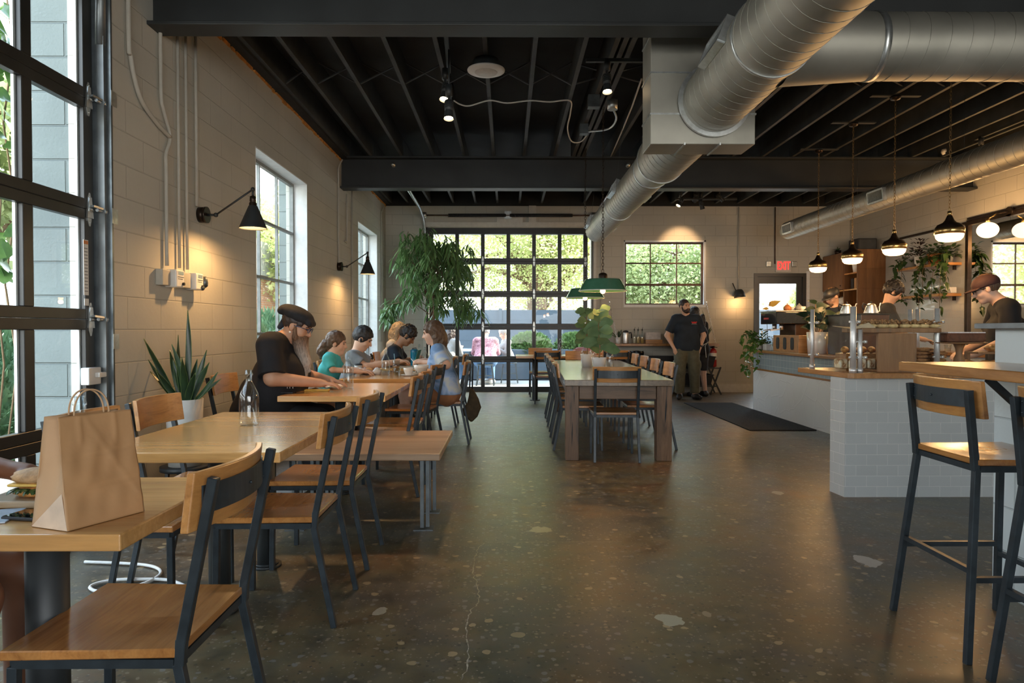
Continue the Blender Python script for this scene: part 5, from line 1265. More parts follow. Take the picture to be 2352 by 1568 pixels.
MB().box(2.52, 3.26, 5.52, 5.527, .93, 1.352).build('glass_panel', M['glass_case'], T)
T = thing('riser_box', 'upright brown wooden riser box carrying the nut pastry tray', 'wooden box')
m = MB(); m.box(2.725, 3.01, 4.995, 5.015, .909, 1.195).box(2.725, 3.01, 5.015, 5.20, 1.178, 1.195).box(2.725, 3.01, 5.015, 5.20, .909, .925).box(2.99, 3.01, 5.015, 5.2, .925, 1.178).box(2.82, 2.835, 5.015, 5.2, .925, 1.178)
m.build('box_body', M['riser'], T, bevel=.002)
T = thing('pastry_tray', 'long rough wooden tray on the riser box', 'tray', (2.89, 5.13, 1.198))
m = MB(); m.prism([(-.29, -.14), (.28, -.15), (.35, -.06), (.33, .13), (-.30, .14), (-.33, 0)], 0, .035); m.build('tray_board', M['riser'], T, bevel=.006)
m = MB(); m.add([(-.37, -.13, .03), (-.18, -.13, .036), (-.16, .1, .036), (-.39, .1, .05), (-.24, -.14, .075)], [(0, 1, 2, 3), (0, 1, 4)]); m.build('baking_paper', pm('parchment', (.62, .50, .33), .7), T, solid=.002)
M['nut'] = pm('nut_brown', (.42, .22, .09), .6, var=.5, scale=60, bump=.6); M['custard'] = pm('pastry_cream', (.78, .58, .28), .5, var=.25, scale=40)
M['crust'] = pm('baked_crust', (.58, .28, .085), .5, var=.4, scale=30, bump=.5); M['cookie'] = pm('cookie', (.38, .185, .07), .7, var=.5, scale=40, bump=.5)
M['choc'] = pm('chocolate_cake', (.14, .052, .024), .8, var=.3, scale=50, bump=.4); M['sugar'] = pm('icing_sugar', (.72, .68, .66), .9, var=.15, scale=60)
M['icing'] = blobcloth('iced_cake', (.34, .14, .05), (.80, .66, .42), (.85, .80, .68), 14)
R = random.Random(31)
bun = None
for k in range(14):
    x = 2.89 - .17 + (k % 7)*.078 + R.uniform(-.01, .01); y = 5.07 + (k//7)*.10
    if bun is None:
        bun = thing('nut_pastry', 'nut topped pastry on the wooden tray', 'pastry', (x, y, 1.234), 0, 'nut topped pastries on the tray')
        MB().ball((0, 0, .014), (.042, .045, .020), 12, wob=.06, seed=1).build('cream_base', M['custard'], bun)
        m = MB()
        for q in range(34):
            a = R.uniform(0, 6.28); rr = R.uniform(0, .045); m.ball((rr*math.cos(a), rr*math.sin(a), .034 + R.uniform(0, .026)*(1-rr/.06)), (.011, .008, .008), 5, wob=.2, seed=q)
        m.build('nut_topping', M['nut'], bun)
    else: dup(bun, (x, y, 1.234), R.uniform(0, 3))
# cakes and breads
for k in range(5):
    o = setp(MB().box(-.032, .032, -.05, .05, 0, .072).build('iced_cake_slice', M['icing'], loc=(2.56 + k*.072, 5.22, .925), bevel=.012, seg=3), 'iced white cake slice low in the glass case', 'cake', 'iced cake slices in the case')
setp(MB().box(2.52, 2.89, 5.14, 5.42, .909, .924).build('glass_tray', M['glass_case'], bevel=.003), 'clear tray under the iced cake slices', 'tray')
T = thing('bread_stand', 'low wooden stand holding seeded loaves in the glass case', 'stand')
MB().box(2.70, 3.08, 5.42, 5.60, .909, 1.03).build('stand_body', M['counter'], T, bevel=.004)
for k in range(5):
    m = MB(); m.ball((0, 0, .026), (.030, .085, .028), 14, wob=.02, seed=k)
    o = m.build('bread_loaf', M['crust'], loc=(2.73 + k*.072, 5.5, 1.032), rot=(0, 0, -.5)); setp(o, 'dusted oval loaf on the wooden stand in the case', 'bread', 'loaves on the stand')
ck = None; n = 0
for k, (x, y) in enumerate(((3.13, 5.15), (3.20, 5.2), (3.27, 5.14), (3.34, 5.19), (3.17, 5.30), (3.27, 5.30), (3.41, 5.12))):
    for q in range((6, 6, 5, 2, 6, 5, 1)[k]):
        n += 1
        if ck is None:
            m = MB(); m.lathe([(0, 0), (.044, 0), (.052, .006), (.050, .014), (.035, .021), (0, .024)], n=18)
            for j in range(10): m.ball((R.uniform(-.035, .035), R.uniform(-.035, .035), .019), .006, 5)
            ck = setp(m.build('cookie', M['cookie'], loc=(x, y, .93 + q*.026)), 'chocolate chip cookie piled behind the glass', 'cookie', 'cookies stacked in the case')
        else:
            c = ck.copy(); COL.objects.link(c); c.location = (x + R.uniform(-.01, .01), y + R.uniform(-.01, .01), .93 + q*.026); c.rotation_euler = (0, 0, R.uniform(0, 6))
setp(MB().box(3.05, 3.52, 5.06, 5.42, .909, .927).build('cookie_tray', M['chrome'], bevel=.003), 'flat steel tray under the cookie stacks', 'tray')
T = thing('cake_stand', 'turned wooden cake stand on the pastry counter', 'cake stand', (3.36, 5.05, .909))
MB().lathe([(0, 0), (.05, 0), (.052, .01), (.03, .02), (.028, .03), (.038, .07), (.036, .10), (.022, .13), (.026, .17), (.04, .205), (.175, .211), (.18, .215), (.175, .219), (0, .219)], n=36).build('stand_body', M['riser'], T)
T = thing('chocolate_cake', 'square chocolate cake dusted with sugar on the stand', 'cake', (3.36, 5.05, 1.129))
MB().box(-.145, .145, -.09, .09, 0, .070).build('cake_body', M['choc'], T, bevel=.018, seg=3)
m = MB()
for k in range(60): m.ball((R.uniform(-.13, .13), R.uniform(-.075, .075), .071), (R.uniform(.006, .016), R.uniform(.006, .014), .003), 6)
m.box(-.138, .138, -.083, .083, .066, .0745); m.build('sugar_dusting', M['sugar'], T)
for k in range(9):
    x, y, z = ((3.56, 5.2, .93), (3.63, 5.27, .93), (3.70, 5.2, .93), (3.78, 5.27, .93), (3.85, 5.2, .93), (3.66, 5.22, 1.05), (3.74, 5.25, 1.05), (3.82, 5.2, 1.05), (3.9, 5.24, 1.05))[k]
    pts = [Vector((.06*math.cos(a), .05*math.sin(a), .03)) for a in [2.6 - i*.3 for i in range(8)]]
    m = MB(); m.tube(pts, [.008, .018, .026, .030, .029, .024, .016, .007], 10)
    setp(m.build('croissant', M['crust'], loc=(x, y, z), rot=k*.9), 'golden croissant at the right end of the pastry display', 'pastry', 'croissants in the display')
T = thing('pastry_stand', 'dark wooden stand under the upper croissants', 'stand'); MB().box(3.58, 4.0, 5.16, 5.32, 1.035, 1.05).box(3.58, 3.6, 5.28, 5.32, .909, 1.035).box(3.98, 4.0, 5.28, 5.32, .909, 1.035).build('stand_body', M['riser'], T)

# machines and things on the long counter
T = thing('espresso_machine', 'espresso machine with glossy black side and red badge at the far end of the counter', 'coffee machine')
MB().box(3.80, 4.29, 9.62, 10.22, 1.30, 1.475).build('upper_body', pm('gloss_black', (.02, .022, .022), .12, coat=.6), T, bevel=.012)
MB().box(3.79, 4.30, 9.61, 10.23, 1.475, 1.492).build('top_plate', M['cream'], T, bevel=.006)
m = MB(); [m.box(3.92, 4.05, 9.70+k*.12, 9.76+k*.12, 1.492, 1.496) for k in range(4)]; m.build('vent_slots', M['rubber'], T)
MB().box(4.08, 4.28, 9.64, 10.2, .98, 1.30).build('rear_body', pm('bronze_panel', (.10, .055, .03), .2, .5), T, bevel=.01)
MB().box(3.82, 4.28, 9.64, 10.2, .92, .985).build('drip_tray', M['chrome'], T, bevel=.006)
m = MB()
for y in (9.78, 10.04): m.cyl((3.94, y, 1.30), (3.94, y, 1.22), .032, n=16); m.bar((3.94, y, 1.23), (3.78, y, 1.21), .02)
m.build('brew_group', M['chrome'], T)
m = MB(); m.box(3.795, 3.80, 9.9, 10.08, 1.37, 1.395); m.build('badge', pm('red_badge', (.6, .06, .05), .3), T)
for k, (x, y, c) in enumerate(((4.05, 9.85, 'terracotta'), (4.20, 9.8, 'concretepot'))):
    T = thing('teapot', ('small red', 'small grey')[k] + ' lidded pot on top of the espresso machine', 'teapot', (x, y, 1.492))
    MB().lathe([(0, 0), (.04, 0), (.055, .03), (.05, .06), (.03, .075)], n=18).build('pot_body', M[c], T); MB().lathe([(.034, .074), (.02, .09), (.008, .092), (.01, .105), (0, .11)], n=16).build('lid', M[c], T)
for k in range(4):
    setp(MB().lathe([(0, .008), (.03, .008), (.038, .06), (.042, .06), (.034, 0), (0, 0)], n=20).build('white_cup', M['ceramic'], loc=(4.24 - .09*(k % 2), 9.72 + .12*k + .05, 1.492)), 'white cup warming on the espresso machine', 'cup', 'white cups on the espresso machine')
T = thing('brewer_box', 'dark brown drinks machine under the ribbed kettles', 'coffee machine')
MB().box(3.95, 4.27, 7.60, 8.38, .92, 1.392).build('machine_body', pm('brown_panel', (.075, .045, .032), .3, .2), T, bevel=.008)
MB().box(3.94, 4.29, 7.59, 8.39, 1.392, 1.402).build('top_plate', M['black'], T)
for x, y, l in ((4.0, 8.02, 'ribbed steel gooseneck kettle, left of the two'), (4.17, 7.8, 'ribbed steel gooseneck kettle, right of the two')):
    T = thing('kettle', l, 'kettle', (x, y, 1.403))
    MB().lathe([(0, 0), (.075, 0), (.078, .01), (.070, .028), (.072, .036), (.062, .055), (.064, .062), (.052, .082), (.054, .09), (.042, .108), (.03, .118), (0, .12)], n=28).build('kettle_body', M['chrome'], T)
    MB().lathe([(.012, .118), (.01, .13), (.014, .14), (0, .145)], n=12).build('lid_knob', M['rubber'], T)
    MB().tube([(.065, 0, .02), (.10, 0, .03), (.095, 0, .08), (.11, 0, .12), (.125, 0, .122)], .006, 8).build('spout', M['chrome'], T)
    MB().tube([(-.05, 0, .10), (-.09, 0, .12), (-.10, 0, .08), (-.085, 0, .04)], .009, 8).build('handle', M['rubber'], T)
T = thing('lid_dispenser', 'wooden cup lid dispenser with three oval windows', 'dispenser')
MB().box(3.76, 3.93, 8.78, 9.62, .921, 1.145).build('wooden_case', M['slat'], T, bevel=.004)
for k in range(3):
    yc = 8.98 + k*.24; pts = []
    for i in range(20):
        a = 2*math.pi*i/20; pts.append((yc + .055*math.copysign(abs(math.cos(a))**.5, math.cos(a)), 1.035 + .082*math.copysign(abs(math.sin(a))**.5, math.sin(a))))
    MB().prism(pts, 0, .004, M=Matrix(((0,0,1),(1,0,0),(0,1,0))), o=(3.757, 0, 0)).build('window_slot', M['rubber'], T)
T = thing('straw_jar', 'glass jar of white straws beside the lid dispenser', 'jar', (3.84, 9.78, .921))
MB().lathe([(0, 0), (.045, 0), (.048, .01), (.048, .12), (.044, .12), (.044, .012), (0, .01)], n=20).build('glass_jar', M['bottle'], T)
m = MB()
for k in range(26): a = R.uniform(0, 6.28); q = R.uniform(0, .035); m.cyl((q*.6*math.cos(a), q*.6*math.sin(a), .01), (q*1.1*math.cos(a+.2), q*1.1*math.sin(a+.2), .17+R.uniform(0, .02)), .0035, n=5)
m.build('straws', M['white'], T)
def heartleaves(m, pts, n, L_, R, mi=0, droop=.4):
    for k in range(n):
        t = R.uniform(0, len(pts)-1.001); i = int(t); p = Vector(pts[i]).lerp(Vector(pts[i+1]), t-i)
        d = Vector((R.uniform(-1, 1), R.uniform(-1, .6), R.uniform(-1, .4))); m.leaf(p + d*.02, d, (R.uniform(-.4,.4), -.6, 1), L_*R.uniform(.65, 1.2), L_*R.uniform(.5, .8), droop, .25, 4, mi, 'heart')
def trailing(name, label, loc, pot, vines, n, L_, mat, seed, bushr=.13, nb=60, group=None):
    R = random.Random(seed); T = thing(name, label, 'plant', loc, 0, group); 
    if pot: 
        r, h, mm = pot; MB().lathe([(0, 0), (r*.8, 0), (r, h), (r*.92, h), (r*.9, h*.9), (0, h*.9)], n=28).build('pot', mm, T)
    else: h = 0
    m = MB(); s = MB()
    for v in vines:
        s.tube(v, .003, 5); heartleaves(m, v, n, L_, R)
    for k in range(nb):
        a = R.uniform(0, 6.28); d = Vector((math.cos(a), math.sin(a), R.uniform(-.2, 1.1))); m.leaf(Vector((0, 0, h)) + d*bushr*R.uniform(.3, .9), d, (0, 0, 1), L_*R.uniform(.7, 1.2), L_*R.uniform(.5, .75), .4, .25, 4, 0, 'heart')
    m.build('leaves', mat, T); s.build('stems', M['stem'], T); return T
trailing('pothos_plant', 'bright green trailing pothos spilling over the far end of the counter', (3.80, 10.25, .921), (.09, .14, M['ceramic']),
         [[(0, 0, .14), (-.12, -.06, .12), (-.17, -.08, -.05), (-.18, -.08, -.25), (-.2, -.1, -.42)], [(0, 0, .14), (-.13, .05, .16), (-.2, .05, 0), (-.22, .04, -.2), (-.21, .02, -.33)], [(0, -.05, .14), (-.1, -.2, .1), (-.15, -.3, .02), (-.16, -.35, -.12), (-.14, -.38, -.26)], [(0, 0, .16), (-.1, .1, .25), (-.2, .18, .22), (-.25, .2, .1)]], 26, .085, M['pothos'], 5, .17, 90)
T = thing('succulent_planter', 'small white planter with sprigs beside the straw jar', 'plant', (3.82, 9.98, .921)); MB().box(-.05, .05, -.07, .07, 0, .09).build('planter', M['ceramic'], T, bevel=.006)
m = MB(); 
for k in range(26): a = R.uniform(0, 6.28); m.leaf((R.uniform(-.03,.03), R.uniform(-.05,.05), .09), (math.cos(a)*.5, math.sin(a)*.5, 1), (1,0,0), R.uniform(.05, .11), .025, .5, .2)
m.build('leaves', M['pothosd'], T)
T = thing('rubber_plant', 'dark rubber plant with big oval leaves in a tall white pot', 'plant', (3.93, 8.62, .921))
MB().lathe([(0, 0), (.115, 0), (.13, .27), (.12, .27), (.115, .25), (0, .25)], n=30).build('pot', M['ceramic'], T)
m = MB(); s = MB()
for k, (x, y, z) in enumerate(((-.05, -.05, .62), (.06, -.1, .52), (.15, -.35, .45), (-.08, .1, .5))):
    s.tube([(0, 0, .22), (x*.5, y*.5, .4), (x, y, z)], .006, 6)
    for q in range(7): a = q*2.4+k; t = .35+.65*q/6; m.leaf((x*t, y*t, .22 + (z-.22)*t), (math.cos(a), math.sin(a)*.5, .5), (R.uniform(-.5,.5), -1, .6), .19, .11, .4, .15, 6, 0, 'heart')
m.build('leaves', M['rubberp'], T); s.build('stems', M['stem'], T)
T = thing('tall_sprig', 'single arching stem with a yellow leaf in front of the exit door glass', 'plant', (3.95, 10.3, .921))
MB().lathe([(0, 0), (.04, 0), (.04, .1), (.02, .16), (0, .16)], n=14).build('vase', M['bottle'], T)
m = MB(); m.tube([(0, 0, .1), (-.03, 0, .5), (.0, 0, .62), (.03, .0, .72)], .004, 5); m.build('stem', M['stem'], T)
m = MB(); m.leaf((0, 0, .66), (1, .1, .5), (0, -1, .4), .22, .10, .1, .1, 5, 0, 'heart'); m.leaf((-.0, 0, .62), (-1, 0, .0), (0, -1, .4), .1, .05, .1, .1, 5, 0, 'heart'); m.build('leaves', leafm('yellow_leaf', (.5, .30, .05), (.6, .42, .1), .5, .3), T)
# behind the counter: tall cabinet, tiled wall, mirror, shelves, back counter
T = thing('tall_cabinet', 'tall brown wooden cabinet with open shelves in the back corner', 'cabinet')
m = MB(); x0, x1, y0, y1 = 6.17, XR-.002, 12.0, YB-.002
m.box(x0, x1, y0, y0+.03, 0, 2.64).box(x0, x1, y1-.03, y1, 0, 2.64).box(x0, x1, y0+.03, y1-.03, 2.61, 2.64).box(x1-.02, x1, y0+.03, y1-.03, 0, 2.61).box(x0, x1-.02, 12.48, 12.505, 0, 2.61).box(x0+.02, x1-.02, y0+.03, y1-.03, 0, .9)
m.build('cabinet_body', M['cabinet'], T, bevel=.002)
m = MB()
for z in (2.22, 1.93, 1.62, 1.28): m.box(x0+.005, x1-.02, y0+.03, 12.48, z, z+.022)
for z in (1.93, 1.6, 1.28): m.box(x0+.005, x1-.02, 12.505, y1-.03, z, z+.022)
m.build('shelf', M['slat'], T)
dr = MB().box(x0-.018, x0, 12.50, y1-.005, 1.96, 2.63).build('cabinet_door', M['cabinet'], T, bevel=.002); MB().ball((x0-.03, 12.56, 2.03), .012, 10).build('knob', M['bronze'], dr)
m = MB(); m.box(x0+.02, x1-.03, y0-.008, y0, 2.30, 2.60).box(x0+.02, x1-.03, y0-.008, y0, 1.95, 2.28).box(x0+.02, x1-.03, y0-.008, y0, 1.0, 1.93); m.build('side_panel', M['cabinet'], T, bevel=.003)
setp(MB().lathe([(0, 0), (.09, 0), (.12, .2), (.11, .2), (0, .18)], n=24).build('plant_pot', M['ceramic'], loc=(6.32, 12.25, 2.243)), 'white pot on the upper cabinet shelf', 'pot')
for k in range(3): setp(MB().box(-.05, .05, -.045, .045, 0, .2).build('coffee_bag', (M['rubber'], M['paper'], M['rubber'])[k], loc=(6.30, 12.12+k*.12, 1.953), bevel=.015), 'upright bag of coffee on the middle cabinet shelf', 'bag', 'coffee bags in the cabinet')
setp(MB().ball((0, 0, .1), (.12, .2, .1), 14, wob=.12, seed=4).build('folded_cloth', M['cl_white'], loc=(6.36, 12.9, 1.953-.31)), 'bundle of white cloth on the left cabinet shelf', 'cloth')
setp(MB().ball((0, 0, .07), (.12, .16, .08), 14, wob=.1, seed=6).build('folded_cloth', M['leather'], loc=(6.36, 12.26, 1.30)), 'dark bundle on a lower cabinet shelf', 'cloth')
T = thing('loudspeaker', 'black box speaker on top of the tall cabinet', 'speaker', (6.42, 12.32, 2.641)); MB().box(-.17, .17, -.17, .17, 0, .21).build('speaker_box', M['rubber'], T, bevel=.01); MB().box(-.15, .15, -.175, -.17, .02, .19).build('grille', M['black2'], T)
T = thing('small_plant', 'thin twiggy plant on top of the tall cabinet', 'plant', (6.28, 12.95, 2.641)); MB().lathe([(0,0),(.05,0),(.06,.08),(0,.08)], n=14).build('pot', M['bronze'], T)
m = MB(); [m.leaf((0, 0, .07), (R.uniform(-1,1), R.uniform(-1,1), R.uniform(.3, 1)), (0,0,1), R.uniform(.08, .16), .02, .4, .2) for k in range(24)]; m.build('leaves', M['pothosd'], T)
struct('wall_tiles', MB().box(XR-.014, XR-.001, 9.92, 12.0, .9, 2.74), M['tile_wall'], 'glossy grey tiles behind the plant shelves')
m = MB(); m.box(XR-.05, XR-.001, 4.6, 12.0, 2.745, 2.775).box(XR-.035, XR-.001, 4.6, 9.86, 2.78, 2.80).box(XR-.06, XR-.001, 4.6, 9.86, 2.72, 2.745).box(XR-.03, XR-.001, 4.6, 9.86, 2.81, 2.83)
struct('trim_16', m, M['bronze'], 'dark ribbed moulding along the top of tiles and mirror')
T = thing('wall_mirror', 'large dark framed mirror on the right wall', 'mirror')
MB().box(XR-.02, XR-.012, 4.7, 9.80, 1.02, 2.72).build('mirror_glass', M['mirror'], T)
m = MB(); m.box(XR-.05, XR-.001, 9.80, 9.86, .95, 2.72).box(XR-.06, XR-.001, 4.6, 4.7, .95, 2.72).box(XR-.045, XR-.001, 4.7, 9.8, .95, 1.02); m.build('mirror_frame', M['bronze'], T, bevel=.004)
for z, nm in ((2.17, 'upper'), (1.715, 'lower')):
    T = thing('wall_shelf', '%s thick wooden shelf on the tiled wall' % nm, 'shelf'); MB().box(XR-.30, XR-.015, 9.98, 11.15, z, z+.04).build('shelf_board', M['slat'], T, bevel=.003)
    m = MB(); [m.box(XR-.06, XR-.015, y, y+.02, z-.06, z) for y in (10.1, 11.0)]; m.build('shelf_bracket', M['bronze'], T)
xs_ = XR-.16
trailing('trailing_plant', 'dark leafy trailing plant left on the upper shelf, in a grey pot', (xs_, 11.02, 2.211), (.10, .15, M['concretepot']), [[(0, 0, .15), (-.14, .05, .1), (-.17, .1, -.2), (-.17, .1, -.5)], [(0, .05, .15), (-.1, .2, .12), (-.12, .25, -.1), (-.12, .28, -.35)], [(0, 0, .15), (-.16, -.05, .1), (-.18, -.05, -.3), (-.15, -.1, -.55)]], 24, .10, M['pothosd'], 15, .16, 50)
T = thing('dark_shrub', 'spiky dark plant in a small white footed pot on the upper shelf', 'plant', (xs_-.03, 10.72, 2.211)); MB().lathe([(0,0),(.05,0),(.045,.03),(.07,.05),(.08,.16),(.07,.16),(0,.15)], n=24).build('pot', M['ceramic'], T)
m = MB(); 
for k in range(90): a = R.uniform(0, 6.28); z = R.uniform(.16, .42); rr = R.uniform(0, .14)*(1.2-z); m.leaf((rr*math.cos(a), rr*math.sin(a), z), (math.cos(a), math.sin(a), .8), (0,0,1), R.uniform(.05,.09), .028, .2, .2)
m.build('leaves', leafm('purple_leaf', (.03, .02, .02), (.08, .05, .045), .4, .1), T)
trailing('trailing_plant', 'trailing plant in a terracotta bowl on the upper shelf', (xs_, 10.36, 2.211), (.12, .16, M['terracotta']), [[(0, .05, .16), (-.15, .12, .1), (-.18, .15, -.25), (-.17, .13, -.75)], [(0, .1, .16), (-.12, .22, .12), (-.16, .25, -.2), (-.16, .27, -.55)], [(0, 0, .16), (-.15, -.02, .1), (-.2, 0, -.1), (-.2, 0, -.4)]], 26, .10, M['pothosd'], 16, .15, 60)
trailing('trailing_plant', 'trailing plant at the right end of the upper shelf, beside the mirror', (xs_, 10.08, 2.211), (.08, .12, M['concretepot']), [[(0, 0, .12), (-.13, -.08, .1), (-.17, -.1, -.3), (-.17, -.08, -.75)], [(0, 0, .12), (-.1, -.14, .14), (-.15, -.2, -.1), (-.15, -.2, -.45)], [(0, 0, .12), (-.15, .05, .1), (-.2, .06, -.3), (-.2, .06, -.6)]], 28, .11, M['pothosd'], 17, .17, 70)
def bottle(x, y, z, h, r, label, group=None, name='glass_bottle', cat='bottle', fill=0, liq=None, neck=.33, rot=0):
    T = thing(name, label, cat, (x, y, z), rot, group)
    MB().lathe([(0, .004), (r*.9, 0), (r, .008), (r, h*.50), (r*.93, h*.58), (r*.6, h*.70), (r*neck, h*.79), (r*neck*.95, h*.90), (r*neck*1.25, h*.905), (r*neck*1.3, h*.93), (r*neck*1.12, h*.94), (r*neck*1.12, h), (r*neck*.85, h), (r*neck*.75, h*.8)], n=28).build('bottle_glass', M['bottle'], T)
    if fill: MB().lathe([(0, .008), (r*.93, .01), (r*.94, h*min(fill, .5)), (0, h*min(fill, .5))], n=24).build('liquid', liq or M['water'], T)
    return T
for k in range(6): bottle(XR-.17, 10.15 + k*.15, 1.757, (.24, .30, .27)[k % 3], .05, 'clear carafe on the lower wall shelf', 'carafes on the lower shelf', 'carafe', 'carafe')
setp(MB().box(-.05, .05, -.06, .06, 0, .09).build('small_lamp_box', M['white'], loc=(XR-.14, 10.03, 1.757), bevel=.01), 'small white box at the end of the lower shelf', 'box')
T = thing('back_counter', 'staff side counter along the right wall', 'counter'); MB().box(6.05, XR-.002, 5.0, 11.95, 0, .87).build('counter_base', M['tile_y'], T); MB().box(6.0, XR-.002, 5.0, 11.95, .87, .91).build('worktop', M['counter'], T)
for k in range(7): setp(MB().lathe([(0, 0), (.035, 0), (.045, .10), (.047, .10), (.037, .012), (0, .01)], n=16).build('glass_cup', M['ceramic'] if k % 2 else M['bottle'], loc=(6.2 + .12*(k % 2), 8.6 + k*.16, .911)), 'cup standing on the staff side counter', 'cup', 'cups on the staff counter')
T = thing('till_screen', 'dark tilted till screen seen over the croissants', 'screen', (4.25, 5.58, .909)); MB().obox((0, 0, .16), (.30, .02, .22), RX(.35)).build('screen', M['rubber'], T, bevel=.005); MB().box(-.06, .06, -.06, .06, 0, .02).box(-.015, .015, -.01, .03, .02, .12).build('stand', M['steel'], T)
setp(MB().box(2.93, 3.74, 8.2, 11.3, 0, .012).build('door_mat', M['matm'], bevel=.004), 'long charcoal ribbed mat on the floor by the counter', 'mat')

# ------------------------------------------------------------------ hanging shelf and things on it
T = thing('hanging_shelf', 'wooden condiment shelf hung by chains under the back window', 'shelf')
MB().box(2.05, 4.02, 12.90, YB-.001, .91, .955).build('shelf_board', M['counter'], T, bevel=.004)
for x in (2.09, 3.94):
    m = MB(); chain(m, (x-.10 if x < 3 else x-.06, YB-.02, 1.75), (x+.02, 12.93, .95), .055, .004, .014); m.build('chain', M['chrome'], T)
    m = MB(); m.cyl((x-.10 if x < 3 else x-.06, YB, 1.76), (x-.10 if x < 3 else x-.06, YB-.04, 1.76), .012, n=8); m.build('wall_hook', M['zinc'], T)
T = thing('thermos_jug', 'steel thermos jug with black handle on the hanging shelf', 'jug', (2.27, 13.05, .956))
MB().lathe([(0, 0), (.055, 0), (.058, .01), (.058, .19), (.05, .215)], n=24).build('jug_body', M['chrome'], T); MB().lathe([(.052, .21), (.05, .235), (.03, .25), (0, .255)], n=20).build('lid', M['rubber'], T); MB().tube([(.05, 0, .20), (.10, 0, .21), (.11, 0, .17), (.11, 0, .10)], .011, 8).build('handle', M['rubber'], T)
for k, (x, c) in enumerate(((2.44, (.75, .68, .5)), (2.51, (.70, .50, .22)), (2.59, (.62, .38, .12)))):
    b = bottle(x, 13.08, .956, .25, .032, ('pale', 'amber', 'darker golden')[k] + ' syrup bottle with black pourer', 'syrup bottles on the hanging shelf', 'syrup_bottle', 'bottle', .5, pm('syrup%d' % k, c, .1), .4)
    MB().cyl((0, 0, .25), (0, 0, .275), .012, n=10).cyl((0, 0, .275), (.012, 0, .31), .004, n=6).build('pourer', M['rubber'], b)
T = thing('napkin_box', 'bamboo box stacked with white napkins on the hanging shelf', 'box', (2.80, 13.06, .956)); MB().box(-.16, .16, -.08, .08, 0, .075).build('bamboo_box', M['slat'], T, bevel=.004); MB().box(-.15, .13, -.06, .06, .075, .215).build('napkins', pm('napkin_paper', (.72, .62, .55), .9), T, bevel=.008)
for k in range(4): setp(MB().lathe([(0,0),(.04,0),(.045,.19),(.041,.19),(.038,.01),(0,.01)], n=18).build('clear_tumbler', (pm('tumbler_amber%d' % k, (.62,.42,.25), .3) if k % 2 else M['bottle']), loc=(3.05+k*.095, 13.06, .956)), 'tall tumbler in the row right of the napkin box', 'cup', 'tumblers on the hanging shelf')
def snake(label, loc, pot, leaves, seed, ph):
    R = random.Random(seed); T = thing('snake_plant', label, 'plant', loc); r, h, mm = pot
    MB().lathe([(0, 0), (r*.88, 0), (r, h), (r*.93, h), (r*.9, h*.93), (0, h*.92)], n=32).build('pot', mm, T)
    m = MB(); e = MB()
    for (dx, dy, ln, wd, bx) in leaves:
        p = Vector((dx*.25, dy*.25, h*.9)); n = 9; vs = []; es = []
        tip = Vector((dx, dy, ln)); tw = R.uniform(-.9, .9); px = Vector((math.cos(tw), math.sin(tw), 0))
        for k in range(n+1):
            t = k/n; q = p + Vector((tip.x*t**1.3*1.0, tip.y*t**1.3, tip.z*t)) + Vector((bx*math.sin(t*3.1), 0, 0))
            hw = wd*.72*(.6+.55*math.sin(math.pi*min(t*1.15, 1)))*(1 if t < .82 else max(.04, (1-t)/.18))
            a = px*math.cos(t*.8) + Vector((-px.y, px.x, 0))*math.sin(t*.8); nn = Vector((-a.y, a.x, 0))
            vs += [q - a*hw + nn*hw*.3, q, q + a*hw + nn*hw*.3]
        fs = []
        for k in range(n): a_ = k*3; fs += [(a_, a_+1, a_+4, a_+3), (a_+1, a_+2, a_+5, a_+4)]
        m.add(vs, fs, 0, True)
        for sg in (0, 2): e.tube([vs[k*3+sg] for k in range(n+1)], .0018*ph, 4)
    m.build('leaves', M['snake'], T); e.build('leaf_margins', M['snake_edge'], T); return T
snake('snake plant in white ribbed pot at the right end of the hanging shelf', (3.80, 13.06, .956), (.07, .13, M['ceramic']), [(-.05, 0, .52, .022, .02), (-.13, .03, .38, .018, .0), (.10, 0, .17, .02, 0), (.04, .05, .42, .02, -.03), (-.02, -.05, .3, .02, 0), (.07, -.05, .2, .02, 0)], 8, 1.0)
snake('little plant in a white pot at the left end of the hanging shelf', (2.13, 13.08, .956), (.05, .12, M['ceramic']), [(-.15, 0, .18, .012, 0), (-.16, 0, .10, .012, 0), (.05, 0, .16, .03, 0), (.08, 0, .13, .028, 0), (0, -.05, .14, .02, 0)], 9, 1.0)
T = thing('waste_bin', 'black waste bin with a draped liner under the hanging shelf', 'bin', (2.32, 13.0, 0)); MB().prism([(-.2, -.2), (.2, -.2), (.2, .2), (-.2, .2)], 0, .74).build('bin_body', M['rubber'], T, bevel=.02)
m = MB(); n = 40; vs = []
for z, q in ((.80, .235), (.81, .25), (.79, .262), (.70, .25 ), (.62, .245)):
    for k in range(n): a = 2*math.pi*k/n; rr = q*(1.0+.22*abs(math.sin(2*a))**2)*(1 + R.uniform(-.03, .03)); vs.append((rr*math.cos(a), rr*math.sin(a)*.85, z + R.uniform(-.012, .012)))
m.add(vs, [(j*n+k, j*n+(k+1) % n, (j+1)*n+(k+1) % n, (j+1)*n+k) for j in range(4) for k in range(n)], 0, False); m.build('bin_liner', pm('bin_bag', (.012, .012, .013), .25), T)
T = thing('tub_stand', 'folding black stand for the dish tubs by the fire extinguisher', 'stand')
for y in (12.75, 13.15):
    m = MB()
    for x in (2.75, 3.95):
        m.bar((x-.14, y, 0), (x+.05, y, .52), .025); m.bar((x+.07, y+.03, 0), (x-.18, y+.03, .52), .025)
    m.bar((2.6, y, .50), (4.0, y, .50), .022); m.bar((2.7, y, .16), (3.95, y, .16), .022); m.build('stand_frame', M['black'], T)
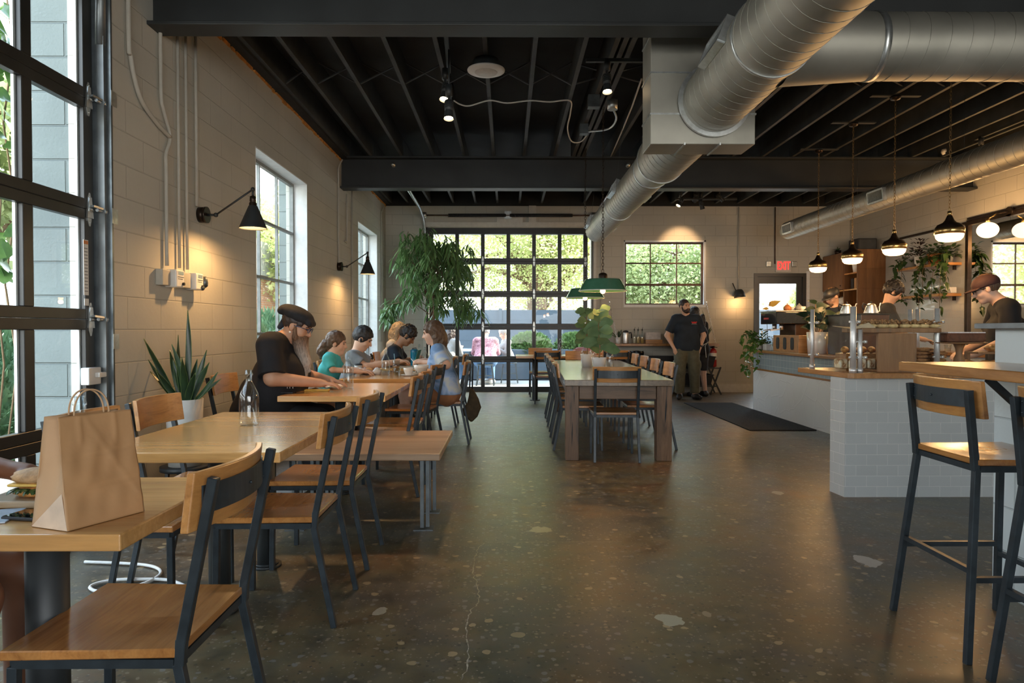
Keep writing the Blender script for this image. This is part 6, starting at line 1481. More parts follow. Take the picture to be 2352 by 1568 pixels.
for k, (x0, x1, z) in enumerate(((2.66, 3.32, .513), (3.34, 3.90, .513), (2.66, 3.25, .173), (3.28, 3.86, .173))):
    T = thing('dish_tub', ('upper left', 'upper right', 'lower left', 'lower right')[k] + ' black plastic dish tub on the folding stand', 'tub', ((x0+x1)/2, 12.95, z)); w_ = (x1-x0)/2; m = MB()
    m.add([(-w_*.86, -.17, 0), (w_*.86, -.17, 0), (w_*.86, .17, 0), (-w_*.86, .17, 0), (-w_, -.2, .2), (w_, -.2, .2), (w_, .2, .2), (-w_, .2, .2)], [(0,3,2,1), (0,1,5,4), (1,2,6,5), (2,3,7,6), (3,0,4,7)]); m.build('tub_body', M['rubber'], T, solid=.006)
    m = MB(); m.box(-w_-.015, w_+.015, -.215, -.195, .19, .205).box(-w_-.015, w_+.015, .195, .215, .19, .205).box(-w_-.015, -w_+.005, -.2, .2, .19, .205).box(w_-.005, w_+.015, -.2, .2, .19, .205); m.build('rim', M['rubber'], T)
T = thing('fire_extinguisher', 'red fire extinguisher on the back wall', 'fire extinguisher', (3.99, 13.19, .50))
MB().lathe([(0, 0), (.055, 0), (.065, .012), (.065, .30), (.055, .335), (.025, .355), (.02, .37)], n=28).build('cylinder_body', pm('extinguisher_red', (.42, .02, .02), .25, coat=.4), T)
MB().box(-.012, .012, -.04, .04, .37, .40).bar((0, 0, .40), (.06, -.06, .43), .016).bar((0, 0, .385), (.06, -.06, .38), .012).build('valve', M['rubber'], T)
MB().tube([(-.02, 0, .38), (-.12, -.02, .36), (-.17, -.02, .22), (-.14, -.01, .05)], .012, 8).build('hose', M['rubber'], T); MB().lathe([(.0655, .14), (.0658, .14), (.0658, .27), (.0655, .27)], n=28).build('paper_label', M['white'], T)

# ------------------------------------------------------------------ indoor tree and table plants
R = random.Random(77)
T = thing('ficus_tree', 'tall indoor tree with drooping narrow leaves by the garage door', 'plant', (-1.33, 12.05, 0))
MB().lathe([(0, 0), (.20, 0), (.25, .42), (.235, .42), (.23, .38), (0, .38)], n=30).build('pot', M['concretepot'], T)
m = MB(); m.tube([(0, 0, .3), (.03, 0, .8), (-.0, 0, 1.3), (.05, 0, 1.55), (.04, 0, 2.0)], [.035, .032, .03, .026, .018], 10)
tips = []
for k in range(48):
    a = R.uniform(0, 6.28); z0 = R.uniform(1.35, 2.1); rr = R.uniform(.2, .80); zt = R.uniform(1.75, 3.0) - (rr-.3)*.35; e = Vector((math.cos(a)*rr, math.sin(a)*rr*.7, zt)); mid = Vector((0, 0, z0)).lerp(e, .5) + Vector((0, 0, .18))
    e2 = e + Vector((math.cos(a)*.10, math.sin(a)*.08, -.28)); m.tube([(.03, 0, z0), mid, e, e2], [.010, .007, .004, .002], 5); tips += [(mid, e), (e, e2), (e, e2)]
m.build('trunk', M['bark'], T)
m = MB()
for k in range(1900):
    p, q = R.choice(tips); t = R.random(); c = p.lerp(q, t) + Vector((R.gauss(0, .05), R.gauss(0, .05), R.gauss(0, .05))); a = R.uniform(0, 6.28)
    m.leaf(c, (math.cos(a)*.75, math.sin(a)*.75, R.uniform(-1.1, -.1)), (0, 0, 1), R.uniform(.13, .20), R.uniform(.030, .046), .45, .3, 4)
m.build('leaves', M['ficus'], T)
snake('tall snake plant in a white planter beside the tables', (-2.10, 4.45, .34), (.113, .43, M['cream']), [(.02, 0, .62, .022, .015), (-.21, 0, .44, .022, -.01), (-.10, .05, .36, .028, 0), (-.04, -.05, .40, .026, .02), (.05, .04, .30, .03, 0), (.13, 0, .28, .030, 0), (.17, .05, .17, .024, 0), (-.12, -.06, .24, .028, 0), (0, .08, .34, .026, -.02), (-.15, .05, .18, .026, 0), (.09, -.07, .22, .026, 0), (.03, -.09, .32, .026, .01), (-.17, -.03, .30, .022, -.02), (.10, .04, .36, .022, .01), (-.07, .02, .30, .026, 0), (-.02, -.02, .46, .022, -.01), (.19, -.04, .22, .024, .02), (-.21, .06, .22, .022, 0)], 12, 1.0)
T = thing('plant_stand', 'low stand under the white planter', 'stand', (-2.10, 4.45, 0)); m = MB(); m.cyl((0, 0, .31), (0, 0, .338), .15, n=24); [m.bar((.11*math.cos(a), .11*math.sin(a), 0), (.11*math.cos(a), .11*math.sin(a), .31), .02) for a in (.78, 2.35, 3.93, 5.5)]; m.build('stand_body', M['black'], T)
def fiddle(label, loc, h, n, seed, pr=.082):
    R = random.Random(seed); T = thing('fiddle_leaf_fig', label, 'plant', loc)
    MB().lathe([(0, 0), (pr*.72, 0), (pr, .15), (pr*1.02, .158), (pr*.93, .158), (pr*.9, .14), (0, .14)], n=32).build('pot', M['ceramic'], T)
    m = MB(); st = [(0, 0, .13), (.01, 0, h*.4), (-.01, 0, h*.7), (.0, 0, h)]; m.tube(st, [.008, .007, .006, .004], 6); m.build('stem', M['stem'], T)
    m = MB()
    for k in range(n):
        t = k/(n-1); z = .26 + (h-.26)*t; a = k*2.4 + R.uniform(-.3, .3); L_ = .20*(1 - .35*t)
        m.leaf((0, 0, z), (math.cos(a), math.sin(a)*.6, R.uniform(-.1, .9)), (R.uniform(-.5,.5), -1, .5), L_*R.uniform(.9, 1.2), L_*.78, .25, .15, 8, 0, 'obov')
    m.build('leaves', M['fiddle'], T); return T
fiddle('fiddle leaf fig in a white ribbed pot, nearer one on the long dark table', (1.01, 7.50, .757), .66, 22, 41); fiddle('fiddle leaf fig in a white pot, further one on the long dark table', (1.00, 8.55, .757), .70, 18, 42)
bottle(1.24, 8.25, .757, .28, .046, 'clear bottle right of the potted fig on the long dark table'); bottle(1.17, 9.3, .757, .28, .046, 'clear bottle behind the two potted figs'); bottle(1.02, 9.0, .757, .28, .046, 'clear bottle left of the figs towards the far end')
bottle(PX(1288, 11.75), 11.75, .775, .29, .042, 'clear bottle on the far table by the garage door')

# ------------------------------------------------------------------ things on the window tables
bottle(-1.262, 3.34, .752, .272, .046, 'clear glass bottle alone on the second oak table')
bottle(-1.275, 2.04, .752, .27, .046, 'clear bottle half hidden behind the paper bag')
bottle(PX(800.5, 5.46), 5.46, .752, .30, .040, 'clear water bottle in front of the bearded person', fill=.5)
bottle(PX(886, 7.02), 7.02, .752, .268, .044, 'clear bottle on the table with the bowl and cups', fill=.45)
bottle(PX(963, 8.95), 8.95, .752, .28, .036, 'slim bottle beside the blue water bottle'); bottle(PX(976, 8.6), 8.6, .752, .25, .045, 'round shouldered bottle near the iced tea')
# paper bag
T = thing('paper_bag', 'brown paper carrier bag with twisted handles on the nearest table', 'paper bag')
A = Vector((-1.018, 1.580, .753)); Bv = Vector((-.935, 1.757, .753)); Cv = Vector((-1.130, 1.622, .753)); dL = (Bv-A).normalized(); dS = (Cv-A).normalized(); LL = .196; SSw = .118; Hh = .262
def bp(u, v, z):   # u along the long side, v across, z up: gussets pinch in towards the top
    t = z/Hh; vv = SSw*(v + (.5-v)*.62*t); uu = u*(LL - .012*t) + .006*t
    return A + dL*uu + dS*vv + Vector((0, 0, z))
def sheet(m, f, n1, n2, mi=0): 
    vs = [f(i/n1, j/n2) for j in range(n2+1) for i in range(n1+1)]; m.add(vs, [(j*(n1+1)+i, j*(n1+1)+i+1, (j+1)*(n1+1)+i+1, (j+1)*(n1+1)+i) for j in range(n2) for i in range(n1)], mi, True)
def wr_(u, t, s=0): return .0030*math.sin(9*u+5*t+s)*math.sin(11*t+s) + .0020*math.sin(23*u-7*t)*math.sin(6*t+1)
m = MB()
def front(u, t):
    g = .0030*(math.exp(-((u-.26)/.035)**2) + math.exp(-((u-.74)/.035)**2))*max(0, min(1, (t-.70)/.08)) - .0016*(math.exp(-((t-.33-.02*u)/.014)**2) + math.exp(-((t-.60-.05*u)/.014)**2)) + .002*math.exp(-(((u-.62)+(t-.62)*.8)/.05)**2)
    return bp(u, 0, t*Hh) - dS*(wr_(u, t)*math.sin(math.pi*min(1, t*1.02)) + g)
sheet(m, front, 44, 56); sheet(m, lambda u, t: bp(u, 1, t*Hh) + dS*wr_(u, t, 2), 16, 20)
def gus(side):
    def f(v, t):
        p = bp(side, v, t*Hh); k = (1-abs(2*v-1))*t*.045; return p + dL*(k if side == 0 else -k)
    return f
sheet(m, gus(0), 8, 20, 1); sheet(m, gus(1), 8, 20, 1); m.add([bp(0,0,.001), bp(1,0,.001), bp(1,1,.001), bp(0,1,.001)], [(0,1,2,3)])
m.build('bag_body', [M['paper'], M['paperl']], T, solid=.0008)
m = MB(); m.add([bp(0, 0, .001) - dL*.0012, bp(0, 1, .001) - dL*.0012, bp(0, .08, .085) - dL*.0012], [(0, 1, 2)]); m.build('folded_flap', pm('pale_kraft', (.62, .48, .36), .75), T, solid=.0006)
for v, nm in ((.30, 0), (.70, 1)):
    m = MB(); pts = []
    for k in range(23):
        a = math.pi*k/22; pts.append(bp(.5 - .24*math.cos(a), v, Hh) + Vector((0, 0, -.01 + .068*math.sin(a)**.75)) + dS*(.004*math.sin(a)))
    pts = [pts[0] - Vector((0, 0, .03))] + pts + [pts[-1] - Vector((0, 0, .03))]; m.tube(pts, .0021, 8)
    m.build('twisted_handle', M['paperl'], T)
# sandwich, board, phone, napkin
T = thing('serving_board', 'small wooden board under the sandwich', 'board', (-1.275, 1.86, .753)); MB().box(-.11, .11, -.08, .08, 0, .02).build('board_body', M['board'], T, bevel=.006, seg=3)
T = thing('sandwich', 'cut sandwich with egg and greens on the wooden board', 'sandwich', (-1.265, 1.85, .774))
MB().ball((0, 0, .014), (.065, .05, .018), 18, wob=.05, seed=3).build('bread_bottom', M['crust'], T); MB().box(-.058, .062, -.045, .045, .030, .038).build('egg_filling', pm('egg_yellow', (.72, .48, .12), .5), T, bevel=.004)
m = MB(); [m.leaf((R.uniform(-.05,.05), R.uniform(-.045,-.02), .024), (R.uniform(-1,1), -1, R.uniform(-.5,.2)), (0,0,1), .020, .014, .3, .3) for k in range(46)]; m.build('greens', M['pothosd'], T)
MB().ball((0, 0, .052), (.068, .052, .022), 18, wob=.05, seed=5).build('bread_top', pm('toasted_bread', (.52, .32, .16), .7, var=.3, scale=40, bump=.4), T)
def phone(x, y, z, a, label):
    T = thing('smartphone', label, 'phone', (x, y, z), a); MB().box(-.037, .037, -.075, .075, 0, .009).build('phone_body', M['rubber'], T, bevel=.006, seg=3); MB().box(-.034, .034, -.071, .071, .009, .0095).build('screen', pm('phone_glass', (.01, .012, .016), .03, coat=1), T)
phone(-1.165, 1.70, .753, -1.75, 'black phone lying beside the paper bag')
setp(MB().box(-.09, .09, -.07, .07, 0, .003).build('paper_napkin', pm('blue_napkin', (.42, .50, .60), .9), loc=(-1.32, 1.69, .753), rot=.3), 'pale blue paper napkin under the phone end', 'napkin')
phone(PX(655, 5.05), 5.05, .753, 1.5, 'dark phone on the bearded person\'s table')
setp(MB().box(-.09, .09, -.035, .035, 0, .012).build('yellow_notebook', pm('yellow_card', (.62, .38, .05), .6), loc=(PX(727, 5.2), 5.22, .753), rot=.1, bevel=.002), 'narrow yellow notebook beside the phone', 'notebook')
m = MB(); n = 8; vs = [((i/n-.5)*.26, (j/4-.5)*.18, .004 + .018*abs(math.sin(i/n*math.pi*2.0))) for j in range(5) for i in range(n+1)]; m.add(vs, [(j*(n+1)+i, j*(n+1)+i+1, (j+1)*(n+1)+i+1, (j+1)*(n+1)+i) for j in range(4) for i in range(n)], 0, True)
setp(m.build('folded_leaflet', blobcloth('printed_leaflet', (.45, .45, .52), (.68, .66, .64), (.74, .6, .5), 30), loc=(PX(755, 5.5), 5.5, .753), solid=.001), 'creased printed leaflet under the bearded person\'s hand', 'leaflet')
def tumbler(x, y, z, h, r, label, liq=None, fill=.6, straw=False, cat='glass', name='drinking_glass'):
    T = thing(name, label, cat, (x, y, z)); MB().lathe([(0, .006), (r*.78, 0), (r*.82, 0), (r, h), (r*.94, h), (r*.76, .012), (0, .012)], n=24).build('glass_wall', M['bottle'], T)
    if liq: MB().lathe([(0, .013), (r*.76, .013), (r*(.76+.18*fill), h*fill), (0, h*fill)], n=24).build('drink', liq, T)
    if straw: MB().cyl((0, 0, .02), (-.02, 0, h+.07), .004, n=8).build('straw', pm('teal_straw', (.25, .42, .45), .5), T)
def zt(y, Y): return .752
coffee = pm('iced_coffee', (.34, .17, .07), .2)
tumbler(PX(832.5, 7.1), 7.1, .752, .075, .036, 'small water glass near the child in teal', M['water']); tumbler(PX(912, 7.0), 7.0, .752, .075, .036, 'small water glass left of the white cup')
tumbler(PX(909.5, 7.5), 7.5, .752, .135, .045, 'iced coffee with a straw behind the bottle', coffee, .55, True); tumbler(PX(991, 8.55), 8.55, .752, .15, .042, 'tall glass of iced tea near the laptop', coffee, .75)
T = thing('takeaway_cup', 'white takeaway cup with black lid by the child in teal', 'cup', (PX(823, 7.35), 7.35, .752)); MB().lathe([(0, 0), (.03, 0), (.042, .09), (0, .09)], n=22).build('cup_body', M['cream'], T); MB().lathe([(.045, .088), (.045, .096), (.038, .104), (0, .105)], n=22).build('lid', M['rubber'], T)
T = thing('coffee_cup', 'white coffee cup on a saucer beside the bowl', 'cup', (PX(938, 6.95), 6.95, .758)); MB().lathe([(0, .004), (.026, 0), (.03, .004), (.046, .04), (.052, .075), (.048, .075), (.042, .04), (.024, .01), (0, .01)], n=28).build('cup_body', M['ceramic'], T); MB().tube([(.05, 0, .06), (.075, 0, .055), (.072, 0, .03), (.043, 0, .028)], .005, 8).build('handle', M['ceramic'], T)
setp(MB().lathe([(0, 0), (.04, 0), (.08, .010), (.078, .013), (.04, .006), (0, .005)], n=30).build('saucer', M['ceramic'], loc=(PX(938, 6.95), 6.95, .752)), 'white saucer under the coffee cup', 'saucer')
setp(MB().lathe([(0, .004), (.035, 0), (.04, .004), (.075, .05), (.082, .085), (.078, .085), (.07, .05), (.03, .012), (0, .01)], n=32).build('cereal_bowl', M['ceramic'], loc=(PX(967.5, 7.1), 7.1, .770)), 'white bowl in front of the person in the blue shirt', 'bowl')
setp(MB().cyl((0, 0, 0), (0, 0, .014), .14, n=36).build('round_board', M['board'], loc=(PX(975, 7.15), 7.15, .753), bevel=.003), 'round wooden board under the white bowl', 'board')
setp(MB().tube([(0, 0, 0), (-.05, 0, .06), (-.10, 0, .12)], [.010, .003, .003], 8).build('spoon', M['chrome'], loc=(PX(966, 7.1), 7.1, .80)), 'spoon standing in the white bowl', 'spoon')
setp(MB().lathe([(0, 0), (.05, 0), (.11, .012), (.108, .016), (.05, .006), (0, .005)], n=32).build('plate', pm('pink_plate', (.55, .40, .33), .4), loc=(PX(850, 7.2), 7.2, .752)), 'shallow plate under the croissant', 'plate')
m = MB(); m.tube([Vector((.06*math.cos(a), .05*math.sin(a), .028)) for a in [2.6 - i*.3 for i in range(8)]], [.008, .018, .027, .031, .030, .025, .016, .007], 10); setp(m.build('croissant', M['crust'], loc=(PX(845, 7.2), 7.2, .76)), 'half eaten croissant on the plate', 'pastry')
setp(MB().ball((0, 0, .03), (.045, .04, .04), 12, wob=.22, seed=8).build('crumpled_napkin', M['cl_white'], loc=(PX(866, 7.1), 7.1, .757)), 'crumpled white napkin beside the croissant', 'napkin')
T = thing('laptop', 'open laptop with a teal lid seen from behind', 'laptop', (PX(935, 8.45), 8.45, .753), 0)
MB().box(-.13, .09, -.16, .16, 0, .014).build('keyboard_base', M['zinc'], T, bevel=.004); MB().obox((.125, 0, .115), (.008, .32, .215), RY(.30)).build('screen_lid', blobcloth('teal_lid', (.02, .10, .12), (.04, .24, .24), (.12, .36, .26), 4), T, bevel=.003)
T = thing('water_bottle', 'blue translucent sports bottle between laptop and glass bottles', 'bottle', (PX(952, 8.75), 8.75, .752)); MB().lathe([(0, 0), (.045, 0), (.05, .01), (.05, .08), (.046, .09), (.05, .10), (.05, .18)], n=26).build('bottle_body', pm('blue_bottle', (.01, .17, .26), .12, coat=.6), T); MB().lathe([(.052, .18), (.052, .205), (.03, .22), (0, .222)], n=24).build('lid', pm('blue_lid', (.01, .12, .2), .35), T); MB().tube([(.03, 0, .2), (.02, 0, .235), (-.03, 0, .225)], .006, 8).build('carry_loop', M['rubber'], T)
for k in range(3): setp(MB().lathe([(0, 0), (.04, 0), (.07, .009), (.04, .006), (0, .005)], n=26).build('saucer', M['ceramic'], loc=(PX(988, 8.35), 8.35, .753+k*.011)), 'saucer in the small stack beside the iced tea', 'saucer', 'stacked saucers beside the iced tea')
T = thing('shoulder_bag', 'brown cloth bag hanging from a chair back by the aisle', 'bag'); bx, by = -.405, 7.72
m = MB(); m.prism([(-.02, .40), (.02, .38), (.08, .27), (.11, .17), (.07, .07), (.0, .0), (-.08, .08), (-.11, .15), (-.05, .22), (-.03, .30)], -.05, .05, M=RX(R90), o=(bx, by, .17)); m.build('bag_body', pm('brown_canvas', (.075, .05, .022), .8, var=.3), T, bevel=.03, seg=3)
MB().tube([(bx-.02, by, .56), (bx-.01, by-.03, .84), (bx+.0, by-.05, .878), (bx+.02, by-.06, .84), (bx+.01, by, .55)], .008, 6).build('strap', M['rubber'], T)
m = MB(); m.tube(spl([(-1.45, 3.15, .012), (-1.62, 3.28, .012), (-1.78, 3.30, .012), (-1.92, 3.28, .012), (-1.96, 3.20, .012), (-1.86, 3.14, .012), (-1.74, 3.22, .012), (-1.72, 3.38, .012), (-1.86, 3.50, .012), (-2.2, 3.55, .012)]), .008, 6)
setp(m.build('rope', M['cl_white']), 'white rope lying in a loop on the floor under the tables', 'rope')
# ------------------------------------------------------------------ people
def cap_hat(mat, brim=.075, top=.012, tilt=0):
    def fn(T, H, Rm, hs, J, m):
        short_hair(.008, .003)(T, H, Rm, hs, J, m)
        Q = SD(); Q.el(H(0, -.012, .050), ((.083+top)*hs, (.103+top)*hs, (.074+top)*hs), Rm, .01); Q.el(H(0, 0, -.055), (.16*hs, .17*hs, .088*hs), Rm, .01, -1)
        c = Q.mesh('cap', mat, T, .007)
        b = MB(); n = 12; vs = []
        for r0, r1 in ((.085, .085), (.10, .135), (.105, .175)):
            for k in range(n+1): a = math.radians(25 + 130*k/n); vs.append(H(r0*math.cos(a), r1*math.sin(a) - .004, .045 - .18*(r1-.085) - .012*abs(math.cos(a)))) 
        b.add(vs, [(j*(n+1)+i, j*(n+1)+i+1, (j+1)*(n+1)+i+1, (j+1)*(n+1)+i) for j in range(2) for i in range(n)], 0, True); b.build('cap_brim', mat, T, solid=.005)
    return fn
def specs(T, H, Rm, hs, J, mat=None):
    m = MB()
    for s in (-1, 1):
        c = (s*.032, .106, .010); m.tube([H(c[0] + .024*math.cos(a), c[1] - .004*abs(math.cos(a)), c[2] + .018*math.sin(a)) for a in [2*math.pi*k/16 for k in range(16)]], .0028, 6, closed=True)
        m.tube([H(s*.056, .100, .014), H(s*.078, .05, .014), H(s*.082, -.005, .008)], .0028, 6)
    m.tube([H(-.009, .108, .012), H(.009, .108, .012)], .0028, 6); m.build('glasses', mat or M['rubber'], T)

# 1 bearded person, facing +x, leaning over the table
def bearded_extra(T, H, Rm, hs, J):
    Q = SD()
    Q.el(H(0, -.015, .075), (.102, .122, .060), Rm, .02).el(H(0, -.045, .098), (.090, .115, .042), Rm, .03).cap(H(-.03, -.14, .062), H(.03, -.14, .062), .022, .022, .04).cap(H(-.05, .092, .055), H(.05, .092, .055), .020, .020, .03)
    Q.el(H(0, .0, -.05), (.14, .14, .085), Rm, .01, -1); Q.mesh('flat_cap', M['capleather'], T, .007)
    Q = SD(); Q.cap(H(0, -.085, .02), H(0, -.11, -.05), .035, .02, .02); Q.mesh('hair_tail', M['cl_navy'], T, .008)
    # long beard
    Q = SD(); Q.el(H(0, .055, -.075), (.066, .062, .055), Rm, .02); c0 = H(0, .07, -.10); 
    Q.cap(c0, c0 + V3(0, .03, -.15), .058, .050, .03).cap(c0 + V3(0, .03, -.15), c0 + V3(.0, .04, -.27), .050, .014, .03)
    Q.cap(c0 + V3(0, .03, -.12), c0 + V3(.01, .075, -.22), .03, .008, .02)
    for s in (-1, 1): Q.cap(H(s*.068, .015, -.01), H(s*.06, .035, -.07), .014, .022, .015)
    Q.cap(H(-.028, .098, -.046), H(.028, .098, -.046), .010, .010, .01); Q.mesh('beard', M['beard'], T, .006, .0025, 170)
    specs(T, H, Rm, hs, J, pm('blue_frames', (.04, .07, .14), .3)); MB().ball(H(.082, -.005, -.045), .008, 10).build('earring', M['ceramic'], T)
    text('DEATH', .045, M['cream'], T, (.236, .26, .80), (math.pi/2, 0, R90), .001)
    m = MB(); RR = random.Random(3)
    for k in range(9): p = Vector((RR.uniform(-.04, .10), .30 + RR.uniform(-.006, .006), .93 + RR.uniform(-.07, .07))); m.tube([p + Vector((.03*math.cos(a+k), .0, .03*math.sin(a*1.3))) for a in (0, .8, 1.6, 2.4, 3.2)], .004, 4)
    m.build('shirt_print', M['cream'], T)
J = seated(.24, (0, .285, 1.245), (0, 1, -.42), .235, wr=(.14, .50, .82), el=(.31, .20, .865), z0=.57)
J['neck'] = J['neck'] + V3(0, -.02, .045)
for q in ('shL', 'shR'): J[q] = V3(*J[q]) + V3(0, -.03, .055)
J['hnR'] = (0, .15, 1); J['hnL'] = (0, .15, 1); J['hsR'] = (-1, 0, 0); J['hsL'] = (1, 0, 0); J['hdR'] = (-.35, 1, -.12); J['hdL'] = (.3, 1, -.12)
person('person in black tee with long beard, flat cap and glasses', (-1.91, 5.28, 0), -R90, J, M['skin_a'], M['cl_black'], M['cl_black'], M['hair_dk'], M['leather'], bulk=1.45, h=.0075, sleeve=.9, curl=.35, belly=.06, hs=1.07,
       hairfn=short_hair(.006), extra=bearded_extra, nk=1.2)
# 2 child
def child_hair(T, H, Rm, hs, J, m):
    short_hair(.016, .004, 1, front=-.012)(T, H, Rm, hs, J, m)
    Q = SD(); c = H(0, -.12, -.02); Q.cap(H(0, -.09, 0), c, .035, .04, .02).cap(c, c + V3(0, -.045, -.07), .05, .045, .02).cap(c + V3(0, -.045, -.07), c + V3(0, -.05, -.13), .045, .02, .02); Q.mesh('ponytail', m, T, .007, .007, 90)
    MB().ball(H(0, -.10, .0), (.03, .022, .034), 12, wob=.15).build('scrunchie', pm('peach_scrunchie', (.62, .28, .16), .8), T)
J = seated(.06, (0, .12, 1.075), (0, 1, -.12), .125, wr=(.10, .36, .80), el=(.17, .12, .82), z0=.55, sc=.78)
person('child with curly ponytail in a teal shirt', (-1.86, 6.98, 0), -R90, J, M['skin_d'], M['cl_teal'], M['cl_khaki'], M['hair_brown'], M['cl_white'], bulk=.74, hs=.92, h=.0075, sleeve=.85, hairfn=child_hair, shirt_in=.008)
# 3 person in grey
J = seated(.22, (0, .22, 1.115), (0, 1, -.5), .19, wr=(.10, .60, .86), el=(.22, .30, .82), z0=.53)
def earbud(T, H, Rm, hs, J): MB().ball(H(.084, 0, -.008), (.012, .016, .02), 10).build('headphone', M['rubber'], T)
person('person in grey tee with short black hair looking down', (-1.83, 7.62, 0), -R90, J, M['skin_b'], M['cl_grey'], M['cl_denim'], M['hair_black'], M['cl_white'], h=.008, sleeve=.7, hairfn=short_hair(.018, .004), extra=earbud)
# 4 laptop person
J = seated(.42, (0, .50, 1.14), (0, 1, -.85), .20, wr=(.07, .58, .83), el=(.27, .42, .80), z0=.53)
person('person in navy tee bent over the laptop', (-1.80, 8.9, 0), -R90, J, M['skin_c'], M['cl_navy'], M['cl_denim'], M['hair_black'], M['leather'], bulk=1.08, h=.008, sleeve=.75, hairfn=short_hair(.02, .006))
# 5 blond person behind
def long_hair(L_, wd=.07, fwd=.0):
    def fn(T, H, Rm, hs, J, m):
        Q = SD(); Q.el(H(0, -.018, .040), (.090*hs, .110*hs, .100*hs), Rm, .01)
        Q.cap(H(0, -.06, .0), H(0, -.075, -.08) + V3(0, 0, -L_*.2), .075*hs, .07*hs, .03)
        for s in (-1, 1): Q.cap(H(s*.055, -.02, .02), H(s*.062, -.01 + fwd, -.06), .042*hs, .035*hs, .03).cap(H(s*.062, -.01 + fwd, -.06), H(s*.07, -.02 + fwd, -.09) + V3(0, 0, -L_), .036*hs, .024*hs, .02)
        Q.cap(H(0, -.075, -.06), H(0, -.09, -.09) + V3(0, 0, -L_), .07*hs, .045*hs, .03)
        Q.el(H(0, .105, -.025), (.060*hs, .075*hs, .085*hs), Rm, .012, -1); Q.mesh('hair', m, T, .0075, .005, 95)
    return fn
J = seated(.15, (0, .25, 1.20), (.15, 1, -.4), .17, z0=.52)
person('person with long blond hair behind the laptop user', (-1.78, 9.7, 0), -R90, J, M['skin_d'], M['cl_white'], M['cl_denim'], M['hair_blond'], M['cl_white'], bulk=.92, h=.010, hs=.94, hairfn=long_hair(.2))
# 6 person in blue shirt, facing -x
J = seated(.12, (0, .17, 1.185), (0, 1, -.22), .185, wr=(.05, .27, .88), el=(.24, .02, .86), z0=.53, kx=.10)
J['wrL'] = V3(-.06, .27, .87); J['elL'] = V3(-.26, .0, .85); J['hdL'] = (.2, 1, .05); J['hdR'] = (-.3, 1, .0); J['hnL'] = (-.6, 0, 1)
person('person with long brown hair in blue tie-dye shirt, eating', (-.64, 7.42, 0), R90, J, M['skin_d'], M['tiedye'], M['cl_rust'], M['hair_brown'], M['cl_khaki'], bulk=1.12, h=.0075, sleeve=.85, curl=1.1, short=.8, hairfn=long_hair(.13, fwd=-.02), belly=.02)
# 7 person in pink at far table
J = seated(.3, (0, .24, 1.02), (.1, 1, -1.0), .20, wr=(.15, .38, .80), el=(.28, .26, .80), z0=.52)
person('person in pink tee bowed over the far table', (1.48, 12.6, 0), math.pi, J, M['skin_b'], M['cl_pink'], M['cl_denim'], M['hair_dk'], M['leather'], h=.010, hairfn=short_hair(.02, .005))
# 8 standing person with hands in pockets
J = dict(pelvis=(0, 0, .92), chest=(0, .0, 1.25), neck=(0, .0, 1.46), head=(.045, .025, 1.625), hf=(-.45, 1, .02), hu=(.04, 0, 1), shL=(-.205, -.01, 1.40), shR=(.205, -.01, 1.41), elL=(-.31, -.04, 1.12), elR=(.335, -.04, 1.12), wrL=(-.215, .06, .90), wrR=(.24, .06, .905),
         hdL=(.35, .2, -1), hdR=(-.35, .2, -1), hnL=(-.6, .8, 0), hnR=(.6, .8, 0), hsL=(.6, 1, 0), hsR=(-.6, 1, 0),
         hipL=(-.1, 0, .90), hipR=(.1, 0, .90), knL=(-.13, .03, .49), knR=(.13, .04, .49), anL=(-.15, .0, .085), anR=(.12, .0, .085), toeL=(-.19, .14, .035), toeR=(.17, .14, .035))
def stand_extra(T, H, Rm, hs, J):
    Q = SD(); Q.el(H(0, .055, -.078), (.058, .055, .045), Rm, .01).cap(H(-.024, .100, -.044), H(.024, .100, -.044), .008, .008, .01)
    for s in (-1, 1): Q.cap(H(s*.070, .015, .0), H(s*.058, .035, -.065), .010, .02, .012)
    Q.el(H(0, .105, -.056), (.020, .02, .007), Rm, .004, -1); Q.mesh('beard', M['hair_dk'], T, .0075, .003, 120)
    m = MB(); m.tube([(-.05 - t*.09, .135 + .0*t, 1.345 + .016*math.sin(t*22)) for t in [k/16 for k in range(17)]], .006, 5); m.build('shirt_logo', pm('red_print', (.7, .05, .05), .6), T)
    MB().box(-.14, -.05, .130, .136, 1.318, 1.322).build('shirt_caption', M['cream'], T)
    MB().cyl(V3(-.232, .045, .935), V3(-.222, .055, .915), .040, n=16).build('wristwatch', M['rubber'], T)
    for s in (-1, 1): Q = SD(); Q.el((s*.205, .02, .60), (.05, .075, .10), None, .01); Q.mesh('cargo_pocket', M['cl_olive'], T, .012)
person('bearded person standing with hands in pockets, black tee and olive cargo trousers', (3.155, 11.98, 0), math.pi, J, M['skin_b'], M['cl_navy'], M['cl_olive'], M['hair_dk'], M['leather'], bulk=1.14, h=.008, sleeve=.78, hairfn=short_hair(.006, .002), extra=stand_extra, curl=.4, shirt_hem=-.07, pw=1.16, shirt_in=.004, belly=.015, nk=1.1)
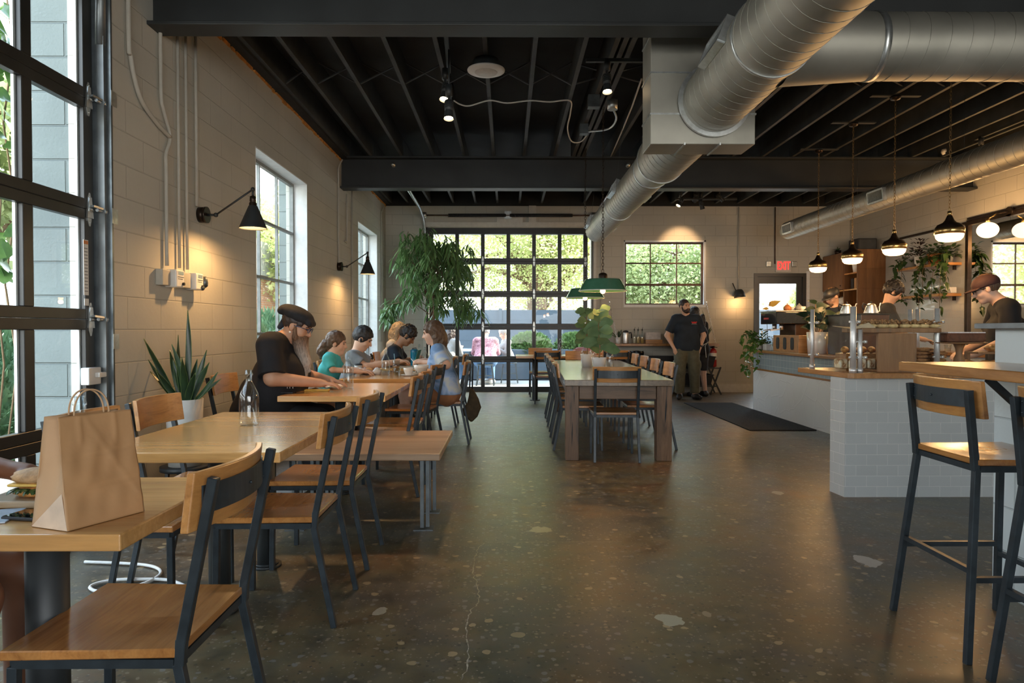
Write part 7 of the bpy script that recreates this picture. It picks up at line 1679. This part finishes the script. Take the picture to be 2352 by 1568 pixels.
# 9 apron person behind
J = dict(pelvis=(0, 0, .86), chest=(0, .06, 1.17), neck=(0, .10, 1.36), head=(0, .16, 1.50), hf=(0, 1, -.4), hu=(0, 0, 1), shL=(-.18, .08, 1.31), shR=(.18, .08, 1.31), elL=(-.24, .12, 1.03), elR=(.24, .12, 1.03), wrL=(-.15, .36, 1.02), wrR=(.15, .36, 1.02),
         hipL=(-.1, 0, .84), hipR=(.1, 0, .84), knL=(-.1, .02, .46), knR=(.1, .02, .46), anL=(-.1, -.02, .085), anR=(.12, -.02, .085), toeL=(-.11, .12, .035), toeR=(.13, .12, .035))
def apron(T, H, Rm, hs, J):
    m = MB(); m.tube([(-.02, -.16, .93), (-.07, -.18, .98), (-.02, -.17, .95), (.05, -.18, .99), (.01, -.165, .93), (.03, -.17, .72)], .007, 5); m.build('apron_bow', M['cl_white'], T)
    Q = SD(); Q.cap((0, -.10, 1.46), (0, -.14, 1.30), .045, .03, .03); Q.mesh('ponytail', M['hair_black'], T, .01, .004, 80)
person('person in black with a white apron bow, behind the standing bearded person', (3.50, 12.42, 0), .35, J, M['skin_d'], M['cl_black'], M['cl_char'], M['hair_black'], M['leather'], h=.010, sleeve=1.8, hairfn=short_hair(.016, .003, 1), extra=apron, short=.95, shirt_hem=-.1)
# 10-12 baristas
def std(hd, hf, wrL, wrR, elL, elR, top=1.36, sh=.19, lean=.0):
    return dict(pelvis=(0, 0, .92), chest=(0, lean*.5, 1.20), neck=(0, lean*.9+.0, top+.08), head=hd, hf=hf, hu=(0, 0, 1), shL=(-sh, lean*.85, top+.03), shR=(sh, lean*.85, top+.03), elL=elL, elR=elR, wrL=wrL, wrR=wrR,
         hipL=(-.1, 0, .90), hipR=(.1, 0, .90), knL=(-.1, .03, .49), knR=(.1, .03, .49), anL=(-.1, 0, .085), anR=(.1, 0, .085), toeL=(-.11, .14, .035), toeR=(.11, .14, .035))
J = std((0, .12, 1.69), (0, 1, -.55), (-.1, .36, 1.10), (.1, .36, 1.10), (-.26, .10, 1.12), (.26, .10, 1.12), 1.43, lean=.08)
def goatee(T, H, Rm, hs, J): Q = SD(); Q.el(H(0, .065, -.085), (.04, .04, .035), Rm, .01); Q.mesh('beard', M['hair_brown'], T, .008, .002); m = MB(); m.tube([H(.03, -.03, -.13), (.12, .12, 1.46), (.16, .14, 1.34)], .008, 5); m.build('apron_strap', M['cream'], T)
person('barista in black cap and dark shirt behind the coffee machine', (4.75, 9.75, 0), R90+.3, J, M['skin_b'], M['cl_navy'], M['cl_char'], M['hair_brown'], M['leather'], h=.0085, hairfn=cap_hat(M['leather']), extra=goatee)
J = std((0, .30, 1.69), (0, 1, -.62), (-.05, .52, 1.12), (.12, .62, 1.10), (-.28, .30, 1.14), (.29, .34, 1.16), 1.44, lean=.26)
person('dark haired barista in charcoal tee leaning forward', (4.62, 8.75, 0), -R90-.35, J, M['skin_b'], M['cl_char'], M['cl_char'], M['hair_black'], M['leather'], h=.0085, sleeve=.75, hairfn=short_hair(.026, .006), bulk=1.12)
J = std((0, .18, 1.585), (.10, 1, -.38), (-.22, .30, 1.0), (.10, .34, 1.02), (-.32, .05, 1.14), (.30, .10, 1.13), 1.37, .235, lean=.06)
person('barista in maroon cap, glasses and black tee nearest the till', (4.50, 6.08, 0), R90-.45, J, M['skin_d'], M['cl_black'], M['cl_char'], M['hair_brown'], M['leather'], h=.0075, sleeve=.75, hairfn=cap_hat(M['maroon']), extra=lambda *a: specs(*a), bulk=1.28)
# outside diners
def patio_stool(x, y, l):
    T = thing('patio_stool', l, 'stool', (x, y, 0)); MB().box(-.18, .18, -.18, .18, .44, .47).build('seat', M['steel_raw'], T, bevel=.02)
    for a in (-1, 1):
        for b in (-1, 1): MB().bar((a*.14, b*.14, .44), (a*.19, b*.19, 0), .03).build('leg', M['steel_raw'], T)
    MB().bar((-.16, .16, .2), (.16, .16, .2), .02).build('stretcher', M['steel_raw'], T)
patio_stool(-.48, 15.0, 'metal stool under the outdoor diner in pink florals'); patio_stool(.05, 15.75, 'metal stool under the grey haired outdoor diner'); patio_stool(-1.32, 14.9, 'metal stool under the outdoor diner on the left')
T = thing('patio_table', 'pale outdoor table between the patio diners', 'table', (-.85, 16.1, 0)); MB().box(-.55, .55, -.4, .4, .72, .75).build('tabletop', M['trimw'], T, bevel=.005); MB().cyl((0, 0, 0), (0, 0, .72), .04, n=14).build('pedestal', M['steel_raw'], T)
J = seated(.28, (0, .30, 1.16), (0, 1, -.5), .21, z0=.55); person('outdoor diner in pink floral shirt, back to the room', (-.48, 15.0, 0), .0, J, M['skin_d'], M['floral'], M['cl_denim'], M['hair_grey'], M['cl_white'], bulk=1.35, h=.013, sleeve=1.2, hairfn=short_hair(.014, .003))
J = seated(.15, (0, .14, 1.13), (0, 1, -.4), .19, z0=.53); person('grey haired outdoor diner in a pale cardigan', (.05, 15.75, 0), R90+.3, J, M['skin_d'], M['cl_grey'], M['cl_denim'], M['hair_grey'], M['cl_white'], h=.013, sleeve=1.8, hairfn=short_hair(.02, .004))
J = seated(.2, (0, .2, 1.15), (0, 1, -.3), .19, z0=.53); person('dark haired outdoor diner in a pale top', (-1.32, 14.9, 0), -.5, J, M['skin_d'], M['cl_grey'], M['cl_denim'], M['hair_dk'], M['cl_white'], h=.013, sleeve=1.2, hairfn=long_hair(.15))
# person cut off by the frame edge
J = seated(.12, (0, .12, 1.24), (0, 1, -.2), .20, wr=(.12, .30, .83), el=(.27, .1, .86), z0=.53, kx=.2); J['wrL'] = V3(-.24, .42, .80); J['elL'] = V3(-.28, .16, .84); J['hdL'] = (.15, 1, 0)
J['knR'] = V3(.12, .56, .56); J['anR'] = V3(.10, .50, .09); J['toeR'] = V3(.11, .62, .035)
person('diner at the frame edge, brown arm and knee by the sandwich', (-1.86, 1.78, 0), -R90, J, M['skin_e'], M['cl_grey'], M['cl_khaki'], M['hair_black'], M['leather'], h=.008, sleeve=.6, short=.55, hairfn=short_hair(.01, .003))
